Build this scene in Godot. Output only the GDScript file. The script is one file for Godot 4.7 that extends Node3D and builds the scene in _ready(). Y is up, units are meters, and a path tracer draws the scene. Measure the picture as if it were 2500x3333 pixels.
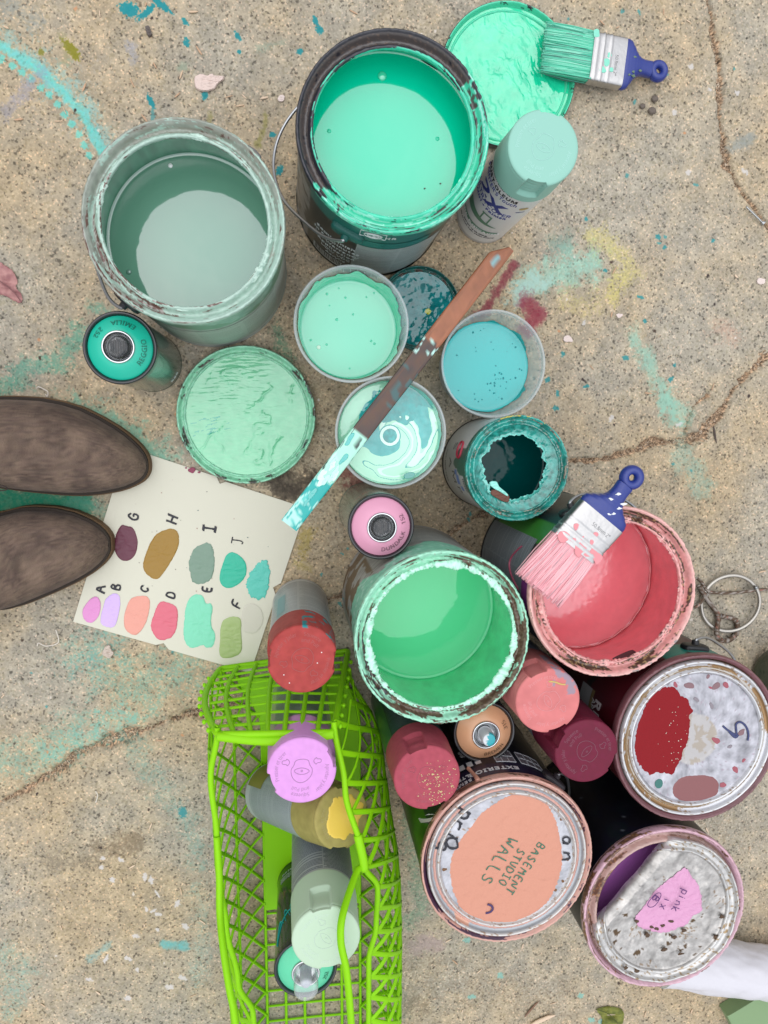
extends Node3D

# ---------------------------------------------------------------- mesh builder
class MB:
	var V := PackedVector3Array()
	var N := PackedVector3Array()
	var C := PackedColorArray()
	var U := PackedVector2Array()
	var I := PackedInt32Array()
	var col := Color(1, 1, 1)

	func grid(nu: int, nv: int, f: Callable, wrap := false, cf = null) -> void:
		var b := V.size()
		var cols := nu if wrap else nu + 1
		for j in nv + 1:
			var tv := float(j) / nv
			for i in cols:
				var tu := float(i) / nu
				var p: Vector3 = f.call(tu, tv)
				V.append(p)
				N.append(Vector3.ZERO)
				U.append(Vector2(tu, tv))
				if cf != null:
					C.append(cf.call(tu, tv, p))
				else:
					C.append(col)
		for j in nv:
			for i in nu:
				var i2 := (i + 1) % cols
				var a := b + j * cols + i
				var a2 := b + j * cols + i2
				var c := b + (j + 1) * cols + i
				var c2 := b + (j + 1) * cols + i2
				tri(a, a2, c2)
				tri(a, c2, c)

	func tri(a: int, b: int, c: int) -> void:
		I.append(a); I.append(b); I.append(c)
		var n := (V[c] - V[a]).cross(V[b] - V[a])
		N[a] += n; N[b] += n; N[c] += n

	func pt(p: Vector3, n := Vector3.ZERO) -> int:
		V.append(p); N.append(n); C.append(col); U.append(Vector2.ZERO)
		return V.size() - 1

	func face(ps: Array) -> void:      # flat convex polygon with its own corners
		var b := V.size()
		for p in ps:
			pt(p)
		for k in range(1, ps.size() - 1):
			tri(b, b + k, b + k + 1)

	func box(o: Vector3, ex: Vector3, ey: Vector3, ez: Vector3) -> void:   # centre and half axes
		for s in [-1.0, 1.0]:
			face([o + ex * s - ey - ez, o + ex * s + ey - ez, o + ex * s + ey + ez, o + ex * s - ey + ez])
			face([o + ey * s - ex - ez, o + ey * s + ex - ez, o + ey * s + ex + ez, o + ey * s - ex + ez])
			face([o + ez * s - ex - ey, o + ez * s + ex - ey, o + ez * s + ex + ey, o + ez * s - ex + ey])

	func tube(pts: Array, r, sides := 8, closed := false, flat := 1.0, cf = null) -> void:
		var n := pts.size()
		if n < 2:
			return
		var b := V.size()
		var side := Vector3.ZERO
		for k in n:
			var p: Vector3 = pts[k]
			var a: Vector3 = pts[(k - 1 + n) % n] if closed or k > 0 else p
			var c: Vector3 = pts[(k + 1) % n] if closed or k < n - 1 else p
			var t := (c - a).normalized()
			if k == 0:
				side = t.cross(Vector3.UP)
				if side.length() < 0.1:
					side = t.cross(Vector3.RIGHT)
			side = (side - t * side.dot(t)).normalized()
			var up := side.cross(t).normalized()
			var rr: float = r[k] if r is Array else r
			for q in sides:
				var an := TAU * q / sides
				var d := side * cos(an) + up * sin(an) * flat
				V.append(p + d * rr)
				N.append(Vector3.ZERO)
				U.append(Vector2(float(q) / sides, float(k) / n))
				C.append(cf.call(p + d * rr, d) if cf != null else col)
		var rings := n if closed else n - 1
		for k in rings:
			var k2 := (k + 1) % n
			for q in sides:
				var q2 := (q + 1) % sides
				tri(b + k * sides + q, b + k * sides + q2, b + k2 * sides + q2)
				tri(b + k * sides + q, b + k2 * sides + q2, b + k2 * sides + q)
		if not closed:
			for e in [0, n - 1]:
				var m := pt(pts[e])
				for q in sides:
					var q2 := (q + 1) % sides
					tri(m, b + e * sides + q, b + e * sides + q2)

	func text(arr: Array, f: Callable) -> void:
		if arr.is_empty():
			return
		var b := V.size()
		var vs: PackedVector3Array = arr[Mesh.ARRAY_VERTEX]
		var ix: PackedInt32Array = arr[Mesh.ARRAY_INDEX]
		for p in vs:
			pt(f.call(p))
		if ix.is_empty():
			for k in range(0, vs.size(), 3):
				tri(b + k, b + k + 1, b + k + 2)
		else:
			for k in range(0, ix.size(), 3):
				tri(b + ix[k], b + ix[k + 1], b + ix[k + 2])

	func mesh() -> ArrayMesh:
		for k in N.size():
			N[k] = N[k].normalized() if N[k].length_squared() > 0.0 else Vector3.UP
		var a := []
		a.resize(Mesh.ARRAY_MAX)
		a[Mesh.ARRAY_VERTEX] = V
		a[Mesh.ARRAY_NORMAL] = N
		a[Mesh.ARRAY_COLOR] = C
		a[Mesh.ARRAY_TEX_UV] = U
		a[Mesh.ARRAY_INDEX] = I
		var m := ArrayMesh.new()
		m.add_surface_from_arrays(Mesh.PRIMITIVE_TRIANGLES, a)
		return m

# ---------------------------------------------------------------- scene helpers
var used := {}
var nz := FastNoiseLite.new()
var rng := RandomNumberGenerator.new()
var M := {}
var tex := {}

func numbered(called: String) -> String:
	used[called] = used.get(called, -1) + 1
	return called if used[called] == 0 else "%s_%03d" % [called, used[called]]

func thing(called: String, label: String, category: String, at := Vector3.ZERO, group := "") -> Node3D:
	var o := Node3D.new()
	o.name = numbered(called)
	add_child(o)
	o.position = at
	o.set_meta("label", label)
	o.set_meta("category", category)
	if group:
		o.set_meta("group", group)
	return o

func part(parent: Node3D, called: String, mb, m: Material, label := "") -> MeshInstance3D:
	var o := MeshInstance3D.new()
	o.name = called
	o.mesh = mb.mesh() if mb is MB else mb
	o.material_override = m
	parent.add_child(o, true)
	if label:
		o.set_meta("label", label)
	return o

func holder(parent: Node3D, called: String) -> Node3D:
	var o := Node3D.new()
	o.name = called
	parent.add_child(o, true)
	return o

func solo(called: String, mb, m: Material, label: String, category: String, at := Vector3.ZERO, group := "") -> MeshInstance3D:
	var o := MeshInstance3D.new()
	o.name = numbered(called)
	o.mesh = mb.mesh() if mb is MB else mb
	o.material_override = m
	add_child(o)
	o.position = at
	o.set_meta("label", label)
	o.set_meta("category", category)
	if group:
		o.set_meta("group", group)
	return o

func lin(r: float, g: float, b: float) -> Color:
	return Color(r, g, b).linear_to_srgb()

func pm(c: Color, rough := 0.5, metal := 0.0, spec := 0.5, coat := 0.0, bump := "", bscale := 1.0, btile := 40.0) -> StandardMaterial3D:
	var m := StandardMaterial3D.new()
	m.albedo_color = c
	m.roughness = rough
	m.metallic = metal
	m.metallic_specular = spec
	if coat > 0.0:
		m.clearcoat_enabled = true
		m.clearcoat = coat
		m.clearcoat_roughness = 0.05
	if bump:
		m.uv1_triplanar = true
		m.uv1_scale = Vector3.ONE * btile
		m.normal_enabled = true
		m.normal_texture = tex[bump]
		m.normal_scale = bscale
	m.cull_mode = BaseMaterial3D.CULL_DISABLED
	return m

func vm(rough := 0.5, metal := 0.0, spec := 0.5, coat := 0.0, bump := "", bscale := 1.0, btile := 40.0) -> StandardMaterial3D:
	var m := pm(Color(1, 1, 1), rough, metal, spec, coat, bump, bscale, btile)
	m.vertex_color_use_as_albedo = true
	return m

func glass(c: Color, alpha: float, rough := 0.1) -> StandardMaterial3D:
	var m := pm(c, rough)
	m.transparency = BaseMaterial3D.TRANSPARENCY_ALPHA
	m.albedo_color.a = alpha
	return m

func noise(p: Vector3, f: float) -> float:
	return nz.get_noise_3dv(p * f)

func arc_pt(a: float, r: float, y: float) -> Vector3:
	return Vector3(cos(a) * r, y, sin(a) * r)

func prof(ps: Array, t: float) -> Vector2:          # polyline by even parameter
	var x := t * (ps.size() - 1)
	var k := mini(int(x), ps.size() - 2)
	return (ps[k] as Vector2).lerp(ps[k + 1], x - k)

func lathe(mb: MB, ps: Array, segs := 96, cf = null, df = null) -> void:
	var n := ps.size() - 1
	mb.grid(segs, n, func(u: float, v: float):
		var q: Vector2 = ps[int(round(v * n))]
		var p := arc_pt(u * TAU, q.x, q.y)
		return df.call(u, v, p) if df != null else p, true, cf)

func soft(ps: Array, k := 3) -> Array:               # Chaikin corner cutting
	var a := ps
	for it in k:
		var b := [a[0]]
		for i in a.size() - 1:
			b.append(a[i].lerp(a[i + 1], 0.25))
			b.append(a[i].lerp(a[i + 1], 0.75))
		b.append(a[a.size() - 1])
		a = b
	return a

func soft_loop(ps: Array, k := 3) -> Array:
	var a := ps
	for it in k:
		var b := []
		for i in a.size():
			var q = a[(i + 1) % a.size()]
			b.append(a[i].lerp(q, 0.25))
			b.append(a[i].lerp(q, 0.75))
		a = b
	return a

# a film of paint with the given outline (Vector2 x,z), lying at height y
func film(mb: MB, outline: Array, y: float, thick := 0.0006, relief := 0.0002, freq := 120.0, rag := 0.0, cf = null, smooth := 2) -> void:
	var o := soft_loop(outline, smooth)
	# resample the outline evenly
	var total := 0.0
	for i in o.size():
		total += o[i].distance_to(o[(i + 1) % o.size()])
	var n := clampi(int(total / 0.0016), 24, 260)
	var e := []
	var acc := 0.0
	var want := 0.0
	for i in o.size():
		var a: Vector2 = o[i]
		var b: Vector2 = o[(i + 1) % o.size()]
		var l := a.distance_to(b)
		while want <= acc + l and e.size() < n:
			e.append(a.lerp(b, (want - acc) / maxf(l, 1e-9)))
			want += total / n
		acc += l
	n = e.size()
	var c := Vector2.ZERO
	for p in e:
		c += p
	c /= n
	var sd := c.x * 31.7 + c.y * 17.3
	for i in n:
		var d: Vector2 = e[i] - c
		e[i] = c + d * (1.0 + rag * nz.get_noise_3d(e[i].x * 260.0, e[i].y * 260.0, sd) + rag * 0.8 * nz.get_noise_3d(e[i].x * 900.0, e[i].y * 900.0, sd + 5.0))
	var rings := 14
	mb.grid(n, rings, func(u: float, v: float):
		var k := int(round(u * n)) % n
		var s := 1.0 - v
		if v < 0.35:
			s = 1.0 - v * v * 0.35
		var p: Vector2 = c.lerp(e[k], 1.0 - pow(v, 1.15)) if v > 0.0 else e[k]
		var edge := clampf(v * 10.0, 0.0, 1.0)
		var hgt := thick * (1.0 - (1.0 - edge) * (1.0 - edge)) + relief * edge * nz.get_noise_3d(p.x * freq, p.y * freq * 3.0, sd)
		return Vector3(p.x, y + hgt, p.y), true, cf)

func local(ps: Array, at: Vector3) -> Array:
	var r := []
	for p in ps:
		if p is Vector2:
			r.append(p - Vector2(at.x, at.z))
		else:
			r.append(p - at)
	return r

# ---------------------------------------------------------------- lettering
var fonts := {}
func lettering(s: String, cap: float, depth := 0.0002, bold := false, serif := false, italic := 0.0) -> Array:
	var key := "%s%s" % [bold, serif]
	if not fonts.has(key):
		var f := SystemFont.new()
		f.font_names = PackedStringArray(["Droid Serif" if serif else "Droid Sans"])
		f.font_weight = 700 if bold else 400
		fonts[key] = f
	var t := TextMesh.new()
	t.font = fonts[key]
	t.font_size = 32
	t.pixel_size = cap / 23.0
	t.depth = depth
	t.curve_step = 1.5
	t.text = s
	return t.get_mesh_arrays()

func on_cylinder(mb: MB, s: String, cap: float, r: float, ang_deg: float, h: float, bold := false, squeeze := 1.0, slant := 0.0, rise := 0.0, serif := false) -> void:
	var a0 := deg_to_rad(ang_deg)
	mb.text(lettering(s, cap, 0.0003, bold, serif), func(p: Vector3):
		var a := a0 - (p.x * squeeze + p.y * slant) / r
		return arc_pt(a, r + 0.0002 + p.z, h + p.y + rise * p.x))

func on_flat(mb: MB, s: String, cap: float, o: Vector3, turn_deg: float, bold := false, squeeze := 1.0) -> void:
	var t := deg_to_rad(turn_deg)
	var ex := Vector3(cos(t), 0, sin(t))
	var ey := Vector3(sin(t), 0, -cos(t))
	mb.text(lettering(s, cap, 0.0003, bold), func(p: Vector3):
		return o + ex * p.x * squeeze + ey * p.y + Vector3(0, p.z, 0))

# lettering along a circle seen from above; outward = tops of the letters point outwards
func on_ring(mb: MB, s: String, cap: float, c: Vector3, r: float, mid_deg: float, outward := true, bold := false, space := 1.0, dome := 0.0) -> void:
	var a0 := deg_to_rad(mid_deg)
	mb.text(lettering(s, cap, 0.0003, bold), func(p: Vector3):
		var a := a0 + p.x * space / r if outward else a0 - p.x * space / r
		var rr := r + p.y if outward else r - p.y
		return c + Vector3(cos(a) * rr, p.z - dome * (rr - r), sin(a) * rr))

const STROKES := {
	"A": [[0, 0, .5, 1, 1, 0], [.2, .4, .8, .4]], "B": [[0, 0, 0, 1, .7, .95, .8, .75, .6, .55, 0, .5, .8, .45, .95, .2, .7, 0, 0, 0]],
	"C": [[.95, .8, .6, 1, .2, .85, 0, .5, .2, .12, .6, 0, .95, .2]], "D": [[0, 0, .05, 1, .6, .95, 1, .6, .9, .2, .5, 0, 0, 0]],
	"E": [[.9, 1, .1, 1, .1, 0, .9, 0], [.1, .5, .75, .5]], "F": [[.9, 1, .1, .95, .1, 0], [.1, .5, .75, .52]],
	"G": [[.9, .8, .55, 1, .15, .8, 0, .45, .2, .1, .6, 0, .9, .2, .9, .5, .5, .5]], "H": [[0, 0, .1, 1], [.9, 0, 1, 1], [0, .5, 1, .5]],
	"I": [[.5, 0, .5, 1], [.1, 1, .9, 1], [.1, 0, .9, 0]], "J": [[.1, 1, 1, 1], [.6, 1, .6, .2, .4, 0, .1, .1]],
	"L": [[.1, 1, .1, 0, .9, 0]], "M": [[0, 0, .1, 1, .5, .4, .9, 1, 1, 0]], "N": [[0, 0, .05, 1, .9, 0, 1, 1]],
	"O": [[.5, 1, .1, .75, 0, .4, .3, 0, .7, .02, 1, .5, .8, .9, .5, 1]], "S": [[.9, .85, .5, 1, .15, .8, .4, .55, .8, .4, .85, .15, .4, 0, .05, .15]],
	"T": [[0, 1, 1, .97], [.5, 1, .48, 0]], "U": [[.05, 1, .1, .25, .4, 0, .8, .15, .95, 1]], "W": [[0, 1, .25, 0, .5, .7, .75, 0, 1, 1]],
	"p": [[.1, .7, .1, -.4], [.1, .55, .5, .7, .8, .5, .7, .15, .4, 0, .1, .15]], "r": [[.1, 0, .1, .7], [.1, .45, .4, .68, .7, .65]],
	"i": [[.3, 0, .3, .65], [.3, .85, .32, .92]], "a": [[.75, .6, .4, .7, .1, .4, .2, .08, .5, .05, .75, .3, .78, .65, .8, .05]],
	"n": [[.1, 0, .1, .68, .15, .4, .5, .68, .75, .5, .8, 0]], "k": [[.1, 0, .1, 1], [.7, .7, .1, .3, .75, 0]],
	"u": [[.1, .7, .15, .15, .4, 0, .7, .2, .8, .7, .85, 0]], "x": [[.1, .7, .8, 0], [.8, .7, .1, 0]],
	"d": [[.75, .55, .4, .68, .1, .35, .3, .02, .7, .2, .8, 1, .82, 0]], "s": [[.75, .6, .4, .7, .15, .52, .6, .3, .7, .1, .3, 0, .05, .12]],
	"8": [[.5, .5, .15, .75, .5, 1, .85, .75, .5, .5, .05, .2, .5, 0, .95, .2, .5, .5]], "2": [[.1, .8, .5, 1, .85, .75, .6, .4, .1, 0, .95, .05]],
}
func scribble(mb: MB, s: String, o: Vector3, turn_deg: float, size: float, width: float, adv := 1.0, shape := 0.7) -> void:
	var t := deg_to_rad(turn_deg)
	var ex := Vector3(cos(t), 0, sin(t))
	var ey := Vector3(sin(t), 0, -cos(t))
	var x := 0.0
	for ch in s:
		for line in STROKES.get(ch, []):
			var pts := []
			for k in range(0, line.size(), 2):
				var jx := rng.randf_range(-0.05, 0.05)
				var jy := rng.randf_range(-0.05, 0.05)
				pts.append(o + ex * (x + (line[k] + jx) * shape) * size + ey * (line[k + 1] + jy) * size)
			var w := []
			var sp := soft(pts, 2)
			for k in sp.size():
				w.append(width * rng.randf_range(0.8, 1.2))
			mb.tube(sp, w, 6, false, 0.12)
		x += adv

func curve3(ps: Array, per := 6) -> Array:            # Catmull-Rom through the points
	var r := []
	var n := ps.size()
	for i in n - 1:
		var a: Vector3 = ps[maxi(i - 1, 0)]
		var b: Vector3 = ps[i]
		var c: Vector3 = ps[i + 1]
		var d: Vector3 = ps[mini(i + 2, n - 1)]
		for k in per:
			var t := float(k) / per
			r.append(b.cubic_interpolate(c, a, d, t))
	r.append(ps[n - 1])
	return r

# loft of rounded boxes; st = [[centre, right, up, half_w, half_h], ...]
func loft(mb: MB, st: Array, power := 4.0, sides := 32, cf = null, cap := true) -> void:
	var n := st.size() - 1
	var f := func(u: float, v: float):
		var q: Array = st[int(round(v * n))]
		var a := u * TAU
		var ca := cos(a)
		var sa := sin(a)
		var e := 2.0 / power
		return q[0] + q[1] * q[3] * signf(ca) * pow(absf(ca), e) + q[2] * q[4] * signf(sa) * pow(absf(sa), e)
	mb.grid(sides, n, f, true, cf)
	if cap:
		for e in [0, n]:
			var ring := []
			for k in sides:
				ring.append(f.call(float(k) / sides, float(e) / n))
			var b := mb.V.size()
			var m := mb.pt(st[e][0])
			if cf != null:
				mb.C[m] = cf.call(0.0, float(e) / n, st[e][0])
			for p in ring:
				var i := mb.pt(p)
				if cf != null:
					mb.C[i] = cf.call(0.0, float(e) / n, p)
			for k in sides:
				mb.tri(m, b + 1 + k, b + 1 + (k + 1) % sides)

func sm(a: float, b: float, x: float) -> float:
	return smoothstep(a, b, x)

# ---------------------------------------------------------------- the concrete slab
const GX := -0.58
const GZ := -0.72
const GW := 1.46
const GH := 1.80
const TW := 1660
const TH := 2046
var gt := PackedByteArray()
var fine := PackedByteArray()
var speck := PackedByteArray()

var CRACKS := [
	[[Vector2(0.4809,-0.5091),Vector2(0.4876,-0.497),Vector2(0.4947,-0.4784),Vector2(0.4943,-0.4635),Vector2(0.5044,-0.4362),Vector2(0.5094,-0.4128),Vector2(0.5092,-0.3954),Vector2(0.509,-0.378),Vector2(0.5127,-0.3562),Vector2(0.5177,-0.3344),Vector2(0.5267,-0.3103),Vector2(0.5379,-0.2906),Vector2(0.5595,-0.2688),Vector2(0.58,-0.2445),Vector2(0.6036,-0.2222)], 0.0046],
	[[Vector2(0.6257,-0.123),Vector2(0.5903,-0.0892),Vector2(0.5668,-0.0651),Vector2(0.5455,-0.0458),Vector2(0.5379,-0.0266),Vector2(0.5202,-0.0041),Vector2(0.5088,0.0088),Vector2(0.4749,0.0184),Vector2(0.4409,0.0199),Vector2(0.4176,0.0295),Vector2(0.3844,0.0389),Vector2(0.3378,0.0418),Vector2(0.315,0.0512)], 0.0050],
	[[Vector2(0.3146,0.0498),Vector2(0.2534,0.0969),Vector2(0.217,0.1096),Vector2(0.1922,0.1262),Vector2(0.1733,0.1449)], 0.0042],
	[[Vector2(0.1015,0.1888),Vector2(0.0566,0.2009),Vector2(0.0361,0.2078),Vector2(-0.0026,0.2086)], 0.0035],
	[[Vector2(-0.3936,0.4502),Vector2(-0.3515,0.4395),Vector2(-0.3157,0.4225),Vector2(-0.2831,0.4032),Vector2(-0.2609,0.3813),Vector2(-0.2394,0.3767),Vector2(-0.2068,0.3649),Vector2(-0.1816,0.3605),Vector2(-0.1558,0.3482),Vector2(-0.1192,0.3404),Vector2(-0.0749,0.3328)], 0.0052],
	[[Vector2(0.4854,0.0088),Vector2(0.489,-0.0072),Vector2(0.4949,-0.0264),Vector2(0.5131,-0.0393)], 0.0018],
]

func seg_dist(p: Vector2, l: Array) -> float:
	var d := 1e9
	for k in l.size() - 1:
		var q := Geometry2D.get_closest_point_to_segment(p, l[k], l[k + 1])
		d = minf(d, p.distance_squared_to(q))
	return sqrt(d)

func crack_at(p: Vector2) -> float:                   # 0 outside, 1 in the middle of a crack
	var best := 0.0
	for c in CRACKS:
		var w: float = c[1]
		var box: Rect2 = c[2]
		if not box.has_point(p):
			continue
		var wob := nz.get_noise_3d(p.x * 45.0, p.y * 45.0, 3.0) * 0.5 + nz.get_noise_3d(p.x * 190.0, p.y * 190.0, 9.0) * 0.35
		var ww := w * (0.95 + wob * 1.5) * (0.22 + 1.35 * absf(nz.get_noise_3d(p.x * 13.0, p.y * 13.0, 31.0)) * 2.0)
		var d := seg_dist(p, c[0])
		if d < ww:
			best = maxf(best, clampf((1.0 - d / ww) * 4.0, 0.0, 1.0))
	return best

func noise_bytes(type: int, freq: float, seed_: int, oct := 1, ret := -1) -> PackedByteArray:
	var f := FastNoiseLite.new()
	f.noise_type = type
	f.frequency = freq
	f.seed = seed_
	f.fractal_type = FastNoiseLite.FRACTAL_FBM if oct > 1 else FastNoiseLite.FRACTAL_NONE
	f.fractal_octaves = oct
	if ret >= 0:
		f.cellular_return_type = ret
		f.cellular_jitter = 1.0
	var im := f.get_image(TW, TH, false, false, false)
	im.convert(Image.FORMAT_L8)
	return im.get_data()

func to_px(p: Vector2) -> Vector2:
	return Vector2((p.x - GX) / GW * TW, (p.y - GZ) / GH * TH)

# overspray and spilt paint: a stroke of droplets along a line
func sprayed(line: Array, radius: float, c: Color, density: float, grain := 0.8, hard := 0.0) -> void:
	var lp := []
	var r := radius / GW * TW
	var box := Rect2(to_px(line[0]), Vector2.ZERO)
	for p in line:
		var q := to_px(p)
		lp.append(q)
		box = box.expand(q)
	box = box.grow(r * 1.25)
	var one := lp.size() == 1
	for y in range(maxi(int(box.position.y), 0), mini(int(box.end.y), TH)):
		for x in range(maxi(int(box.position.x), 0), mini(int(box.end.x), TW)):
			var p := Vector2(x, y)
			var d := p.distance_to(lp[0]) if one else seg_dist(p, lp)
			if d > r * 1.25:
				continue
			var i := y * TW + x
			var wob := nz.get_noise_2d(x * 0.035, y * 0.035) * 0.45 + nz.get_noise_2d(x * 0.15, y * 0.15) * 0.2
			var e := d / r + wob
			var a := density * (1.0 - smoothstep(hard, 1.0, e))
			var g := fine[i] / 255.0
			a = a * smoothstep(g - 0.22, g + 0.22, a * (2.1 - grain)) * (1.0 - grain * 0.42 * (1.0 - speck[i] / 255.0))
			if a > 0.0:
				var k := i * 3
				gt[k] = int(lerpf(gt[k], c.r8, a))
				gt[k + 1] = int(lerpf(gt[k + 1], c.g8, a))
				gt[k + 2] = int(lerpf(gt[k + 2], c.b8, a))

func splat(p: Vector2, rx: float, rz: float, turn: float, c: Color, dens := 0.95) -> void:
	var q := to_px(p)
	var k := TW / GW
	var r := maxf(rx, rz) * k * 1.5
	var ct := cos(turn)
	var stn := sin(turn)
	for y in range(maxi(int(q.y - r), 0), mini(int(q.y + r) + 1, TH)):
		for x in range(maxi(int(q.x - r), 0), mini(int(q.x + r) + 1, TW)):
			var dx := (x - q.x) / k
			var dy := (y - q.y) / k
			var ax := (dx * ct + dy * stn) / rx
			var ay := (-dx * stn + dy * ct) / rz
			var e := sqrt(ax * ax + ay * ay) + nz.get_noise_2d(x * 0.22, y * 0.22) * 0.6
			if e < 1.0:
				var i := (y * TW + x) * 3
				var a := dens * clampf((1.0 - e) * 6.0, 0.0, 1.0)
				gt[i] = int(lerpf(gt[i], c.r8, a))
				gt[i + 1] = int(lerpf(gt[i + 1], c.g8, a))
				gt[i + 2] = int(lerpf(gt[i + 2], c.b8, a))

func build_ground() -> void:
	for c in CRACKS:
		var l: Array = c[0]
		var b := Rect2(l[0], Vector2.ZERO)
		for p in l:
			b = b.expand(p)
		c.append(b.grow(0.02))
	var cell := noise_bytes(FastNoiseLite.TYPE_CELLULAR, 0.62, 4, 1, FastNoiseLite.RETURN_CELL_VALUE)
	var big := noise_bytes(FastNoiseLite.TYPE_CELLULAR, 0.36, 14, 1, FastNoiseLite.RETURN_CELL_VALUE)
	fine = noise_bytes(FastNoiseLite.TYPE_VALUE, 0.55, 5, 2)
	speck = big
	var low := noise_bytes(FastNoiseLite.TYPE_SIMPLEX, 0.0026, 6, 4)
	var mid := noise_bytes(FastNoiseLite.TYPE_SIMPLEX, 0.022, 8, 4)
	var n := TW * TH
	gt.resize(n * 3)
	for i in n:
		var m := mid[i] - 128.0
		var t := clampf((low[i] - 122.0) * 0.008 + m * 0.0022 + 0.5, 0.0, 1.0)   # grey cement to tan sand
		var v := 1.0 + (fine[i] - 128.0) * 0.0006 + (cell[i] - 128.0) * 0.0005 + m * 0.0007
		var r := 162.0 + 7.0 * t
		var g := 154.0 - 2.0 * t
		var b := 138.0 - 13.0 * t
		var bc := big[i]
		if bc < 10:
			v *= 0.64 + bc * 0.014
		elif bc > 236:
			v *= 1.09
		elif bc < 38:
			b *= 0.97
			v *= 0.925
		if cell[i] < 12:
			v *= 0.74
		elif cell[i] > 240:
			r += 12.0
			g += 3.0
			v *= 1.08
		var k := i * 3
		gt[k] = clampi(int(r * v), 0, 255)
		gt[k + 1] = clampi(int(g * v), 0, 255)
		gt[k + 2] = clampi(int(b * v), 0, 255)
	# ---- sandy filling of the cracks
	for c in CRACKS:
		var bx: Rect2 = c[2]
		var p0 := to_px(bx.position)
		var p1 := to_px(bx.end)
		for y in range(maxi(int(p0.y), 0), mini(int(p1.y), TH)):
			for x in range(maxi(int(p0.x), 0), mini(int(p1.x), TW)):
				var p := Vector2(GX + (x + 0.5) / TW * GW, GZ + (y + 0.5) / TH * GH)
				if seg_dist(p, c[0]) > c[1] * 3.2:
					continue
				var a := crack_at(p)
				if a > 0.0:
					var i := y * TW + x
					var v := 0.80 + (cell[i] - 128.0) * 0.0022 + (fine[i] - 128.0) * 0.0028
					var k := i * 3
					a = clampf(a * 2.0, 0.0, 1.0)
					gt[k] = int(lerpf(gt[k], clampf(190.0 * v, 0, 255), a))
					gt[k + 1] = int(lerpf(gt[k + 1], clampf(160.0 * v, 0, 255), a))
					gt[k + 2] = int(lerpf(gt[k + 2], clampf(130.0 * v, 0, 255), a))
	# ---- brown dirt between the cans, some shade painted in with it; greyer worn patches
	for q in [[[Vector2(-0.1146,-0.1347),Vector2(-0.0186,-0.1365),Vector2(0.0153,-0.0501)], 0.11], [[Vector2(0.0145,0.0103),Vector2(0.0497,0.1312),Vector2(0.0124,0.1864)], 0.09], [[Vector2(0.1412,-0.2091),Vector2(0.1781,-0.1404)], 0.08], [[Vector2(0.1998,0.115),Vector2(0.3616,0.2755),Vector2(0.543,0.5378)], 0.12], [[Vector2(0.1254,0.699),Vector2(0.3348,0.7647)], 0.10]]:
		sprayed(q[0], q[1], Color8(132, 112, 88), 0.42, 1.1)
	for q in [[[Vector2(-0.2592,-0.3401),Vector2(-0.2096,-0.3893)], 0.10], [[Vector2(-0.2253,-0.0416),Vector2(-0.1857,-0.0315)], 0.035], [[Vector2(0.5061,-0.1284),Vector2(0.4207,-0.2528)], 0.10], [[Vector2(-0.3328,0.475),Vector2(-0.288,0.5571)], 0.08]]:
		sprayed(q[0], q[1], Color8(186, 180, 174), 0.35, 1.2)
	# ---- paint on the concrete
	var turq := Color8(86, 205, 194)
	var mint := Color8(134, 196, 174)
	var teal := Color8(40, 132, 138)
	sprayed([Vector2(-0.3076,-0.405),Vector2(-0.2952,-0.3966),Vector2(-0.2772,-0.3857),Vector2(-0.2636,-0.3772),Vector2(-0.2492,-0.365),Vector2(-0.2365,-0.3536),Vector2(-0.2249,-0.3382),Vector2(-0.2159,-0.3245),Vector2(-0.208,-0.3077),Vector2(-0.2028,-0.2956)], 0.0105, turq, 0.85, 0.8, 0.1)
	sprayed([Vector2(-0.293,-0.4013),Vector2(-0.266,-0.3845),Vector2(-0.2389,-0.3628),Vector2(-0.2155,-0.334),Vector2(-0.203,-0.3127)], 0.036, Color8(128, 184, 182), 0.6, 1.0)
	for p in [Vector2(-0.3022,-0.387),Vector2(-0.2914,-0.3812),Vector2(-0.282,-0.3753),Vector2(-0.2727,-0.3684),Vector2(-0.2637,-0.3607),Vector2(-0.2559,-0.3535),Vector2(-0.2479,-0.3446),Vector2(-0.2406,-0.3348),Vector2(-0.2343,-0.3255),Vector2(-0.2274,-0.3149),Vector2(-0.2221,-0.3042),Vector2(-0.2178,-0.2935)]:
		splat(p, 0.0042, 0.0042, 0.0, turq, 0.6)
	sprayed([Vector2(-0.3008,-0.3307),Vector2(-0.2917,-0.3423),Vector2(-0.2738,-0.3618),Vector2(-0.2648,-0.3735)], 0.016, Color8(140, 138, 152), 0.6, 0.8)
	sprayed([Vector2(-0.2945,-0.4393),Vector2(-0.2775,-0.4314),Vector2(-0.2702,-0.4282)], 0.03, Color8(130, 138, 136), 0.55, 0.9)
	sprayed([Vector2(-0.1672,-0.4089),Vector2(-0.1668,-0.3939)], 0.014, Color8(150, 152, 165), 0.6, 0.8)
	splat(Vector2(-0.2314,-0.4013), 0.013, 0.0055, 0.85, Color8(128, 124, 46))
	splat(Vector2(-0.2265,-0.3933), 0.004, 0.0035, 0.0, Color8(128, 124, 46))
	splat(Vector2(-0.2619,-0.3963), 0.003, 0.004, 0.0, Color8(128, 124, 60))
	sprayed([Vector2(-0.2411,-0.4136),Vector2(-0.2372,-0.3973),Vector2(-0.2385,-0.3898)], 0.012, Color8(140, 136, 96), 0.5, 0.8)
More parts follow.
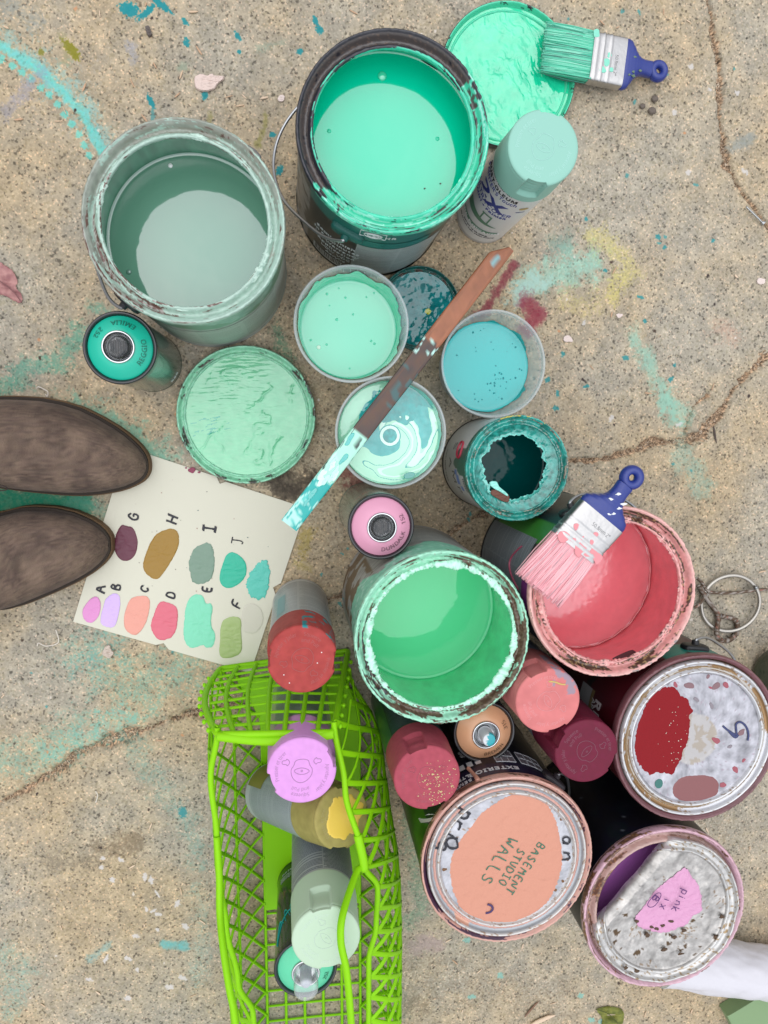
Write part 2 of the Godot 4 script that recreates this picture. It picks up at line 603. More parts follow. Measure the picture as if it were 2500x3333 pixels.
	for d in [Vector2(-0.1698,-0.4454), Vector2(-0.0559,-0.4248), Vector2(0.0114,-0.4129), Vector2(0.0289,-0.4454), Vector2(-0.0205,-0.3242), Vector2(-0.013,-0.2867), Vector2(-0.0929,-0.3616), Vector2(-0.111,-0.4149), Vector2(-0.1123,-0.4364), Vector2(-0.0546,-0.409), Vector2(0.0331,-0.4367)]:
		splat(d, rng.randf_range(0.0025, 0.0062), rng.randf_range(0.0025, 0.005), rng.randf() * 3.0, teal, 0.9)
	splat(Vector2(-0.1698,-0.4444), 0.011, 0.008, 0.3, teal)
	splat(Vector2(-0.1518,-0.4427), 0.014, 0.0035, -0.75, teal)
	splat(Vector2(-0.1359,-0.4511), 0.013, 0.004, 0.6, teal)
	splat(Vector2(-0.1504,-0.3522), 0.008, 0.003, 1.1, teal)
	splat(Vector2(-0.1491,-0.3383), 0.008, 0.0025, 1.6, Color8(86, 140, 138), 0.8)
	sprayed([Vector2(-0.0281,-0.3443),Vector2(-0.0272,-0.3341),Vector2(-0.0361,-0.3132)], 0.007, Color8(136, 132, 74), 0.75, 0.8)
	sprayed([Vector2(-0.0872,-0.3434),Vector2(-0.0884,-0.3352)], 0.006, Color8(136, 132, 80), 0.65, 0.8)
	sprayed([Vector2(-0.1159,-0.3899)], 0.012, Color8(126, 148, 128), 0.6, 0.8)
	sprayed([Vector2(-0.0076,-0.4212),Vector2(-0.0341,-0.4136)], 0.009, Color8(128, 146, 128), 0.5, 0.8)
	# beside the turquoise tub: mint, yellow and maroon overspray
	sprayed([Vector2(0.2802,-0.1655),Vector2(0.3052,-0.181),Vector2(0.3336,-0.1936),Vector2(0.3529,-0.1956)], 0.042, Color8(146, 200, 180), 0.75, 0.95, 0.05)
	sprayed([Vector2(0.2645,-0.1591),Vector2(0.2896,-0.1716)], 0.030, Color8(166, 196, 186), 0.8, 0.9)
	sprayed([Vector2(0.3074,-0.2166),Vector2(0.3232,-0.2201)], 0.026, Color8(118, 146, 134), 0.6, 0.9)
	sprayed([Vector2(0.355,-0.2269),Vector2(0.3747,-0.2186),Vector2(0.3948,-0.2013),Vector2(0.3989,-0.1803),Vector2(0.3866,-0.1618)], 0.034, Color8(204, 192, 112), 0.62, 1.0)
	sprayed([Vector2(0.3252,-0.1545),Vector2(0.3449,-0.1458),Vector2(0.3674,-0.1523),Vector2(0.3897,-0.1649)], 0.034, Color8(196, 184, 116), 0.50, 1.05)
	sprayed([Vector2(0.2806,-0.1475),Vector2(0.2874,-0.1326),Vector2(0.2781,-0.1204)], 0.022, Color8(134, 52, 66), 0.95, 0.6)
	sprayed([Vector2(0.2597,-0.1917),Vector2(0.2477,-0.1739),Vector2(0.2285,-0.1407),Vector2(0.2114,-0.1286)], 0.0105, Color8(126, 56, 66), 0.9, 0.7)
	sprayed([Vector2(0.4116,-0.1134),Vector2(0.4296,-0.0827),Vector2(0.4514,-0.0452),Vector2(0.4702,-0.0072)], 0.020, Color8(138, 186, 166), 0.75, 0.85)
	sprayed([Vector2(0.4588,-0.0326),Vector2(0.4766,-0.0168)], 0.030, Color8(138, 186, 166), 0.7, 0.85)
	sprayed([Vector2(0.4821,0.0249),Vector2(0.4938,0.0508),Vector2(0.5089,0.0738)], 0.036, Color8(140, 176, 160), 0.6, 0.9)
	sprayed([Vector2(0.5221,-0.1214),Vector2(0.5432,-0.1123)], 0.035, Color8(186, 146, 124), 0.5, 0.9)
	for q in [Vector2(0.4378,-0.2289),Vector2(0.447,-0.2166),Vector2(0.5087,-0.2266),Vector2(0.3726,-0.1878),Vector2(0.4189,-0.1577),Vector2(0.4255,-0.1299),Vector2(0.323,-0.0882),Vector2(0.3048,-0.0576),Vector2(0.3176,-0.0413),Vector2(0.3155,-0.0239),Vector2(0.3536,-0.0502),Vector2(0.347,-0.2462),Vector2(0.4028,-0.0848),Vector2(0.4626,-0.0595),Vector2(0.4668,-0.0768)]:
		splat(q, rng.randf_range(0.002, 0.0048), rng.randf_range(0.002, 0.0036), rng.randf() * 3.0, teal, 0.75)
	for q in [Vector2(0.4017,-0.3805),Vector2(0.3956,-0.2975),Vector2(0.4833,-0.2905),Vector2(0.5247,-0.4241),Vector2(0.4402,-0.4132),Vector2(0.4397,-0.2214),Vector2(0.4468,-0.2288),Vector2(0.3936,-0.4391),Vector2(0.4031,-0.4791),Vector2(0.3826,-0.4781),Vector2(0.3183,-0.466),Vector2(0.4955,0.0534),Vector2(0.4705,0.0455),Vector2(0.0543,0.1507),Vector2(0.0606,0.1444),Vector2(0.029,0.1748),Vector2(0.0509,0.2121),Vector2(-0.1249,-0.1311),Vector2(-0.0257,-0.1296),Vector2(0.2093,0.1114),Vector2(0.2111,0.1046),Vector2(-0.163,0.2858),Vector2(-0.1481,0.2638),Vector2(-0.3086,0.2834),Vector2(-0.2937,0.3249)]:
		splat(q, rng.randf_range(0.0014, 0.0036), rng.randf_range(0.0012, 0.0028), rng.randf() * 3.0, Color8(70, 142, 142), 0.75)
	sprayed([Vector2(0.5492,-0.3462),Vector2(0.5299,-0.3383)], 0.016, Color8(132, 140, 138), 0.7, 0.7)
	# greens round the boots
	var bgreen := Color8(40, 128, 98)
	sprayed([Vector2(-0.3698,0.085),Vector2(-0.324,0.0821),Vector2(-0.2846,0.0861),Vector2(-0.2481,0.0901)], 0.028, bgreen, 1.0, 0.7, 0.2)
	sprayed([Vector2(-0.2479,0.0866),Vector2(-0.2111,0.0942)], 0.028, Color8(96, 148, 130), 0.6, 0.9)
	sprayed([Vector2(-0.3234,-0.041),Vector2(-0.293,-0.0647),Vector2(-0.2633,-0.0718),Vector2(-0.239,-0.1022)], 0.030, Color8(74, 150, 128), 0.65, 1.0)
	sprayed([Vector2(-0.2461,-0.021),Vector2(-0.2102,-0.0074),Vector2(-0.1806,0.01),Vector2(-0.1541,0.0311)], 0.034, Color8(110, 176, 152), 0.75, 0.95)
	sprayed([Vector2(-0.2211,-0.1359),Vector2(-0.2049,-0.1295)], 0.016, Color8(96, 164, 140), 0.6, 1.0)
	sprayed([Vector2(-0.019,-0.1159),Vector2(-0.009,-0.0849),Vector2(0.0012,-0.0571)], 0.018, Color8(76, 140, 110), 0.55, 1.0)
	sprayed([Vector2(-0.0185,0.0641),Vector2(-0.0007,0.0752),Vector2(0.0175,0.0608)], 0.026, Color8(58, 52, 46), 0.92, 0.6)
	sprayed([Vector2(0.0575,0.0539),Vector2(0.0794,0.0724)], 0.024, Color8(116, 60, 58), 0.75, 0.85)
	sprayed([Vector2(0.0131,0.1231),Vector2(0.0074,0.1452)], 0.018, Color8(158, 142, 70), 0.6, 0.9)
	sprayed([Vector2(-0.0019,0.1617),Vector2(0.0162,0.1678)], 0.012, Color8(170, 158, 90), 0.55, 0.95)
	# broad worn turquoise below the card and lower down
	sprayed([Vector2(-0.2391,0.264),Vector2(-0.1925,0.3185),Vector2(-0.1633,0.2933),Vector2(-0.1346,0.287)], 0.075, Color8(116, 172, 156), 0.62, 1.15)
	sprayed([Vector2(-0.2861,0.3781),Vector2(-0.2363,0.358),Vector2(-0.2005,0.3409)], 0.036, Color8(130, 190, 172), 0.62, 1.1)
	sprayed([Vector2(-0.3486,0.3897),Vector2(-0.3074,0.3883),Vector2(-0.2569,0.3494)], 0.055, Color8(120, 172, 156), 0.62, 1.1)
	sprayed([Vector2(-0.1983,0.3754),Vector2(-0.1681,0.4315),Vector2(-0.1405,0.4728),Vector2(-0.1238,0.5302)], 0.035, Color8(116, 160, 148), 0.55, 1.1)
	sprayed([Vector2(-0.2572,0.2818),Vector2(-0.2109,0.2539)], 0.04, Color8(104, 160, 150), 0.5, 1.1)
	sprayed([Vector2(-0.3697,0.6299),Vector2(-0.343,0.6568),Vector2(-0.3599,0.7041)], 0.05, Color8(130, 176, 162), 0.55, 1.1)
	sprayed([Vector2(-0.1287,0.5704),Vector2(-0.123,0.6327),Vector2(-0.1323,0.6946)], 0.03, Color8(136, 172, 160), 0.5, 1.1)
	sprayed([Vector2(-0.1717,0.6373),Vector2(-0.1458,0.6422)], 0.012, Color8(96, 172, 172), 0.85, 0.8)
	sprayed([Vector2(-0.2601,0.6486),Vector2(-0.2377,0.6344)], 0.012, Color8(120, 166, 166), 0.6, 0.9)
	sprayed([Vector2(-0.2429,0.5051),Vector2(-0.1996,0.5004)], 0.03, Color8(112, 96, 76), 0.6, 0.8)
	sprayed([Vector2(-0.3036,0.5162),Vector2(-0.2615,0.5235)], 0.03, Color8(104, 96, 82), 0.5, 0.8)
	splat(Vector2(-0.1425,0.4663), 0.0048, 0.0075, 0.0, Color8(70, 140, 142))
	# lower right
	sprayed([Vector2(0.1367,0.4838),Vector2(0.1429,0.5341),Vector2(0.1534,0.6196),Vector2(0.1373,0.6353)], 0.026, Color8(112, 150, 122), 0.6, 1.0)
	sprayed([Vector2(0.1496,0.6709),Vector2(0.174,0.6689)], 0.028, Color8(168, 148, 146), 0.7, 0.8)
	sprayed([Vector2(0.1255,0.7208),Vector2(0.1297,0.7652)], 0.030, Color8(140, 158, 146), 0.5, 1.0)
	sprayed([Vector2(0.1378,0.7528),Vector2(0.1583,0.7594)], 0.03, Color8(112, 98, 78), 0.5, 0.8)
	for q in [Vector2(0.2608,0.7234),Vector2(0.3737,0.7642),Vector2(0.3902,0.8025),Vector2(0.4057,0.8065),Vector2(0.2224,0.7502),Vector2(0.215,0.6683)]:
		splat(q, rng.randf_range(0.004, 0.008), rng.randf_range(0.003, 0.006), rng.randf() * 3.0, Color8(126, 178, 166), 0.75)
	# white drips
	for q in [Vector2(-0.2408,0.5306),Vector2(-0.2385,0.5187),Vector2(-0.2179,0.5223),Vector2(-0.1903,0.546),Vector2(-0.1831,0.5515),Vector2(-0.2288,0.5469),Vector2(-0.1901,0.5898),Vector2(-0.1827,0.5925),Vector2(-0.1762,0.5972),Vector2(-0.2043,0.6237),Vector2(-0.1781,0.6178),Vector2(-0.1443,0.6167),Vector2(-0.213,0.6541),Vector2(-0.2166,0.6517),Vector2(-0.2406,0.6514),Vector2(-0.262,0.6764),Vector2(-0.2169,0.7063),Vector2(-0.1657,0.6967),Vector2(-0.1502,0.6856),Vector2(-0.1526,0.5848),Vector2(-0.1764,0.5704),Vector2(-0.2042,0.6696)]:
		splat(q, rng.randf_range(0.0025, 0.0070), rng.randf_range(0.0015, 0.0036), rng.randf() * 3.0, Color8(200, 194, 190), 0.9)
	for q in [Vector2(0.4704,-0.4234),Vector2(0.4519,-0.3711),Vector2(0.495,-0.3991),Vector2(0.5302,-0.3975),Vector2(0.5477,-0.3072),Vector2(0.5436,-0.3088),Vector2(0.3481,-0.1257),Vector2(0.4728,-0.3042),Vector2(0.3875,-0.0118),Vector2(0.4762,-0.0043)]:
		splat(q, rng.randf_range(0.002, 0.006), rng.randf_range(0.002, 0.004), rng.randf() * 3.0, Color8(196, 192, 188), 0.8)
	for q in 160:
		var p := Vector2(rng.randf_range(-0.4, 0.66), rng.randf_range(-0.5, 0.84))
		splat(p, rng.randf_range(0.001, 0.0026), rng.randf_range(0.001, 0.002), rng.randf() * 3.0, [Color8(72, 60, 52), Color8(206, 196, 184), Color8(190, 140, 104), Color8(58, 50, 48)][q % 4], 0.9)

	var im := Image.create_from_data(TW, TH, false, Image.FORMAT_RGB8, gt)
	# grain of the exposed sand
	var bump := Image.create_from_data(TW, TH, false, Image.FORMAT_L8, fine)
	bump.convert(Image.FORMAT_RGBA8)
	bump.bump_map_to_normal_map(0.8)
	var gm := pm(Color(1, 1, 1), 0.92, 0.0, 0.3)
	gm.albedo_texture = ImageTexture.create_from_image(im)
	gm.normal_enabled = true
	gm.normal_texture = ImageTexture.create_from_image(bump)
	gm.normal_scale = 1.0
	var nx := 500
	var ny := 616
	var mb := MB.new()
	mb.grid(nx, ny, func(u: float, v: float):
		var p := Vector2(GX + u * GW, GZ + v * GH)
		var rim := minf(minf(u, 1.0 - u) * nx, minf(v, 1.0 - v) * ny)
		var y := 0.0
		if rim > 1.5:
			var a := crack_at(p)
			y = nz.get_noise_3d(p.x * 30.0, p.y * 30.0, 1.0) * 0.0004 - a * 0.0062 + a * 0.0024 * nz.get_noise_3d(p.x * 260.0, p.y * 260.0, 7.0)
		return Vector3(p.x, y - 0.0005, p.y))
	var me := mb.mesh()
	# the slab goes on beyond
	var far := MB.new()
	var L := 30.0
	var x0 := GX; var x1 := GX + GW; var z0 := GZ; var z1 := GZ + GH
	for q in [[-L, x0, -L, L], [x1, L, -L, L], [x0, x1, -L, z0], [x0, x1, z1, L]]:
		far.face([Vector3(q[0], -0.0005, q[2]), Vector3(q[1], -0.0005, q[2]), Vector3(q[1], -0.0005, q[3]), Vector3(q[0], -0.0005, q[3])])
	var tile := im.get_region(Rect2i(1180, 300, 256, 256))
	var fm := pm(Color(1, 1, 1), 0.92, 0.0, 0.3)
	fm.albedo_texture = ImageTexture.create_from_image(tile)
	fm.uv1_triplanar = true
	fm.uv1_world_triplanar = true
	fm.uv1_scale = Vector3.ONE * 4.4
	var g := MeshInstance3D.new()
	g.name = "ground"
	g.mesh = me
	g.material_override = gm
	add_child(g)
	g.set_meta("kind", "structure")
	var g2 := MeshInstance3D.new()
	g2.name = "pavement"
	g2.mesh = far.mesh()
	g2.material_override = fm
	add_child(g2)
	g2.set_meta("kind", "structure")
	# loose grains of sand in the cracks
	var gm2 := MB.new()
	for k in 3200:
		var c: Array = CRACKS[k % 5]
		var l: Array = c[0]
		var s := rng.randi() % (l.size() - 1)
		var p: Vector2 = (l[s] as Vector2).lerp(l[s + 1], rng.randf()) + Vector2(rng.randfn(), rng.randfn()) * c[1] * 0.42
		var a := crack_at(p)
		if a < 0.2 and k % 6 != 0:
			continue
		var r := rng.randf_range(0.0005, 0.0011)
		var o := Vector3(p.x, -a * 0.0060 + r * 0.4, p.y)
		gm2.col = [Color(0.34, 0.25, 0.16), Color(0.44, 0.34, 0.24), Color(0.20, 0.145, 0.10), Color(0.54, 0.44, 0.33)][rng.randi() % 4]
		var ax := Vector3(rng.randfn(), rng.randfn() * 0.4, rng.randfn()).normalized() * r * rng.randf_range(1.0, 2.4)
		var ay := ax.cross(Vector3(0.1, 1, 0.2)).normalized() * r * 0.7
		var az := Vector3(0, r * 0.5, 0)
		gm2.face([o + ax, o + az, o + ay])
		gm2.face([o + ay, o + az, o - ax])
		gm2.face([o - ax, o + az, o - ay])
		gm2.face([o - ay, o + az, o + ax])
	var sg := solo("sand_grains", gm2, vm(0.9), "loose sandy crumbs filling the cracks of the concrete", "sand")
	sg.set_meta("kind", "stuff")

# ---------------------------------------------------------------- shared textures
func noise_tex(freq: float, seed_: int, oct: int, normal: bool, strength := 4.0) -> NoiseTexture2D:
	var f := FastNoiseLite.new()
	f.noise_type = FastNoiseLite.TYPE_SIMPLEX_SMOOTH
	f.frequency = freq
	f.seed = seed_
	f.fractal_octaves = oct
	var t := NoiseTexture2D.new()
	t.width = 256
	t.height = 256
	t.seamless = true
	t.as_normal_map = normal
	t.bump_strength = strength
	t.noise = f
	return t

# rows of small print: dashes of ink on paper
func print_tex(w: int, h: int, paper: Color, ink: Color, row: int, seed_: int, blocks := 1, gap := 0.12) -> ImageTexture:
	var im := Image.create(w, h, false, Image.FORMAT_RGB8)
	im.fill(paper)
	var r := RandomNumberGenerator.new()
	r.seed = seed_
	var bw := w / blocks
	for b in blocks:
		var y := 4
		while y < h - row:
			if r.randf() < gap:
				y += row
				continue
			var x := b * bw + 6
			var stop := (b + 1) * bw - 8 - (r.randi() % 40 if r.randf() < 0.25 else r.randi() % 6)
			while x < stop:
				var l := 2 + r.randi() % 9
				im.fill_rect(Rect2i(x, y, mini(l, stop - x), maxi(row / 2, 1)), ink.lerp(paper, r.randf() * 0.35))
				x += l + 2
			y += row
	return ImageTexture.create_from_image(im)

func barcode_tex() -> ImageTexture:
	var im := Image.create(128, 64, false, Image.FORMAT_RGB8)
	im.fill(Color(0.72, 0.74, 0.73))
	var r := RandomNumberGenerator.new()
	r.seed = 5
	var x := 8
	while x < 120:
		var w := 1 + r.randi() % 3
		im.fill_rect(Rect2i(x, 4, w, 50), Color(0.03, 0.04, 0.04))
		x += w + 1 + r.randi() % 3
	return ImageTexture.create_from_image(im)

func tm(t: Texture2D, rough := 0.45) -> StandardMaterial3D:
	var m := pm(Color(1, 1, 1), rough)
	m.albedo_texture = t
	return m

func textures() -> void:
	tex["fine"] = noise_tex(0.09, 3, 3, true, 3.0)
	tex["hide"] = noise_tex(0.05, 7, 5, true, 5.0)
	tex["lump"] = noise_tex(0.02, 9, 3, true, 6.0)
	M["steel"] = pm(lin(0.42, 0.43, 0.43), 0.35, 0.9, 0.5, 0.0, "fine", 0.3, 60)
	M["bright"] = pm(lin(0.66, 0.67, 0.68), 0.22, 0.95)
	M["wire"] = pm(lin(0.45, 0.46, 0.47), 0.3, 0.9)
	M["dullwire"] = pm(lin(0.20, 0.20, 0.20), 0.5, 0.4)
	M["black"] = pm(lin(0.012, 0.013, 0.015), 0.38)
	M["blackgloss"] = pm(lin(0.008, 0.009, 0.011), 0.18, 0.0, 0.6)
	M["crust"] = vm(0.42, 0.0, 0.6, 0.0, "lump", 0.5, 50)
	M["body"] = vm(0.33, 0.0, 0.5)
	M["wet"] = vm(0.07, 0.0, 0.9, 0.8)
	M["ink"] = pm(lin(0.012, 0.012, 0.02), 0.5)
	M["white"] = pm(lin(0.72, 0.72, 0.71), 0.45)
	M["paper"] = pm(lin(0.52, 0.54, 0.53), 0.5)

# patch of a cylinder standing proud of a can (labels), from angle a0 to a1 (degrees), height y0 to y1
func wrap_patch(mb: MB, r: float, a0: float, a1: float, y0: float, y1: float, segs := 40) -> void:
	mb.grid(segs, 1, func(u: float, v: float):
		return arc_pt(deg_to_rad(lerpf(a1, a0, u)), r, lerpf(y1, y0, v)))

func streak(p: Vector3, t: float, fa := 24.0, ft := 8.0) -> float:   # patches drawn out along a rim
	return nz.get_noise_3d(p.x * fa, t * ft, p.z * fa) * 0.9 + 0.22 * nz.get_noise_3d(p.x * 210.0, p.y * 210.0, p.z * 210.0)

func pick(cols: Array, n: float) -> Color:
	return cols[clampi(int((n * 0.5 + 0.5) * cols.size()), 0, cols.size() - 1)]

# ---------------------------------------------------------------- gallon cans
const RIM := [Vector2(.0838, .1800), Vector2(.0848, .1830), Vector2(.0858, .1845), Vector2(.0861, .1870), Vector2(.0861, .1905), Vector2(.0856, .1926), Vector2(.0846, .1934), Vector2(.0836, .1930), Vector2(.0826, .1918), Vector2(.0812, .1905), Vector2(.0802, .1880), Vector2(.0794, .1856), Vector2(.0780, .1846), Vector2(.0764, .1848), Vector2(.0752, .1862), Vector2(.0742, .1886), Vector2(.0730, .1902), Vector2(.0716, .1905), Vector2(.0706, .1897), Vector2(.0703, .1882), Vector2(.0706, .1862), Vector2(.0725, .1845), Vector2(.0780, .1830), Vector2(.0830, .1810)]

func can_body(o: Node3D, s: float, hs: float, colour: Callable, m: Material, segs := 200) -> MeshInstance3D:
	var mb := MB.new()
	var ps := [Vector2(.0, .003), Vector2(.078, .003), Vector2(.0805, .0012), Vector2(.083, .0), Vector2(.0846, .0006), Vector2(.0850, .0022), Vector2(.0847, .0042), Vector2(.0838, .0056)]
	for k in 59:
		ps.append(Vector2(.0838, lerpf(.0062, .1798, k / 58.0)))
	ps.append(Vector2(.0838, .181))
	for k in ps.size():
		ps[k] = Vector2(ps[k].x * s, ps[k].y * hs)
	lathe(mb, ps, segs, func(u: float, v: float, p: Vector3): return colour.call(u * 360.0, p.y, p))
	return part(o, "body", mb, m)

func can_rim(o: Node3D, s: float, hs: float, colour: Callable, lump := 0.0004, m = null) -> MeshInstance3D:
	var mb := MB.new()
	var ps := []
	for q in soft(RIM, 1):
		ps.append(Vector2(q.x * s, q.y * hs))
	lathe(mb, ps, 420, func(u: float, v: float, p: Vector3): return colour.call(u * 360.0, v, p),
		func(u: float, v: float, p: Vector3):
			var n := noise(p, 210.0)
			return p + Vector3(p.x, 0.05, p.z).normalized() * n * lump * 0.6 + Vector3(0, maxf(n, -0.2) * lump, 0))
	return part(o, "rim", mb, m if m != null else vm(0.36, 0.0, 0.6))

# dried paint hanging on the inner lip; cover(angle) 0..1 says how thick
func can_crust(o: Node3D, s: float, hs: float, cols: Array, thick: Callable, r0 := 0.0716, y0 := 0.1893) -> void:
	var mb := MB.new()
	mb.grid(460, 12, func(u: float, v: float):
		var a := u * TAU
		var c := arc_pt(a, 1.0, 0.0)
		var t: float = thick.call(u * 360.0)
		var n := noise(c * 0.07, 26.0) * 0.75 + noise(c * 0.07 + Vector3(0, 3, 0), 110.0) * 0.5 + noise(c * 0.07 + Vector3(5, 3, 0), 420.0) * 0.35
		var rr := maxf(t * (0.9 + n * 1.1), 0.0003)
		var b := v * TAU
		var nn := 1.0 + 0.3 * noise(Vector3(cos(a) * .07, sin(b) * 0.004, sin(a) * .07), 500.0)
		return arc_pt(a, (r0 + t * 0.25) * s + cos(b) * rr * nn * 1.25, y0 * hs + sin(b) * rr * nn * 0.75), true,
		func(u: float, v: float, p: Vector3): return pick(cols, noise(p, 160.0) * 1.5))
	part(o, "dried_paint_crust", mb, M["crust"])

func can_inside(o: Node3D, s: float, hs: float, level: float, colour: Callable, m: Material) -> void:
	var mb := MB.new()
	mb.grid(180, 36, func(u: float, v: float):
		return arc_pt(u * TAU, .0832 * s, lerpf(.1812 * hs, level - .012, v)), true,
		func(u: float, v: float, p: Vector3): return colour.call(u * 360.0, p.y, p))
	part(o, "inner_wall", mb, m)

func can_paint(o: Node3D, r: float, level: float, colour: Callable, m: Material, relief := 0.0, freq := 60.0, ridge := 0.0) -> void:
	var mb := MB.new()
	mb.grid(160, 72, func(u: float, v: float):
		var rr := r * (1.0 - pow(v, 1.3))
		var p := arc_pt(u * TAU, rr, level)
		var men := 0.0016 * exp(-(r - rr) / 0.0018)
		var d := relief * noise(p, freq) * (1.0 - exp(-(r - rr) / 0.004))
		if ridge > 0.0:
			d += ridge * maxf(0.0, 1.0 - absf(noise(p + Vector3(2, 0, 5), freq * 0.35)) * 9.0)
		return p + Vector3(0, men + d, 0), true,
		func(u: float, v: float, p: Vector3): return colour.call(p))
	part(o, "paint", mb, m)

func can_ear(o: Node3D, r: float, deg: float, h: float, m: Material, w := 0.014) -> void:
	var a := deg_to_rad(deg)
	var n := arc_pt(a, 1.0, 0.0)
	var t := Vector3(-n.z, 0, n.x)
	var st := []
	for k in 6:
		var d: float = [0.0005, 0.0035, 0.0045, 0.0058, 0.0066, 0.0068][k]
		var e: float = [1.0, 1.0, 0.97, 0.9, 0.7, 0.45][k]
		st.append([n * (r - 0.002 + d) + Vector3(0, h, 0), t, Vector3.UP, w * e, 0.009 * e])
	var mb := MB.new()
	loft(mb, st, 3.5, 28)
	mb.tube([n * (r + 0.003) + Vector3(0, h, 0), n * (r + 0.0085) + Vector3(0, h, 0)], [0.0042, 0.0036], 12)
	part(o, "ear", mb, m)

func can_bail(o: Node3D, r: float, deg: float, h: float, reach: float, drop: float, m: Material, side := 1.0, wr := 0.0016) -> void:
	var e := arc_pt(deg_to_rad(deg), 1.0, 0.0)
	var w := arc_pt(deg_to_rad(deg + 90.0 * side), 1.0, 0.0)
	var pts := []
	pts.append(e * (r + 0.0035) + Vector3(0, h, 0))
	pts.append(e * (r + 0.0085) + Vector3(0, h, 0))
	for k in 33:
		var t := PI * k / 32.0
		var kink := 0.004 * sin(t * 9.0) * exp(-minf(t, PI - t) * 3.0)
		pts.append(Vector3(0, h, 0) + e * cos(t) * (r + 0.0095 + kink) + w * sin(t) * reach - Vector3(0, sin(t) * drop, 0))
	pts.append(-e * (r + 0.0085) + Vector3(0, h, 0))
	pts.append(-e * (r + 0.0035) + Vector3(0, h, 0))
	var mb := MB.new()
	mb.tube(soft(pts, 2), wr, 8)
	part(o, "bail_handle", mb, m)

func bubble(o: Node3D, p: Vector3, r: float, m: Material) -> void:
	var mb := MB.new()
	mb.grid(12, 6, func(u: float, v: float):
		return p + Vector3(cos(u * TAU) * sin(v * 1.5) * r, cos(v * 1.5) * r * 0.55 - r * 0.1, sin(u * TAU) * sin(v * 1.5) * r), true)
	part(o, "paint_bubble", mb, m)

# friction lid lying in the can's groove
func can_lid(o: Node3D, s: float, h: float, colour: Callable, dent: Callable, m: Material) -> MeshInstance3D:
	var ps := soft([Vector2(.0796, -.0030), Vector2(.0798, .0000), Vector2(.0790, .0022), Vector2(.0776, .0026), Vector2(.0766, .0010), Vector2(.0756, -.0018), Vector2(.0728, -.0024), Vector2(.0708, -.0018), Vector2(.0700, .0006), Vector2(.0690, .0020), Vector2(.0678, .0016), Vector2(.0670, -.0004), Vector2(.0655, -.0016)], 1)
	for k in 34:
		ps.append(Vector2(.0655 * (1.0 - (k + 1) / 34.0) + 0.00001, -.0016))
	for k in ps.size():
		ps[k] = ps[k] * s
	var mb := MB.new()
	lathe(mb, ps, 260, func(u: float, v: float, p: Vector3): return colour.call(u * 360.0, Vector2(p.x, p.z).length() / s, p),
		func(u: float, v: float, p: Vector3): return p + Vector3(0, h + dent.call(p), 0))
	return part(o, "lid", mb, m)

func wrapdeg(a: float, c: float) -> float:            # signed distance of angles
	return fposmod(a - c + 180.0, 360.0) - 180.0

func build_cans() -> void:
	can_sage()
	can_bright()
	can_mint()
	can_coral()
	can_red()
	can_lavender()
	can_peach()
	can_quart()

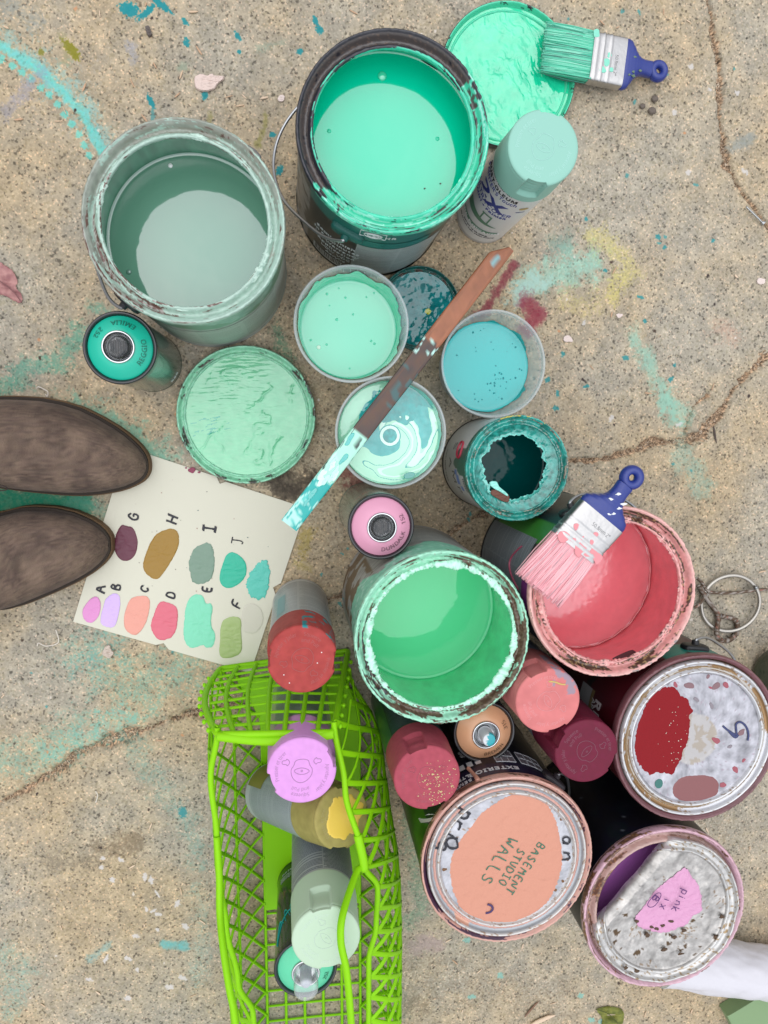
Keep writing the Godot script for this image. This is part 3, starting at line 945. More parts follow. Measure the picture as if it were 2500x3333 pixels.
func can_sage() -> void:
	var at := Vector3(-0.0914, 0, -0.1758)
	var o := thing("paint_can", "open gallon can of dull sage green paint beside the brown boots' teal spray can", "paint can", at, "gallon paint cans")
	o.set_meta("label", "open gallon can of dull sage green paint with its bail hanging down")
	var sage := Color(0.36, 0.53, 0.43)
	var pale := Color(0.40, 0.56, 0.47)
	var body := can_body(o, 1, 1, func(a: float, h: float, p: Vector3):
		var n := noise(p, 60.0)
		if h > 0.152 + n * 0.018 + 0.012 * sin(a * 0.09):
			return sage * 0.75 if noise(p, 130.0) > 0.1 else Color(0.16, 0.30, 0.24)
		if h > 0.136 + 0.01 * noise(p, 25.0):
			return Color(0.10, 0.20, 0.13)
		return Color(0.35, 0.39, 0.35) * (0.9 + 0.25 * n), M["body"])
	var lb := MB.new()
	wrap_patch(lb, 0.0841, 28, 125, 0.016, 0.128)
	part(body, "label", lb, tm(print_tex(512, 256, Color(0.62, 0.66, 0.62), Color(0.48, 0.53, 0.49), 6, 3, 3, 0.2)), "worn pale paper label with small print")
	can_rim(o, 1, 1, func(a: float, t: float, p: Vector3):
		var n := streak(p, t)
		var rusty := 0.42 * exp(-pow(wrapdeg(a, 150.0) / 50.0, 2)) + 0.12
		var metal := 0.45 * exp(-pow(wrapdeg(a, 275.0) / 55.0, 2)) * (1.0 if t > 0.25 and t < 0.6 else 0.3)
		if n > 0.56 - rusty * 0.95:
			return Color(0.12, 0.055, 0.04) if noise(p, 220.0) < 0.15 else Color(0.30, 0.27, 0.24)
		if streak(p, t) > 0.45 - metal:
			return Color(0.24, 0.25, 0.20)
		var inner := 1.0 if t > 0.58 else 0.0
		var lower := exp(-pow(wrapdeg(a, 62.0) / 62.0, 2))
		if streak(p, t, 18.0, 7.0) + 0.8 * inner + 0.75 * lower < 0.22:
			return Color(0.27, 0.30, 0.25) * (1.0 + 0.3 * noise(p, 120.0))
		return pale * (0.9 + 0.2 * noise(p, 200.0)), 0.0006)
	can_crust(o, 1, 1, [Color(0.26, 0.40, 0.33), Color(0.42, 0.58, 0.49), Color(0.50, 0.65, 0.56)], func(a: float): return 0.0014 + 0.0006 * sin(a * 0.07), 0.0722, 0.1885)
	can_inside(o, 1, 1, 0.118, func(a: float, h: float, p: Vector3): return Color(0.12, 0.37, 0.24) * (0.85 + 0.35 * noise(Vector3(p.x * 2, p.y * 0.4, p.z * 2), 40.0)), vm(0.22, 0, 0.6, 0.3))
	can_paint(o, 0.0831, 0.118, func(p: Vector3): return Color(0.150, 0.340, 0.240), vm(0.025, 0.0, 1.0, 0.9), 0.00010, 26.0)
	bubble(o, Vector3(-0.022, 0.1183, -0.071), 0.0022, M["wet"])
	bubble(o, Vector3(-0.064, 0.1183, 0.028), 0.0026, pm(lin(0.12, 0.25, 0.19), 0.05, 0, 1.0, 1.0))
	can_ear(o, 0.0838, 133, 0.158, M["black"])
	can_ear(o, 0.0838, -47, 0.158, M["black"])
	can_bail(o, 0.0838, 133, 0.158, 0.098, 0.050, M["dullwire"], 1.0)

func can_bright() -> void:
	var at := Vector3(0.0903, 0, -0.2578)
	var o := thing("paint_can", "open gallon can brimming with bright emerald green paint under a black rim", "paint can", at, "gallon paint cans")
	var green := Color(0.002, 0.54, 0.315)
	var body := can_body(o, 1, 1, func(a: float, h: float, p: Vector3):
		if h > 0.148 and a > 30 and a < 150:
			return Color(0.004, 0.12, 0.095)
		if a > 150 and a < 190 and h < 0.16 and noise(p, 30.0) > -0.1:
			return Color(0.22, 0.22, 0.21) * (0.9 + 0.5 * noise(p, 120.0))
		return Color(0.012, 0.016, 0.014), M["body"])
	var lb := MB.new()
	wrap_patch(lb, 0.0841, 48, 108.7, 0.012, 0.1265)
	part(body, "label", lb, tm(print_tex(512, 256, Color(0.60, 0.63, 0.62), Color(0.38, 0.43, 0.42), 5, 8, 2, 0.15)), "silver grey instruction panel with small print")
	var lb2 := MB.new()
	wrap_patch(lb2, 0.0841, 60, 107, 0.1275, 0.148)
	part(body, "label", lb2, tm(print_tex(512, 64, Color(0.05, 0.38, 0.35), Color(0.08, 0.50, 0.47), 5, 9, 3, 0.2)), "teal band of small print")
	var bc := MB.new()
	wrap_patch(bc, 0.0842, 115, 142, 0.006, 0.026)
	part(body, "barcode", bc, tm(barcode_tex()))
	var tx := MB.new()
	var rows := ["Semi Finish", "in 30 Minutes", "& a Warranty", "Application", "LOW VOC", "Acrylic"]
	for k in 6:
		on_cylinder(tx, rows[k], 0.0062, 0.0840, 124.5 - k * 0.6, 0.098 - k * 0.0125, k < 4)
	on_cylinder(tx, "1 HR", 0.006, 0.0840, 92, 0.167, true)
	part(body, "lettering", tx, pm(lin(0.50, 0.55, 0.53), 0.5))
	var ck := MB.new()
	for rr in [0.0062, 0.0040]:
		var ring := []
		for k in 24:
			ring.append(arc_pt(deg_to_rad(101.0) + cos(TAU * k / 24.0) * rr * 1.35 / 0.084, 0.0841, 0.169 + sin(TAU * k / 24.0) * rr))
		ck.tube(ring, 0.0006, 6, true)
	for c in [[-1, -1, 1, -1], [1, -1, 1, 1], [1, 1, -1, 1], [-1, 1, -1, -1]]:
		ck.tube([arc_pt(deg_to_rad(101.0) + c[0] * 0.0122 / 0.084, 0.0841, 0.169 + c[1] * 0.0082), arc_pt(deg_to_rad(101.0) + c[2] * 0.0122 / 0.084, 0.0841, 0.169 + c[3] * 0.0082)], 0.0004, 6)
	ck.tube([arc_pt(deg_to_rad(101.0), 0.0842, 0.173), arc_pt(deg_to_rad(101.0), 0.0842, 0.169), arc_pt(deg_to_rad(99.5), 0.0842, 0.169)], 0.0005, 6)
	part(body, "clock_emblem", ck, pm(lin(0.55, 0.62, 0.60), 0.4))
	can_rim(o, 1, 1, func(a: float, t: float, p: Vector3):
		var n := noise(p, 70.0)
		var wet := 1.0 - sm(74.0, 96.0, absf(wrapdeg(a, 55.0)) + n * 26.0)
		var st := streak(p, t, 20.0, 11.0)
		if t > 0.70 and st + wet * 0.7 + sm(0.74, 0.84, t) * 0.5 > 0.10:
			return Color(0.05, 0.60, 0.38) * (0.95 + 0.25 * n)
		if wet > 0.5 and st > -0.26:
			return Color(0.06, 0.56, 0.36) if st < 0.22 else Color(0.30, 0.72, 0.58)
		if t > 0.36 and t < 0.60 and noise(p, 60.0) > -0.45:
			return Color(0.075, 0.065, 0.06) if noise(p, 330.0) < 0.35 else Color(0.14, 0.10, 0.08)
		return Color(0.018, 0.019, 0.026), 0.0005)
	can_crust(o, 1, 1, [Color(0.05, 0.45, 0.28), Color(0.26, 0.78, 0.56), Color(0.34, 0.82, 0.62)], func(a: float): return 0.0007 + 0.0006 * maxf(0.0, sin(deg_to_rad(a))), 0.0716, 0.1890)
	can_inside(o, 1, 1, 0.157, func(a: float, h: float, p: Vector3): return Color(0.002, 0.56, 0.33) * (0.9 + 0.2 * noise(p, 60.0)), vm(0.15, 0, 0.6, 0.5))
	can_paint(o, 0.0831, 0.157, func(p: Vector3): return green, vm(0.02, 0.0, 1.0, 0.5), 0.00010, 22.0)
	bubble(o, Vector3(-0.006, 0.1575, -0.062), 0.0042, pm(lin(0.05, 0.6, 0.36), 0.04, 0, 1.0, 1.0))
	for q in [Vector3(-0.055, 0.157, -0.012), Vector3(0.046, 0.157, -0.010)]:
		bubble(o, q, 0.0020, pm(lin(0.03, 0.5, 0.30), 0.2))
	for q in [Vector3(0.034, 0.1574, 0.035), Vector3(0.049, 0.1574, 0.030)]:
		var sp := MB.new()
		film(sp, [Vector2(q.x - .0012, q.z), Vector2(q.x, q.z - .0008), Vector2(q.x + .0013, q.z - .0002), Vector2(q.x + .0002, q.z + .0009)], q.y, 0.0004, 0.0)
		part(o, "speck", sp, pm(lin(0.06, 0.07, 0.05), 0.6))
	can_ear(o, 0.0838, 117, 0.150, pm(lin(0.006, 0.09, 0.075), 0.5, 0.0, 0.5, 0.0, "fine", 0.8, 60), 0.017)
	can_ear(o, 0.0838, -63, 0.150, M["black"])
	can_bail(o, 0.0838, 117, 0.150, 0.112, 0.100, M["wire"], 1.0, 0.0017)

func can_mint() -> void:
	var at := Vector3(0.1393, 0, 0.2023)
	var o := thing("paint_can", "open can of fresh mint green paint with a thickly crusted white-streaked rim", "paint can", at, "gallon paint cans")
	var body := can_body(o, 1, 0.985, func(a: float, h: float, p: Vector3):
		var n := noise(Vector3(p.x, p.y * 0.35, p.z), 50.0)
		var drip := 0.135 + 0.02 * sin(deg_to_rad(a) * 5.0) + n * 0.03
		if h > drip:
			return Color(0.26, 0.62, 0.44) * (0.85 + 0.3 * noise(p, 200.0)) if noise(Vector3(p.x, p.y * 0.2, p.z), 200.0) > -0.35 else Color(0.40, 0.62, 0.52)
		if a > 178 and a < 222 and noise(p, 26.0) + (h - 0.09) * 2.0 > -0.10 and h < 0.145:
			return Color(0.17, 0.115, 0.07)
		if a > 170 and a < 190 and noise(p, 120.0) > 0.38:
			return Color(0.10, 0.32, 0.36)
		var st := noise(Vector3(p.x * 0.6, p.y * 8.0, p.z * 0.6), 60.0)
		return Color(0.38, 0.36, 0.33) * (0.85 + 0.45 * st), vm(0.6))
	var lb := MB.new()
	wrap_patch(lb, 0.0841, 255, 292, 0.03, 0.118)
	part(body, "label", lb, tm(print_tex(256, 256, Color(0.60, 0.60, 0.58), Color(0.46, 0.46, 0.45), 6, 12, 1, 0.3), 0.7), "paint-smeared grey label")
	can_rim(o, 1, 0.985, func(a: float, t: float, p: Vector3):
		var bare := 0.90 * exp(-pow(wrapdeg(a, 18.0) / 80.0, 2)) + 0.42 * exp(-pow(wrapdeg(a, 150.0) / 45.0, 2)) + 0.10
		var mid := 1.0 if t > 0.30 and t < 0.66 else 0.28
		var n := streak(p, t)
		if n > 0.40 - bare * mid * 0.85:
			var k := noise(p, 260.0)
			return Color(0.085, 0.05, 0.03) if k < 0.08 else (Color(0.02, 0.022, 0.03) if wrapdeg(a, 160.0) > -30 and wrapdeg(a, 160.0) < 40 else Color(0.15, 0.11, 0.07))
		if noise(p, 300.0) > 0.62:
			return Color(0.30, 0.28, 0.20)
		return Color(0.33, 0.70, 0.50) * (0.95 + 0.3 * noise(p, 150.0)), 0.0013)
	can_crust(o, 1, 0.985, [Color(0.30, 0.66, 0.46), Color(0.46, 0.80, 0.62), Color(0.56, 0.85, 0.70)], func(a: float): return 0.0024 + 0.0008 * sin(a * 0.05), 0.0715, 0.1892)
	can_inside(o, 1, 0.985, 0.068, func(a: float, h: float, p: Vector3): return Color(0.08, 0.72, 0.33) * (0.9 + 0.25 * noise(Vector3(p.x, p.y * 0.5, p.z), 55.0)), vm(0.16, 0, 0.7, 0.6, "lump", 0.25, 24))
	can_paint(o, 0.0831, 0.068, func(p: Vector3): return Color(0.15, 0.80, 0.41), vm(0.03, 0.0, 0.5, 0.0), 0.00012, 40.0)

func can_coral() -> void:
	var at := Vector3(0.3091, 0, 0.1614)
	var o := thing("paint_can", "open can of coral pink paint with a brush resting across its pink rim", "paint can", at, "gallon paint cans")
	var body := can_body(o, 1, 1, func(a: float, h: float, p: Vector3):
		if a > 214 and a < 232:
			return Color(0.04, 0.20, 0.03) if h > 0.02 else Color(0.02, 0.05, 0.03)
		if a >= 232:
			return Color(0.008, 0.028, 0.030)
		if a < 186 and a > 165 and h > 0.15:
			return Color(0.25, 0.02, 0.22)
		return Color(0.02, 0.02, 0.025), M["body"])
	var lb := MB.new()
	wrap_patch(lb, 0.0841, 168, 216, 0.004, 0.162, 60)
	part(body, "label", lb, tm(print_tex(1024, 512, Color(0.50, 0.53, 0.55), Color(0.26, 0.29, 0.31), 6, 21, 2, 0.1)), "grey instruction label covered in small print")
	var sm1 := MB.new()
	var arc := []
	for k in 14:
		var t := k / 13.0
		arc.append(arc_pt(deg_to_rad(lerpf(178, 207, t)), 0.0843, 0.155 - 0.035 * sin(t * PI) * (1.0 - t * 0.4) - 0.02 * t))
	sm1.tube(arc, 0.0016, 6, false, 0.4)
	part(body, "paint_smear", sm1, pm(lin(0.38, 0.07, 0.12), 0.5))
	can_rim(o, 1, 1, func(a: float, t: float, p: Vector3):
		var n := streak(p, t)
		var mid := 1.0 if t > 0.36 and t < 0.72 else 0.12
		var bare := (0.30 + 0.30 * exp(-pow(wrapdeg(a, 75.0) / 60.0, 2)) + 0.25 * exp(-pow(wrapdeg(a, 300.0) / 40.0, 2))) * mid
		if n > 0.52 - bare:
			return Color(0.07, 0.035, 0.02) if noise(p, 260.0) < 0.2 else Color(0.34, 0.22, 0.10)
		if a > 35 and a < 100 and t > 0.12 and t < 0.3 and noise(p, 140.0) > 0.12:
			return Color(0.24, 0.21, 0.20)
		var k := noise(p, 180.0)
		return Color(0.72, 0.40, 0.36) * (1.0 + 0.12 * k) if t < 0.36 else Color(0.66, 0.30, 0.28) * (1.0 + 0.3 * k), 0.0009)
	can_crust(o, 1, 1, [Color(0.55, 0.14, 0.15), Color(0.68, 0.30, 0.28), Color(0.74, 0.42, 0.38), Color(0.07, 0.03, 0.02)], func(a: float): return 0.0021 + 0.0010 * exp(-pow(wrapdeg(a, 120.0) / 40.0, 2)), 0.0718, 0.1880)
	can_inside(o, 1, 1, 0.105, func(a: float, h: float, p: Vector3): return Color(0.84, 0.185, 0.22) * (0.95 + 0.15 * noise(p, 60.0)), vm(0.28, 0, 0.5, 0.25, "lump", 0.3, 24))
	can_paint(o, 0.0831, 0.105, func(p: Vector3): return Color(0.84, 0.20, 0.235) * (1.0 + 0.06 * noise(p, 90.0)), vm(0.17, 0.0, 0.8, 0.35), 0.00014, 130.0)
	# drip of wet paint on the near inner wall
	var dr := MB.new()
	var ring := []
	for k in 40:
		var a := deg_to_rad(lerpf(-55, 112, k / 39.0))
		ring.append(arc_pt(a, 0.0818 + 0.0006 * sin(k * 1.7), 0.1075 + 0.0006 * sin(k * 0.9)))
	dr.tube(ring, 0.0010, 6)
	part(o, "paint_line", dr, pm(lin(0.66, 0.17, 0.18), 0.2, 0, 0.8, 0.5))
	can_ear(o, 0.0838, -112, 0.160, M["black"])
	can_ear(o, 0.0838, 68, 0.160, M["black"])
	can_bail(o, 0.0838, -112, 0.160, 0.094, 0.05, M["wire"], 1.0)

func rust_spots(o: Node3D, pts: Array, y: float, r: float) -> void:
	for p in pts:
		var mb := MB.new()
		var ring := []
		for k in 9:
			var a := TAU * k / 9.0
			ring.append(p + Vector2(cos(a), sin(a) * 0.8) * r * rng.randf_range(0.5, 1.3))
		film(mb, ring, y, 0.00015, 0.0001, 300.0, 0.2)
		part(o, "rust_spot", mb, pm(lin(0.16, 0.08, 0.035), 0.85))

func can_red() -> void:
	var at := Vector3(0.4028, 0, 0.3152)
	var s := 1.032
	var o := thing("paint_can", "closed can with deep red paint on its scuffed silver lid", "paint can", at, "gallon paint cans")
	var body := can_body(o, s, 1.02, func(a: float, h: float, p: Vector3):
		if a > 250 and a < 300 and h > 0.155 and noise(p, 40.0) > -0.25:
			return Color(0.008, 0.20, 0.16)
		if h > 0.12 + 0.03 * noise(p, 30.0) or noise(Vector3(p.x, p.y * 0.15, p.z), 60.0) > 0.15:
			return Color(0.055, 0.006, 0.010)
		return Color(0.010, 0.008, 0.010), M["body"])
	var lb := MB.new()
	wrap_patch(lb, 0.0867, 186, 200, 0.098, 0.124)
	part(body, "label", lb, pm(lin(0.30, 0.31, 0.31), 0.5))
	var lb2 := MB.new()
	wrap_patch(lb2, 0.0867, 186, 200, 0.1245, 0.131)
	part(body, "label", lb2, pm(lin(0.20, 0.15, 0.06), 0.5))
	var tx := MB.new()
	on_cylinder(tx, "R", 0.014, 0.0866, 193, 0.144, true)
	on_cylinder(tx, "AP", 0.007, 0.0866, 191, 0.133)
	on_cylinder(tx, "E", 0.014, 0.0866, 185, 0.144, true)
	part(body, "lettering", tx, pm(lin(0.5, 0.5, 0.5), 0.5))
	can_rim(o, s, 1.02, func(a: float, t: float, p: Vector3):
		var n := streak(p, t, 16.0, 9.0)
		if t > 0.42:
			return Color(0.22, 0.14, 0.06) if n > -0.1 else Color(0.45, 0.42, 0.38)
		return Color(0.16, 0.06, 0.07) if n < 0.35 else Color(0.10, 0.03, 0.035), 0.0006)
	var top := 0.1955
	var lid := can_lid(o, s, top, func(a: float, r: float, p: Vector3):
		var n := noise(p, 60.0)
		if r > 0.0705 and r < 0.0765:
			if noise(p, 22.0) + 0.35 * noise(p, 200.0) > 0.12 + 0.30 * sin(deg_to_rad(a) * 2.0):
				return Color(0.30, 0.18, 0.08)
			return Color(0.55, 0.55, 0.58)
		if r >= 0.0765 or r > 0.067:
			return Color(0.62, 0.62, 0.63) if noise(p, 220.0) < 0.35 else Color(0.30, 0.22, 0.16)
		if r < 0.028 and Vector2(p.x + 0.004, p.z - 0.001).length() < 0.027:
			return Color(0.36, 0.31, 0.26) if noise(p, 60.0) > 0.0 else Color(0.42, 0.40, 0.39)
		if noise(p, 240.0) > 0.46:
			return Color(0.34, 0.28, 0.32)
		var sc := noise(Vector3(p.x, 0, p.z * 0.25), 150.0)
		return Color(0.40, 0.395, 0.425) * (1.0 + 0.5 * n + 0.25 * sc + 0.2 * noise(p, 330.0)),
		func(p: Vector3): return noise(p, 30.0) * 0.0003 + (0.0004 if absf(Vector2(p.x + 0.004, p.z - 0.001).length() - 0.027) < 0.0012 else 0.0), vm(0.30, 0.45, 0.5, 0.0, "fine", 0.25, 50))
	var y := top - 0.0016
	var q := MB.new()
	film(q, local([Vector2(0.3726,0.2591),Vector2(0.3792,0.2621),Vector2(0.3848,0.2712),Vector2(0.3927,0.2729),Vector2(0.3938,0.2818),Vector2(0.3998,0.2859),Vector2(0.3936,0.2907),Vector2(0.396,0.2998),Vector2(0.3946,0.3099),Vector2(0.3939,0.3214),Vector2(0.389,0.3276),Vector2(0.3882,0.3379),Vector2(0.382,0.3453),Vector2(0.3811,0.353),Vector2(0.3706,0.3511),Vector2(0.3627,0.3493),Vector2(0.3564,0.353),Vector2(0.3471,0.347),Vector2(0.3401,0.3351),Vector2(0.3367,0.3221),Vector2(0.3376,0.3069),Vector2(0.3409,0.2944),Vector2(0.3465,0.277),Vector2(0.3562,0.2649),Vector2(0.3649,0.26)], at), y, 0.0006, 0.0001, 200.0, 0.04)
	part(lid, "paint_patch", q, pm(lin(0.22, 0.010, 0.014), 0.5, 0, 0.25, 0, "fine", 0.5, 50), "deep red paint pool")
	var fk := MB.new()
	for k in 34:
		var c := Vector2(-0.026, 0.000) + Vector2(rng.randfn() * 0.009, rng.randfn() * 0.017)
		var w := rng.randf_range(0.0002, 0.0007)
		fk.face([Vector3(c.x - w, y + 0.00105, c.y), Vector3(c.x, y + 0.0012, c.y - w), Vector3(c.x + w, y + 0.00105, c.y + w * 0.4), Vector3(c.x, y + 0.0011, c.y + w)])
	part(lid, "dust_flecks", fk, pm(lin(0.62, 0.55, 0.45), 0.8))
	var q2 := MB.new()
	film(q2, local([Vector2(0.3804,0.3647),Vector2(0.3878,0.3567),Vector2(0.3996,0.3552),Vector2(0.4168,0.356),Vector2(0.4283,0.3611),Vector2(0.4315,0.3705),Vector2(0.4281,0.3808),Vector2(0.4171,0.3854),Vector2(0.4012,0.3856),Vector2(0.3891,0.3822),Vector2(0.3802,0.3751)], at), y, 0.0004, 0.0001, 200.0, 0.03)
	part(lid, "paint_patch", q2, pm(lin(0.21, 0.075, 0.075), 0.45), "dull brick red oval")
	var q3 := MB.new()
	film(q3, local([Vector2(0.36,0.3608),Vector2(0.3631,0.3571),Vector2(0.3683,0.3574),Vector2(0.3696,0.364),Vector2(0.3662,0.3679),Vector2(0.3615,0.3661)], at), y, 0.0004, 0.0)
	part(lid, "paint_drop", q3, pm(lin(0.03, 0.14, 0.12), 0.45), "dark teal drop")
	for d in [Vector2(0.4123,0.251),Vector2(0.416,0.2474),Vector2(0.3932,0.259),Vector2(0.4324,0.2601),Vector2(0.4012,0.2745),Vector2(0.4179,0.2817),Vector2(0.422,0.2615),Vector2(0.4566,0.3425),Vector2(0.4409,0.3267),Vector2(0.4246,0.3193),Vector2(0.4527,0.3117),Vector2(0.4478,0.3518),Vector2(0.4354,0.3681),Vector2(0.3777,0.2577),Vector2(0.3699,0.2554),Vector2(0.4155,0.2625)]:
		var dm := MB.new()
		var ring := []
		var rx := rng.randf_range(0.0022, 0.006)
		var tn := rng.randf() * 3.0
		for k in 8:
			var a := TAU * k / 8.0
			ring.append(d - Vector2(at.x, at.z) + (Vector2(cos(a) * rx, sin(a) * rx * 0.6) * rng.randf_range(0.7, 1.2)).rotated(tn))
		film(dm, ring, y, 0.00035, 0.0, 100.0, 0.08)
		part(lid, "paint_drop", dm, pm([lin(0.20, 0.11, 0.12), lin(0.22, 0.19, 0.21), lin(0.30, 0.07, 0.09)][rng.randi() % 3], 0.5))
	var mk := MB.new()
	mk.tube(soft(local([Vector3(0.4313,0.1945,0.3039),Vector3(0.4376,0.1945,0.3094),Vector3(0.4472,0.1945,0.3151),Vector3(0.4462,0.1945,0.3086),Vector3(0.4451,0.1945,0.3021),Vector3(0.4503,0.1945,0.2998),Vector3(0.4572,0.1945,0.3053),Vector3(0.4605,0.1945,0.3145),Vector3(0.4596,0.1945,0.321)], at), 2), 0.0011, 6, false, 0.15)
	mk.tube(soft(local([Vector3(0.439,0.1945,0.3102),Vector3(0.446,0.1945,0.3176),Vector3(0.4485,0.1945,0.3139)], at), 2), 0.0016, 6, false, 0.15)
	part(lid, "marker_scrawl", mk, pm(lin(0.035, 0.045, 0.13), 0.6))
	can_ear(o, 0.0838 * s, -84, 0.168, M["black"])
	can_ear(o, 0.0838 * s, 96, 0.168, M["black"])
	can_bail(o, 0.0838 * s, -84, 0.168, 0.100, 0.05, M["wire"], 1.0)

func can_peach() -> void:
	var at := Vector3(0.2065, 0, 0.4319)
	var s := 1.032
	var o := thing("paint_can", "closed can with a peach-painted lid lettered in green marker", "paint can", at, "gallon paint cans")
	var body := can_body(o, s, 1.02, func(a: float, h: float, p: Vector3):
		if a > 175 and a < 205:
			return Color(0.02, 0.07, 0.006) if noise(p, 14.0) > -0.2 else Color(0.035, 0.11, 0.010)
		if a > 140 and a <= 175:
			return Color(0.018, 0.035, 0.012)
		return Color(0.010, 0.009, 0.018), M["body"])
	var lb := MB.new()
	wrap_patch(lb, 0.0867, 238, 300, 0.162, 0.190)
	part(body, "label", lb, pm(lin(0.014, 0.010, 0.032), 0.3), "dark violet label band")
	var tx := MB.new()
	on_cylinder(tx, "EXTERIOR", 0.0062, 0.0868, 263.5, 0.1735, true, 1.35)
	on_cylinder(tx, "ULTRA", 0.0048, 0.0868, 242, 0.172, true, 1.2)
	on_cylinder(tx, "SEMI", 0.0048, 0.0868, 240.5, 0.181, true, 1.2)
	on_cylinder(tx, "BE", 0.016, 0.0866, 246, 0.125, true, 1.3)
	for k in 3:
		wrap_patch(tx, 0.0866, 242 + k * 6, 246 + k * 6, 0.147, 0.157, 6)
	part(body, "lettering", tx, pm(lin(0.55, 0.55, 0.56), 0.4))
	var wd := MB.new()
	for w in [[268.0, 282.0], [286.0, 304.0]]:
		wrap_patch(wd, 0.0866, w[0], w[1], 0.134, 0.160, 14)
	part(body, "window_picture", wd, pm(lin(0.16, 0.15, 0.17), 0.4), "printed grey window")
	var fr := MB.new()
	for w in [[268.0, 282.0], [286.0, 304.0]]:
		for k in 4:
			var a: float = deg_to_rad(lerpf(w[0], w[1], k / 3.0))
			fr.tube([arc_pt(a, 0.0867, 0.134), arc_pt(a, 0.0867, 0.160)], 0.0006, 5)
		for k in 3:
			var pts := []
			for j in 8:
				pts.append(arc_pt(deg_to_rad(lerpf(w[0], w[1], j / 7.0)), 0.0867, 0.134 + 0.013 * k))
			fr.tube(pts, 0.0006, 5)
	part(body, "window_picture_bars", fr, pm(lin(0.40, 0.42, 0.45), 0.4))
	var dr := MB.new()
	dr.tube([arc_pt(deg_to_rad(248), 0.0874, 0.160), arc_pt(deg_to_rad(249), 0.0874, 0.17), arc_pt(deg_to_rad(250), 0.0876, 0.182), arc_pt(deg_to_rad(250), 0.088, 0.19)], [0.0022, 0.0018, 0.0022, 0.003], 8)
	part(body, "paint_drip", dr, pm(lin(0.56, 0.28, 0.20), 0.4))
	can_rim(o, s, 1.02, func(a: float, t: float, p: Vector3):
		var n := streak(p, t)
		var worn := exp(-pow(wrapdeg(a, 180.0) / 70.0, 2)) * 0.7 + 0.15
		if t > 0.30 and t < 0.5 and streak(p, t, 14.0, 5.0) > 0.28 - worn * 0.5:
			return Color(0.05, 0.015, 0.04)
		if t < 0.22 and n > 0.42 - worn * 0.5:
			return Color(0.13, 0.07, 0.045)
		return Color(0.58, 0.31, 0.25) * (0.95 + 0.2 * n) if noise(p, 260.0) < 0.42 else Color(0.40, 0.30, 0.22), 0.0006)
	var top := 0.1955
	var lid := can_lid(o, s, top, func(a: float, r: float, p: Vector3):
		if r > 0.0705 and r < 0.0768:
			if a > 120 and a < 140 and noise(p, 40.0) > -0.2:
				return Color(0.62, 0.36, 0.26)
			return Color(0.34, 0.36, 0.38) * (1.0 + 0.1 * noise(p, 80.0))
		if r >= 0.0768 or r > 0.0665:
			return Color(0.58, 0.56, 0.54) if noise(p, 260.0) < 0.3 else Color(0.36, 0.24, 0.16)
		if noise(p, 200.0) > 0.52:
			return Color(0.26, 0.17, 0.10)
		return Color(0.42, 0.42, 0.445) * (1.0 + 0.5 * noise(p, 50.0) + 0.25 * noise(p, 300.0)),
		func(p: Vector3): return noise(p, 30.0) * 0.0003, vm(0.30, 0.4, 0.5, 0.0, "fine", 0.25, 50))
	var y := top - 0.0016
	var q := MB.new()
	film(q, local([Vector2(0.2044,0.3657),Vector2(0.2173,0.3625),Vector2(0.2343,0.3676),Vector2(0.2476,0.3765),Vector2(0.2553,0.3905),Vector2(0.259,0.4056),Vector2(0.2627,0.4181),Vector2(0.2645,0.4346),Vector2(0.2637,0.451),Vector2(0.2582,0.4684),Vector2(0.2518,0.4804),Vector2(0.2414,0.4919),Vector2(0.2243,0.5001),Vector2(0.2072,0.5048),Vector2(0.19,0.5019),Vector2(0.1755,0.4958),Vector2(0.1611,0.4863),Vector2(0.1538,0.4706),Vector2(0.1497,0.4554),Vector2(0.1473,0.4377),Vector2(0.15,0.4231),Vector2(0.1563,0.4102),Vector2(0.1676,0.3964),Vector2(0.1777,0.3825),Vector2(0.1904,0.374)], at), y, 0.0009, 0.0013, 46.0, 0.02)
	part(lid, "paint_patch", q, pm(lin(0.57, 0.265, 0.185), 0.5, 0, 0.3, 0, "lump", 0.7, 16), "peach paint covering most of the lid")
	var gk := MB.new()
	var yy := y + 0.0016
	scribble(gk, "BASEMENT", Vector3(0.2383,0.1955,0.4154) - at, 124.0, 0.0092, 0.00055, 0.86, 0.60)
	scribble(gk, "STUDIO", Vector3(0.2174,0.1955,0.4206) - at, 119.0, 0.0084, 0.00055, 0.86, 0.60)
	scribble(gk, "WALLS", Vector3(0.2061,0.1955,0.407) - at, 122.0, 0.0128, 0.00062, 0.86, 0.62)
	for k in gk.V.size():
		gk.V[k].y += yy - 0.1955
	part(lid, "marker_lettering", gk, pm(lin(0.035, 0.16, 0.10), 0.5), "green handwritten words BASEMENT STUDIO WALLS")
	var bk := MB.new()
	scribble(bk, "pria", Vector3(0.1594,0.1949,0.3741) - at, 124.0, 0.0150, 0.0010, 0.85, 0.8)
	part(lid, "marker_lettering", bk, M["ink"], "black handwritten letters beside the peach paint")
	bk = MB.new()
	scribble(bk, "O", Vector3(0.147,0.1949,0.4023) - at, 124.0, 0.0140, 0.0010, 0.9, 0.8)
	part(lid, "marker_lettering", bk, M["ink"])
	bk = MB.new()
	scribble(bk, "a", Vector3(0.2641,0.1949,0.4109) - at, 100.0, 0.013, 0.0009, 0.9, 0.8)
	part(lid, "marker_lettering", bk, M["ink"])
	bk = MB.new()
	scribble(bk, "n", Vector3(0.2646,0.1949,0.4286) - at, 100.0, 0.013, 0.0009, 0.9, 0.8)
	part(lid, "marker_lettering", bk, M["ink"], "black handwritten letters beside the peach paint")
	var pk := MB.new()
	pk.tube(soft(local([Vector3(0.1865,0.1958,0.4783),Vector3(0.1911,0.1958,0.4801),Vector3(0.1925,0.1958,0.4843),Vector3(0.1893,0.1958,0.4875),Vector3(0.1847,0.1958,0.4878)], at), 2), 0.0011, 6, false, 0.15)
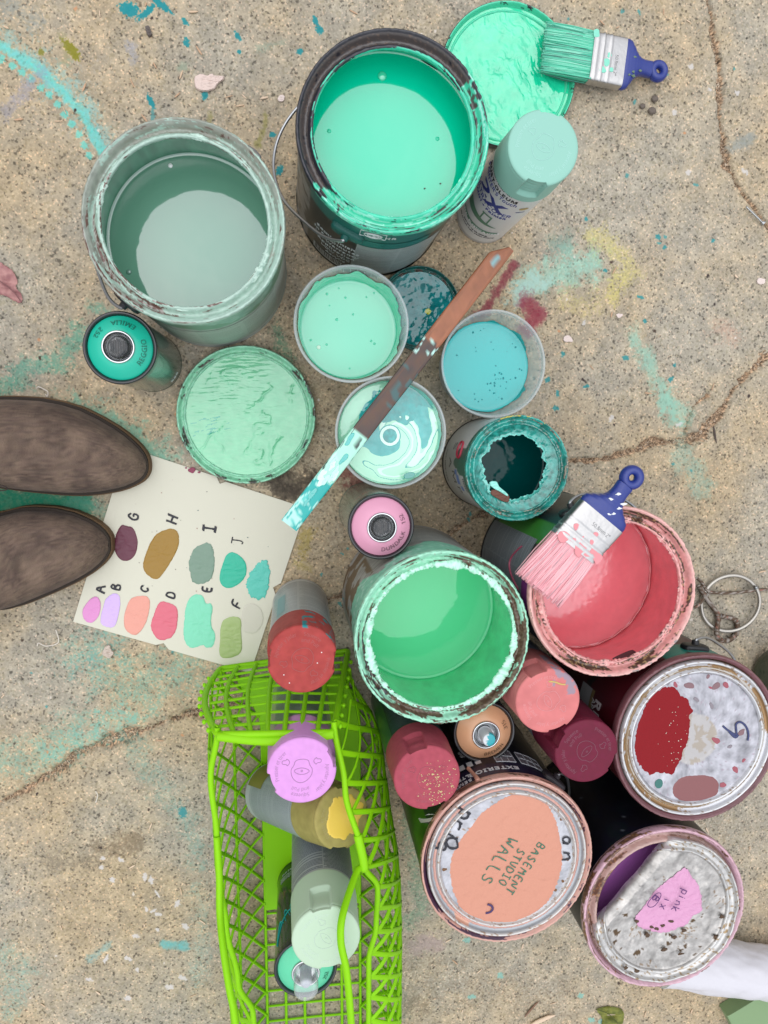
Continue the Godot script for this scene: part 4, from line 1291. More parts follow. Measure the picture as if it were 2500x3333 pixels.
	part(lid, "marker_scrawl", pk, pm(lin(0.06, 0.03, 0.11), 0.6))
	rust_spots(lid, local([Vector2(0.1425,0.4386),Vector2(0.2652,0.3925),Vector2(0.2693,0.4377),Vector2(0.266,0.4608),Vector2(0.1435,0.4079),Vector2(0.2582,0.4698),Vector2(0.2626,0.3937),Vector2(0.1388,0.4504)], at), y, 0.0024)
	can_ear(o, 0.0838 * s, -50, 0.168, pm(lin(0.03, 0.025, 0.03), 0.5))
	can_ear(o, 0.0838 * s, 130, 0.168, M["black"])
	can_bail(o, 0.0838 * s, -50, 0.168, 0.098, 0.085, M["wire"], 1.0)
	# torn label flap on the left
	var fl := MB.new()
	fl.face([arc_pt(deg_to_rad(196), 0.0868, 0.15), arc_pt(deg_to_rad(200), 0.0895, 0.17), arc_pt(deg_to_rad(207), 0.0885, 0.186), arc_pt(deg_to_rad(216), 0.0868, 0.192), arc_pt(deg_to_rad(208), 0.087, 0.172)])
	part(body, "label_flap", fl, M["white"])

func can_lavender() -> void:
	var at := Vector3(0.3766, 0, 0.4994)
	var s := 1.032
	var o := thing("paint_can", "black can of violet paint half covered by a folded rusty lid", "paint can", at, "gallon paint cans")
	var body := can_body(o, s, 1.02, func(a: float, h: float, p: Vector3):
		if noise(p, 300.0) > 0.62:
			return Color(0.10, 0.11, 0.13)
		return Color(0.006, 0.007, 0.012) * (1.0 + 0.6 * noise(p, 30.0)), vm(0.45))
	can_rim(o, s, 1.02, func(a: float, t: float, p: Vector3):
		var n := streak(p, t)
		var rusty := 0.30 * exp(-pow(wrapdeg(a, 200.0) / 60.0, 2)) + 0.16
		if n > 0.50 - rusty:
			return Color(0.13, 0.065, 0.04) if noise(p, 240.0) < 0.2 else Color(0.30, 0.15, 0.07)
		if t > 0.45:
			return Color(0.46, 0.30, 0.26) * (1.0 + 0.3 * n)
		return Color(0.58, 0.36, 0.42) * (1.0 + 0.2 * noise(p, 200.0)), 0.0007)
	can_inside(o, s, 1.02, 0.10, func(a: float, h: float, p: Vector3): return Color(0.40, 0.22, 0.40) * (1.0 + 0.2 * noise(p, 40.0)), vm(0.4))
	can_paint(o, 0.0831 * s, 0.160, func(p: Vector3): return Color(0.46, 0.15, 0.50), vm(0.10, 0, 0.8, 0.4))
	# the lid: folded up along a chord, lying tilted in the rim
	var top := 0.1965
	var fold := Vector2(-0.012, -0.0085)            # a point of the fold
	var fd := Vector2(-0.62, -0.785).normalized()    # across the fold towards the open side, set below
	fd = (Vector2(0.3071,0.515) - Vector2(0.373,0.4386)).normalized().orthogonal()
	fold = (Vector2(0.3071,0.515) + Vector2(0.373,0.4386)) * 0.5 - Vector2(at.x, at.z)
	if fd.x > 0.0:
		fd = -fd
	var mb := MB.new()
	var ps := soft([Vector2(.0796, -.0030), Vector2(.0798, .0002), Vector2(.0788, .0026), Vector2(.0772, .0026), Vector2(.0764, .0004), Vector2(.0754, -.0014), Vector2(.0722, -.0018), Vector2(.0706, -.0012), Vector2(.0698, .0010), Vector2(.0686, .0020), Vector2(.0672, .0010), Vector2(.0660, -.0010)], 1)
	for k in 40:
		ps.append(Vector2(.0655 * (1.0 - (k + 1) / 40.0) + 0.00001, -.0012))
	lathe(mb, ps, 260, func(u: float, v: float, p: Vector3):
		var q := Vector2(p.x, p.z)
		var r := q.length()
		var n := noise(p, 60.0)
		if v < 0.32:
			return Color(0.55, 0.54, 0.52) if noise(p, 200.0) < 0.32 else Color(0.30, 0.20, 0.10)
		if n > 0.40 and p.z > 0.0:
			return Color(0.10, 0.06, 0.03)
		if noise(p, 200.0) + 0.8 * noise(p + Vector3(1, 2, 0), 26.0) + 0.25 * exp(-pow((p.z - 0.02) / 0.014, 2)) > 0.72:
			return Color(0.24, 0.17, 0.11)
		return Color(0.43, 0.41, 0.385) * (1.0 + 0.5 * n + 0.25 * noise(p, 240.0)),
		func(u: float, v: float, p: Vector3):
			var q := Vector2(p.x, p.z)
			var d := (q - fold).dot(fd)
			var y := top + 0.003 + p.y + noise(p, 26.0) * 0.0022 * (1.0 - v * 0.2) + 0.0003 * (1.0 - absf(noise(p, 45.0)) * 3.0) * sm(0.3, 0.5, v)
			if d > 0.0:
				# the flap curls down into the can and back under
				var ang := minf(d / 0.007, 2.5)
				var rest := maxf(d - 0.0175, 0.0)
				var out := 0.007 * sin(ang) + rest * cos(2.5)
				var down := 0.007 * (1.0 - cos(ang)) + rest * sin(2.5)
				q = q - fd * d + fd * out * 0.9
				y -= down
			else:
				y += 0.0012 * exp(d / 0.01)
			return Vector3(q.x, y, q.y))
	var lid := part(o, "folded_lid", mb, vm(0.30, 0.55, 0.5, 0.0, "lump", 0.4, 20), "bent rusty silver lid")
	var q := MB.new()
	var outline := local([Vector2(0.3964,0.4514),Vector2(0.4015,0.4625),Vector2(0.4091,0.4703),Vector2(0.414,0.4809),Vector2(0.4162,0.4942),Vector2(0.4175,0.5045),Vector2(0.4068,0.5079),Vector2(0.4015,0.5163),Vector2(0.3902,0.5211),Vector2(0.3789,0.5245),Vector2(0.3659,0.5233),Vector2(0.3543,0.5178),Vector2(0.3471,0.5157),Vector2(0.3424,0.5037),Vector2(0.3505,0.4957),Vector2(0.3571,0.4862),Vector2(0.3651,0.4739),Vector2(0.3761,0.4662),Vector2(0.3871,0.4585)], at)
	film(q, outline, top + 0.0026, 0.0010, 0.0020, 70.0, 0.05)
	for k in q.V.size():
		q.V[k].y += noise(Vector3(q.V[k].x, 0, q.V[k].z), 26.0) * 0.0022 * 0.85
	part(lid, "paint_patch", q, pm(lin(0.60, 0.29, 0.46), 0.42, 0, 0.5, 0, "lump", 0.7, 30), "wrinkled pink paint skin")
	var tk := MB.new()
	scribble(tk, "pink", Vector3(0.391,0.2035,0.473) - at, 118.0, 0.0085, 0.0005, 0.8, 0.7)
	scribble(tk, "mix", Vector3(0.3755,0.2035,0.4746) - at, 118.0, 0.0085, 0.0005, 0.85, 0.7)
	scribble(tk, "B", Vector3(0.3608,0.2035,0.4777) - at, 125.0, 0.0070, 0.0006, 0.9, 0.8)
	tk.tube(soft_loop(local([Vector3(0.3528,0.2035,0.487),Vector3(0.3587,0.2035,0.4789),Vector3(0.3642,0.2035,0.4751),Vector3(0.3682,0.2035,0.4766),Vector3(0.366,0.2035,0.4838),Vector3(0.3607,0.2035,0.4906),Vector3(0.3551,0.2035,0.4908)], at), 1), 0.00045, 6, true, 0.3)
	part(lid, "marker_lettering", tk, pm(lin(0.09, 0.02, 0.13), 0.6), "faint purple handwriting on the pink paint")
	for d in [Vector2(0.3613,0.5156),Vector2(0.3727,0.5151),Vector2(0.3671,0.5183),Vector2(0.3811,0.5108),Vector2(0.356,0.5238),Vector2(0.3754,0.541),Vector2(0.3945,0.5487),Vector2(0.344,0.5082),Vector2(0.3348,0.5591),Vector2(0.3463,0.564),Vector2(0.4314,0.5322),Vector2(0.4389,0.5108),Vector2(0.3961,0.5231),Vector2(0.3863,0.5295)]:
		var dm := MB.new()
		var ring := []
		for k in 9:
			var a := TAU * k / 9.0
			ring.append(d - Vector2(at.x, at.z) + Vector2(cos(a), sin(a) * 0.7) * rng.randf_range(0.0012, 0.0045))
		var yb := top + 0.0036 + noise(Vector3(d.x - at.x, 0, d.y - at.z), 26.0) * 0.0018
		film(dm, ring, yb, 0.0010, 0.0004, 300.0, 0.2)
		part(lid, "rust_spot", dm, pm(lin(0.085, 0.05, 0.028), 0.85))

func can_quart() -> void:
	var at := Vector3(0.2296, 0, 0.0424)
	var o := thing("paint_can", "small open can of dark teal paint with a torn dried skin inside", "paint can", at)
	var s := 0.0533 / 0.0838
	var hs := 0.128 / 0.1934
	var teal := Color(0.006, 0.15, 0.12)
	var light := Color(0.03, 0.36, 0.30)
	var body := can_body(o, s, hs, func(a: float, h: float, p: Vector3):
		if h < 0.006:
			return Color(0.01, 0.01, 0.012)
		var drip := 0.104
		for d in [[194.0, 9.0, 0.068], [184.0, 7.0, 0.060], [176.0, 6.0, 0.078], [188.0, 14.0, 0.090]]:
			if absf(wrapdeg(a, d[0])) < d[1]:
				drip = minf(drip, d[2] + 0.0016 * pow(absf(wrapdeg(a, d[0])) / d[1], 2) * 8.0)
		if h > drip:
			return Color(0.004, 0.11, 0.075)
		return Color(0.50, 0.50, 0.48) * (1.0 + 0.06 * noise(p, 40.0)), M["body"])
	var tx := MB.new()
	on_cylinder(tx, "S", 0.012, 0.0533, 204, 0.050, false, 1.3)
	on_cylinder(tx, "A", 0.011, 0.0533, 183, 0.044, false, 1.3)
	on_cylinder(tx, "M", 0.012, 0.0533, 166, 0.058, false, 1.2)
	on_cylinder(tx, "P", 0.011, 0.0533, 150, 0.064, false, 1.2)
	on_cylinder(tx, "interior exterior enamel", 0.0026, 0.0533, 178, 0.018)
	part(body, "lettering", tx, pm(lin(0.16, 0.15, 0.13), 0.5))
	var rd := MB.new()
	var loop := []
	for k in 20:
		var t := TAU * k / 20.0
		loop.append(arc_pt(deg_to_rad(200.0 + cos(t) * 10.0 - sin(t) * 3.0), 0.0535, 0.080 + sin(t) * 0.010))
	rd.tube(loop, 0.0020, 6, true, 0.3)
	part(body, "red_swirl", rd, pm(lin(0.42, 0.03, 0.06), 0.4))
	var bl := MB.new()
	wrap_patch(bl, 0.0535, 158, 170, 0.070, 0.082, 8)
	wrap_patch(bl, 0.0535, 170, 176, 0.066, 0.076, 8)
	wrap_patch(bl, 0.0535, 150, 156, 0.078, 0.088, 8)
	part(body, "blue_blocks", bl, pm(lin(0.12, 0.22, 0.50), 0.4))
	var ck := MB.new()
	for k in 16:
		var a := 150.0 + (k % 8) * 2.2
		wrap_patch(ck, 0.0535, a, a + 1.3, 0.098 + (k / 8) * 0.003, 0.1005 + (k / 8) * 0.003, 2)
	part(body, "checker_strip", ck, M["ink"])
	can_rim(o, s * 1.01, hs, func(a: float, t: float, p: Vector3):
		var n := streak(p, t, 36.0)
		var right := exp(-pow(wrapdeg(a, 10.0) / 60.0, 2))
		if n > 0.38 - 0.35 * right * (1.0 if t < 0.3 else 0.5):
			return Color(0.34, 0.30, 0.22) if noise(p, 300.0) > 0.0 else Color(0.10, 0.10, 0.09)
		if t < 0.3 and absf(wrapdeg(a, 275.0)) < 26 and noise(p, 60.0) > 0.0:
			return Color(0.42, 0.36, 0.04)
		return light.lerp(teal, clampf(0.5 + 1.6 * noise(p, 60.0), 0.0, 1.0)), 0.0010, vm(0.24, 0, 0.7, 0.4))
	# torn skin: a ragged ring reaching over the opening
	var sk := MB.new()
	sk.grid(220, 14, func(u: float, v: float):
		var a := u * TAU
		var c := arc_pt(a, 1.0, 0.0)
		var inner := 0.0335 + 0.0035 * noise(c * 0.05, 46.0) + 0.0022 * noise(c * 0.05, 160.0) - 0.002 * cos(a - 0.4)
		var r := lerpf(0.0462, inner, v)
		var y := 0.1245 - 0.0050 * sin(v * PI * 0.5) + 0.0016 * noise(c * r, 190.0) * v + 0.0012 * sm(0.75, 1.0, v)
		return arc_pt(a, r, y), true,
		func(u: float, v: float, p: Vector3):
			var n := noise(p, 120.0)
			return Color(0.12, 0.54, 0.46) if v > 0.84 - 0.3 * n else light.lerp(teal, clampf(0.45 + n * 1.4, 0.0, 1.0)))
	part(o, "torn_paint_skin", sk, vm(0.24, 0, 0.7, 0.4, "lump", 0.6, 60))
	var fl := MB.new()
	film(fl, local([Vector2(0.2026,0.0658),Vector2(0.2076,0.0639),Vector2(0.2136,0.0664),Vector2(0.2217,0.0684),Vector2(0.2238,0.0733),Vector2(0.2229,0.0782),Vector2(0.2179,0.0781),Vector2(0.2098,0.0741),Vector2(0.2032,0.0701)], at), 0.1205, 0.002, 0.001, 150.0, 0.05)
	part(o, "rusty_flake", fl, pm(lin(0.16, 0.07, 0.05), 0.7, 0, 0.4, 0, "lump", 0.8, 60))
	var fw := MB.new()
	film(fw, local([Vector2(0.2012,0.0559),Vector2(0.2091,0.055),Vector2(0.2102,0.0604),Vector2(0.2163,0.0653),Vector2(0.2224,0.0703),Vector2(0.2215,0.0727),Vector2(0.2133,0.0672),Vector2(0.2053,0.0633),Vector2(0.2018,0.0603)], at), 0.1222, 0.0015, 0.001, 200.0, 0.08)
	part(o, "pale_flake", fw, pm(lin(0.30, 0.78, 0.68), 0.4, 0, 0.5, 0.2, "lump", 0.6, 60))
	var iw := MB.new()
	iw.grid(90, 6, func(u: float, v: float): return arc_pt(u * TAU, 0.0525, lerpf(0.119, 0.045, v)), true)
	part(o, "inner_wall", iw, pm(lin(0.003, 0.085, 0.08), 0.25, 0, 0.5, 0.2))
	can_paint(o, 0.0524, 0.058, func(p: Vector3): return Color(0.003, 0.075, 0.072), vm(0.10, 0, 0.35, 0.0), 0.0006, 34.0, 0.0)

# ---------------------------------------------------------------- spray cans
func up_to(o: Node3D, foot: Vector3, head: Vector3, spin := 0.0) -> void:   # stand the thing's y axis along foot -> head
	var y := (head - foot).normalized()
	var x := Vector3.RIGHT if absf(y.x) < 0.95 else Vector3.BACK
	x = (x - y * x.dot(y)).normalized()
	var b := Basis(x, y, x.cross(y))
	o.transform = Transform3D(b * Basis(Vector3.UP, spin), foot)

func spray_body(o: Node3D, r: float, top: float, colour: Callable, m = null) -> void:
	var mb := MB.new()
	var ps := [Vector2(0.0001, .006), Vector2(.022, .004), Vector2(.0295, .0012), Vector2(.0312, .0), Vector2(r + .0003, .0010), Vector2(r + .0005, .0026), Vector2(r, .0044)]
	for k in 41:
		ps.append(Vector2(r, lerpf(.005, top - .004, k / 40.0)))
	ps.append(Vector2(r + .0003, top - .003))
	ps.append(Vector2(r + .0003, top - .0012))
	ps.append(Vector2(r - .001, top))
	ps.append(Vector2(r - .006, top + .002))
	lathe(mb, ps, 120, func(u: float, v: float, p: Vector3): return colour.call(u * 360.0, p.y, p))
	part(o, "body", mb, m if m != null else vm(0.28, 0, 0.5))

# rounded cap with two squeeze panels let into its side
func spray_cap(o: Node3D, y0: float, y1: float, r0: float, r1: float, slot: float, colour: Callable, m: Material, half := 17.0, deep := 0.0022, long := 0.030) -> MeshInstance3D:
	var mb := MB.new()
	var ps := [Vector2(r0, y0), Vector2(r0, y0 + .001)]
	for k in 22:
		ps.append(Vector2(lerpf(r0, r1 + .0006, (k + 1) / 23.0), lerpf(y0 + .001, y1 - .004, (k + 1) / 23.0)))
	ps.append_array([Vector2(r1 + .0002, y1 - .0036), Vector2(r1 - .004, y1 - .0034)])
	lathe(mb, ps, 180, func(u: float, v: float, p: Vector3): return colour.call(u * 360.0, p),
		func(u: float, v: float, p: Vector3):
			var a := u * 360.0
			var w := minf(absf(wrapdeg(a, slot)), absf(wrapdeg(a, slot + 180.0)))
			var rr := Vector2(p.x, p.z).length()
			if w < half and p.y > y1 - long and rr > r1 - deep:
				return Vector3(p.x, 0, p.z) * ((r1 - deep + 0.0006 * sin(p.y * 2600.0) * (1.0 if p.y < y1 - .006 else 0.0)) / rr) + Vector3(0, p.y, 0)
			return p)
	var c := part(o, "cap", mb, m)
	# the moulded plate on top, cut back over the squeeze panels
	var pl := MB.new()
	var tp := soft([Vector2(r1 - .002, y1 - .0044), Vector2(r1 + .0007, y1 - .0042), Vector2(r1 + .0008, y1 - .0018), Vector2(r1 - .0004, y1 - .0004), Vector2(r1 - .0030, y1), Vector2(r1 - .006, y1)], 1)
	for k in 14:
		tp.append(Vector2((r1 - .006) * (1.0 - (k + 1) / 14.0) + .00001, y1))
	lathe(pl, tp, 180, func(u: float, v: float, p: Vector3): return colour.call(u * 360.0, p),
		func(u: float, v: float, p: Vector3):
			var a := u * 360.0
			var w := minf(absf(wrapdeg(a, slot)), absf(wrapdeg(a, slot + 180.0)))
			var rr := Vector2(p.x, p.z).length()
			if w < half and rr > r1 - deep:
				return Vector3(p.x, 0, p.z) * ((r1 - deep) / rr) + Vector3(0, p.y, 0)
			return p)
	part(o, "cap_top", pl, m)
	return c

# the squeeze-and-pull instructions moulded into the cap's top
func cap_marks(o: Node3D, y: float, r: float, turn: float, m: Material, size := 0.0034) -> void:
	var mb := MB.new()
	var c := Vector3(0, y - 0.00012, 0)
	on_ring(mb, "Presser et tirer", size, c, r * 0.76, turn + 195, true)
	on_ring(mb, "Squeeze", size, c, r * 0.76, turn + 95, true)
	on_ring(mb, "and Pull", size, c, r * 0.58, turn + 95, true)
	on_ring(mb, "Apretar y Jalar", size, c, r * 0.76, turn + 22, true)
	part(o, "moulded_lettering", mb, m)
	var pc := MB.new()
	var t := deg_to_rad(turn)
	var f := func(ps: Array, closed: bool):
		var w := []
		for q in ps:
			var v: Vector2 = (q * r * 0.33).rotated(t)
			w.append(Vector3(v.x, y, v.y))
		pc.tube(soft_loop(w, 2) if closed else soft(w, 2), 0.00035, 6, closed, 0.5)
	f.call([Vector2(-1, -.2), Vector2(-.7, -.5), Vector2(-.55, -1.1), Vector2(.6, -1.1), Vector2(.7, -.5), Vector2(1, -.1), Vector2(.8, .6), Vector2(.2, 1.1), Vector2(-.4, 1.1), Vector2(-.9, .6)], true)
	f.call([Vector2(-.8, -.1), Vector2(0, -.35), Vector2(.8, .0), Vector2(.3, .35), Vector2(-.4, .3)], true)
	f.call([Vector2(-.1, .0), Vector2(.0, -.1), Vector2(.1, .0), Vector2(0, .1)], true)
	for sx in [-1.0, 1.0]:
		f.call([Vector2(sx * 1.0, -.9), Vector2(sx * 1.35, -1.25), Vector2(sx * 1.35, -1.05), Vector2(sx * 1.75, -1.05), Vector2(sx * 1.75, -.7), Vector2(sx * 1.35, -.7), Vector2(sx * 1.3, -.5)], true)
	part(o, "moulded_pictogram", pc, m)

func capped_can(label: String, at: Vector3, h: float, cap_y: float, slot: float, body: Callable, cap: Callable, capm: Material, marks: Material, turn: float, r := 0.0328, r1 := 0.0318) -> Node3D:
	var o := thing("spray_can", label, "spray can", at, "spray paint cans")
	spray_body(o, r, cap_y + 0.004, body)
	var c := spray_cap(o, cap_y, h, r + 0.0008, r1, slot, cap, capm)
	cap_marks(c, h + 0.0001, r1, turn, marks)
	return o

func printed(o: Node3D, r: float, a0: float, a1: float, y0: float, y1: float, t: Texture2D, label := "") -> void:
	var mb := MB.new()
	wrap_patch(mb, r, a0, a1, y0, y1)
	part(o, "label", mb, tm(t, 0.35), label)

# graffiti can: black collar, coloured dome, valve cup and a smoked or clear nozzle cap
func loop_can(label: String, at: Vector3, ring_h: float, body: Callable, dome: Color, words: Array, nozzle: String, r := 0.0325) -> Node3D:
	var o := thing("spray_can", label, "spray can", at, "spray paint cans")
	var bt := ring_h - 0.006
	spray_body(o, r, bt, body, vm(0.22, 0, 0.6, 0.3))
	var cl := MB.new()
	lathe(cl, soft([Vector2(r - .0012, bt - .006), Vector2(r + .0006, bt - .005), Vector2(r + .0009, bt + .002), Vector2(r + .0006, ring_h - .0005), Vector2(r - .0010, ring_h), Vector2(r - .0028, ring_h - .0012), Vector2(r - .0032, ring_h - .004)], 1), 110)
	part(o, "collar", cl, M["blackgloss"])
	var dm := MB.new()
	var ps := []
	for k in 15:
		var t := k / 14.0
		ps.append(Vector2(lerpf(r - .0034, .0138, t), ring_h - .003 + .0085 * sin(t * 1.35)))
	lathe(dm, ps, 90)
	part(o, "dome", dm, pm(lin(dome.r, dome.g, dome.b), 0.3, 0, 0.5))
	var yt := ring_h + .0053
	var cup := MB.new()
	lathe(cup, soft([Vector2(.0150, yt - .002), Vector2(.0150, yt + .0012), Vector2(.0142, yt + .0022), Vector2(.0130, yt + .0020), Vector2(.0122, yt), Vector2(.0118, yt - .004), Vector2(.009, yt - .006), Vector2(.0001, yt - .006)], 1), 60)
	part(o, "valve_cup", cup, M["bright"])
	var nb := MB.new()
	if nozzle == "smoke":
		for k in 5:
			nb.box(Vector3(-.0045 + k * .0022, yt + .0015, 0), Vector3(.0008, 0, 0), Vector3(0, .0028, 0), Vector3(0, 0, .0072 - absf(k - 2) * .001))
		nb.box(Vector3(0, yt - .001, 0), Vector3(.007, 0, 0), Vector3(0, .0022, 0), Vector3(0, 0, .0045))
		part(o, "nozzle", nb, M["black"])
		var lens := MB.new()
		lathe(lens, [Vector2(.0117, yt - .002), Vector2(.0116, yt + .003), Vector2(.0108, yt + .0055), Vector2(.0085, yt + .0072), Vector2(.004, yt + .008), Vector2(.00001, yt + .0081)], 48)
		part(o, "nozzle_cap", lens, glass(Color(0.12, 0.14, 0.14), 0.30, 0.04))
	elif nozzle == "bare":
		lathe(nb, soft([Vector2(.0075, yt - .005), Vector2(.0075, yt + .006), Vector2(.0068, yt + .0125), Vector2(.0058, yt + .0135), Vector2(.00001, yt + .0135)], 1), 40, func(u: float, v: float, p: Vector3): return Color(0.03, 0.36, 0.40) if p.y > yt + .010 and p.x > -0.001 + 0.004 * noise(p, 200.0) else Color(0.62, 0.66, 0.68))
		part(o, "nozzle", nb, vm(0.3))
	else:
		lathe(nb, soft([Vector2(.0062, yt - .005), Vector2(.0060, yt + .012), Vector2(.0045, yt + .016), Vector2(.00001, yt + .016)], 1), 32)
		part(o, "nozzle", nb, pm(lin(0.45, 0.46, 0.55), 0.4))
		var cc := MB.new()
		lathe(cc, soft([Vector2(.0128, yt - .001), Vector2(.0126, yt + .020), Vector2(.0118, yt + .0245), Vector2(.0085, yt + .0255), Vector2(.0078, yt + .0250), Vector2(.00001, yt + .0250)], 1), 48)
		part(o, "nozzle_cap", cc, glass(Color(0.88, 0.90, 0.90), 0.26, 0.05))
	var tx := MB.new()
	for w in words:
		on_ring(tx, w[0], 0.0040, Vector3(0, ring_h + .0022, 0), .0226, w[1], w[2], false, w[3] if w.size() > 3 else 1.15, 0.45)
	part(o, "lettering", tx, pm(lin(dome.r * 0.25, dome.g * 0.25, dome.b * 0.25), 0.5))
	return o

func build_sprays() -> void:
	var flat := func(c: Color): return func(_a: float, _p: Vector3): return c
	# ---- white labelled can with the pale seafoam cap
	var at := Vector3(0.2231, 0, -0.247)
	var o := capped_can("white labelled spray can with a pale seafoam cap beside the emerald paint lid", at, 0.204, 0.160, 100.0,
		func(a: float, h: float, p: Vector3): return Color(0.42, 0.40, 0.38) if h < 0.006 else Color(0.66, 0.66, 0.65),
		func(a: float, p: Vector3): return Color(0.28, 0.53, 0.44), vm(0.38, 0, 0.22), pm(lin(0.33, 0.60, 0.52), 0.4), 20.0)
	var rr := 0.0328
	var navy := MB.new()
	on_cylinder(navy, "2", 0.020, rr, 162, 0.1230, true, 1.25, 0.0)
	on_cylinder(navy, "X", 0.022, rr, 128, 0.1180, true, 1.35, 0.0)
	on_cylinder(navy, "ULTRA COVER", 0.0072, rr, 140, 0.1075, false, 0.92)
	on_cylinder(navy, "PAINT + PRIMER", 0.0046, rr, 140, 0.0985, true, 1.05)
	on_cylinder(navy, "PAINTER'S Touch", 0.0062, rr, 146, 0.1415, false, 0.85)
	wrap_patch(navy, rr + 0.0003, 74, 90, 0.1225, 0.1245, 8)
	part(o, "lettering", navy, pm(lin(0.02, 0.035, 0.22), 0.4), "navy blue lettering")
	var blk := MB.new()
	on_cylinder(blk, "RUST-OLEUM", 0.0060, rr, 146, 0.1500, true, 1.0)
	on_cylinder(blk, "QUALITY SINCE 1921", 0.0022, rr, 146, 0.1585, true, 1.1)
	on_cylinder(blk, "NET WT. 12 OZ. (340 g)", 0.0024, rr, 128, 0.0300, true, 1.0)
	on_cylinder(blk, "use on wood, metal, plaster, masonry", 0.0016, rr, 128, 0.0245, false, 1.0)
	part(o, "lettering", blk, M["ink"], "black lettering")
	var gr := MB.new()
	var swoosh := []
	for k in 16:
		swoosh.append(k / 15.0)
	gr.grid(40, 4, func(u: float, v: float):
		var a := lerpf(176.0, 97.0, u)
		var w := lerpf(0.017, 0.001, pow(u, 1.2))
		return arc_pt(deg_to_rad(a), rr + 0.0003, 0.0800 - u * 0.016 - w * v))
	wrap_patch(gr, rr + 0.0003, 84, 176, 0.0395, 0.0465, 30)
	part(o, "green_swoosh", gr, pm(lin(0.075, 0.22, 0.135), 0.4))
	var wt := MB.new()
	on_cylinder(wt, "METAL, PLASTIC & MORE", 0.0036, rr + 0.0003, 130, 0.0412, true, 1.0)
	part(o, "lettering", wt, M["white"], "white lettering on the green band")
	var bench := MB.new()
	for q in [[138, 116, 0.090, 0.087], [136, 133, 0.087, 0.066], [119, 116, 0.087, 0.068]]:
		wrap_patch(bench, rr + 0.0005, q[1], q[0], q[3], q[2], 6)
	part(o, "furniture_picture", bench, pm(lin(0.075, 0.22, 0.135), 0.4))
	var gold := MB.new()
	gold.grid(24, 3, func(u: float, v: float):
		var q := Vector2(cos(u * TAU), sin(u * TAU)) * (1.0 - v)
		return arc_pt(deg_to_rad(81.0 + q.x * 8.5), rr + 0.0003, 0.1340 + q.y * 0.0035), true)
	part(o, "seal", gold, pm(lin(0.42, 0.28, 0.07), 0.4))
	# ---- red cap in front of the basket
	at = Vector3(0.0039, 0, 0.2132)
	o = capped_can("spray can with a dusty red cap and a teal-smudged side standing against the green basket", at, 0.204, 0.150, 5.0,
		func(a: float, h: float, p: Vector3): return Color(0.40, 0.40, 0.39) if h < 0.005 else Color(0.52, 0.52, 0.51),
		func(a: float, p: Vector3):
			if p.x > -0.02 and a > 270 and Vector2(p.x, p.z).length() > 0.030 and noise(p, 70.0) > 0.22:
				return Color(0.03, 0.22, 0.24)
			return Color(0.36, 0.060, 0.054) * (1.0 + 0.22 * noise(p, 90.0)), vm(0.5, 0, 0.22), pm(lin(0.34, 0.07, 0.065), 0.5), 200.0)
	printed(o, 0.0331, 200, 330, 0.012, 0.148, print_tex(512, 512, Color(0.62, 0.63, 0.63), Color(0.38, 0.39, 0.42), 7, 31, 2, 0.12), "scuffed silver label of small print")
	var sm2 := MB.new()
	wrap_patch(sm2, 0.0333, 222, 240, 0.06, 0.135, 8)
	part(o, "paint_smear", sm2, pm(lin(0.22, 0.33, 0.34), 0.5))
	for d in [Vector2(0.014, 0.004), Vector2(-0.017, 0.014), Vector2(0.018, -0.006), Vector2(-0.012, 0.022)]:
		bubble(o, Vector3(d.x, 0.2041, d.y), 0.0006, M["white"])
	# ---- burgundy cap
	at = Vector3(0.1223, 0, 0.336)
	o = capped_can("spray can with a speckled dusty rose cap between the green basket and the peach can", at, 0.204, 0.150, 252.0,
		func(a: float, h: float, p: Vector3): return Color(0.035, 0.11, 0.05),
		func(a: float, p: Vector3):
			return Color(0.36, 0.070, 0.095) * (1.0 + 0.15 * noise(p, 120.0)), vm(0.42, 0, 0.22), pm(lin(0.32, 0.065, 0.09), 0.5), 0.0)
	printed(o, 0.0331, 215, 330, 0.03, 0.147, print_tex(512, 512, Color(0.10, 0.19, 0.17), Color(0.34, 0.46, 0.47), 7, 41, 2, 0.12), "dark green label of small print")
	var spk := MB.new()
	for k in 150:
		var c := Vector2(rng.randfn() * 0.011 + 0.010, rng.randfn() * 0.011 + 0.008)
		if c.length() > 0.030:
			continue
		var q := rng.randf_range(0.0002, 0.0009)
		spk.face([Vector3(c.x - q, 0.2042, c.y), Vector3(c.x, 0.2044, c.y - q * 0.8), Vector3(c.x + q * 1.2, 0.2042, c.y), Vector3(c.x + q * 0.3, 0.2043, c.y + q)])
	part(o, "paint_speckle", spk, pm(lin(0.55, 0.42, 0.20), 0.5), "pale yellow speckles")
	# ---- coral cap
	at = Vector3(0.2412, 0, 0.2646)
	o = capped_can("spray can with a coral pink cap touching the coral paint can", at, 0.204, 0.142, 250.0,
		func(a: float, h: float, p: Vector3): return Color(0.30, 0.34, 0.42),
		func(a: float, p: Vector3):
			var n := noise(p, 60.0)
			if p.x > 0.004 and p.z < -0.006 and n > 0.02:
				return Color(0.32, 0.24, 0.29)
			return Color(0.58, 0.185, 0.18) * (1.0 + 0.15 * n), vm(0.45, 0, 0.22), pm(lin(0.62, 0.24, 0.24), 0.5), 60.0)
	var yl := MB.new()
	yl.tube(soft([Vector3(0.000, 0.2042, -0.020), Vector3(0.007, 0.2042, -0.019), Vector3(0.012, 0.2042, -0.0165), Vector3(0.017, 0.2042, -0.016)], 2), 0.0008, 6, false, 0.4)
	part(o, "paint_dribble", yl, pm(lin(0.55, 0.40, 0.12), 0.4))
	# ---- maroon cap
	at = Vector3(0.2822, 0, 0.3182)
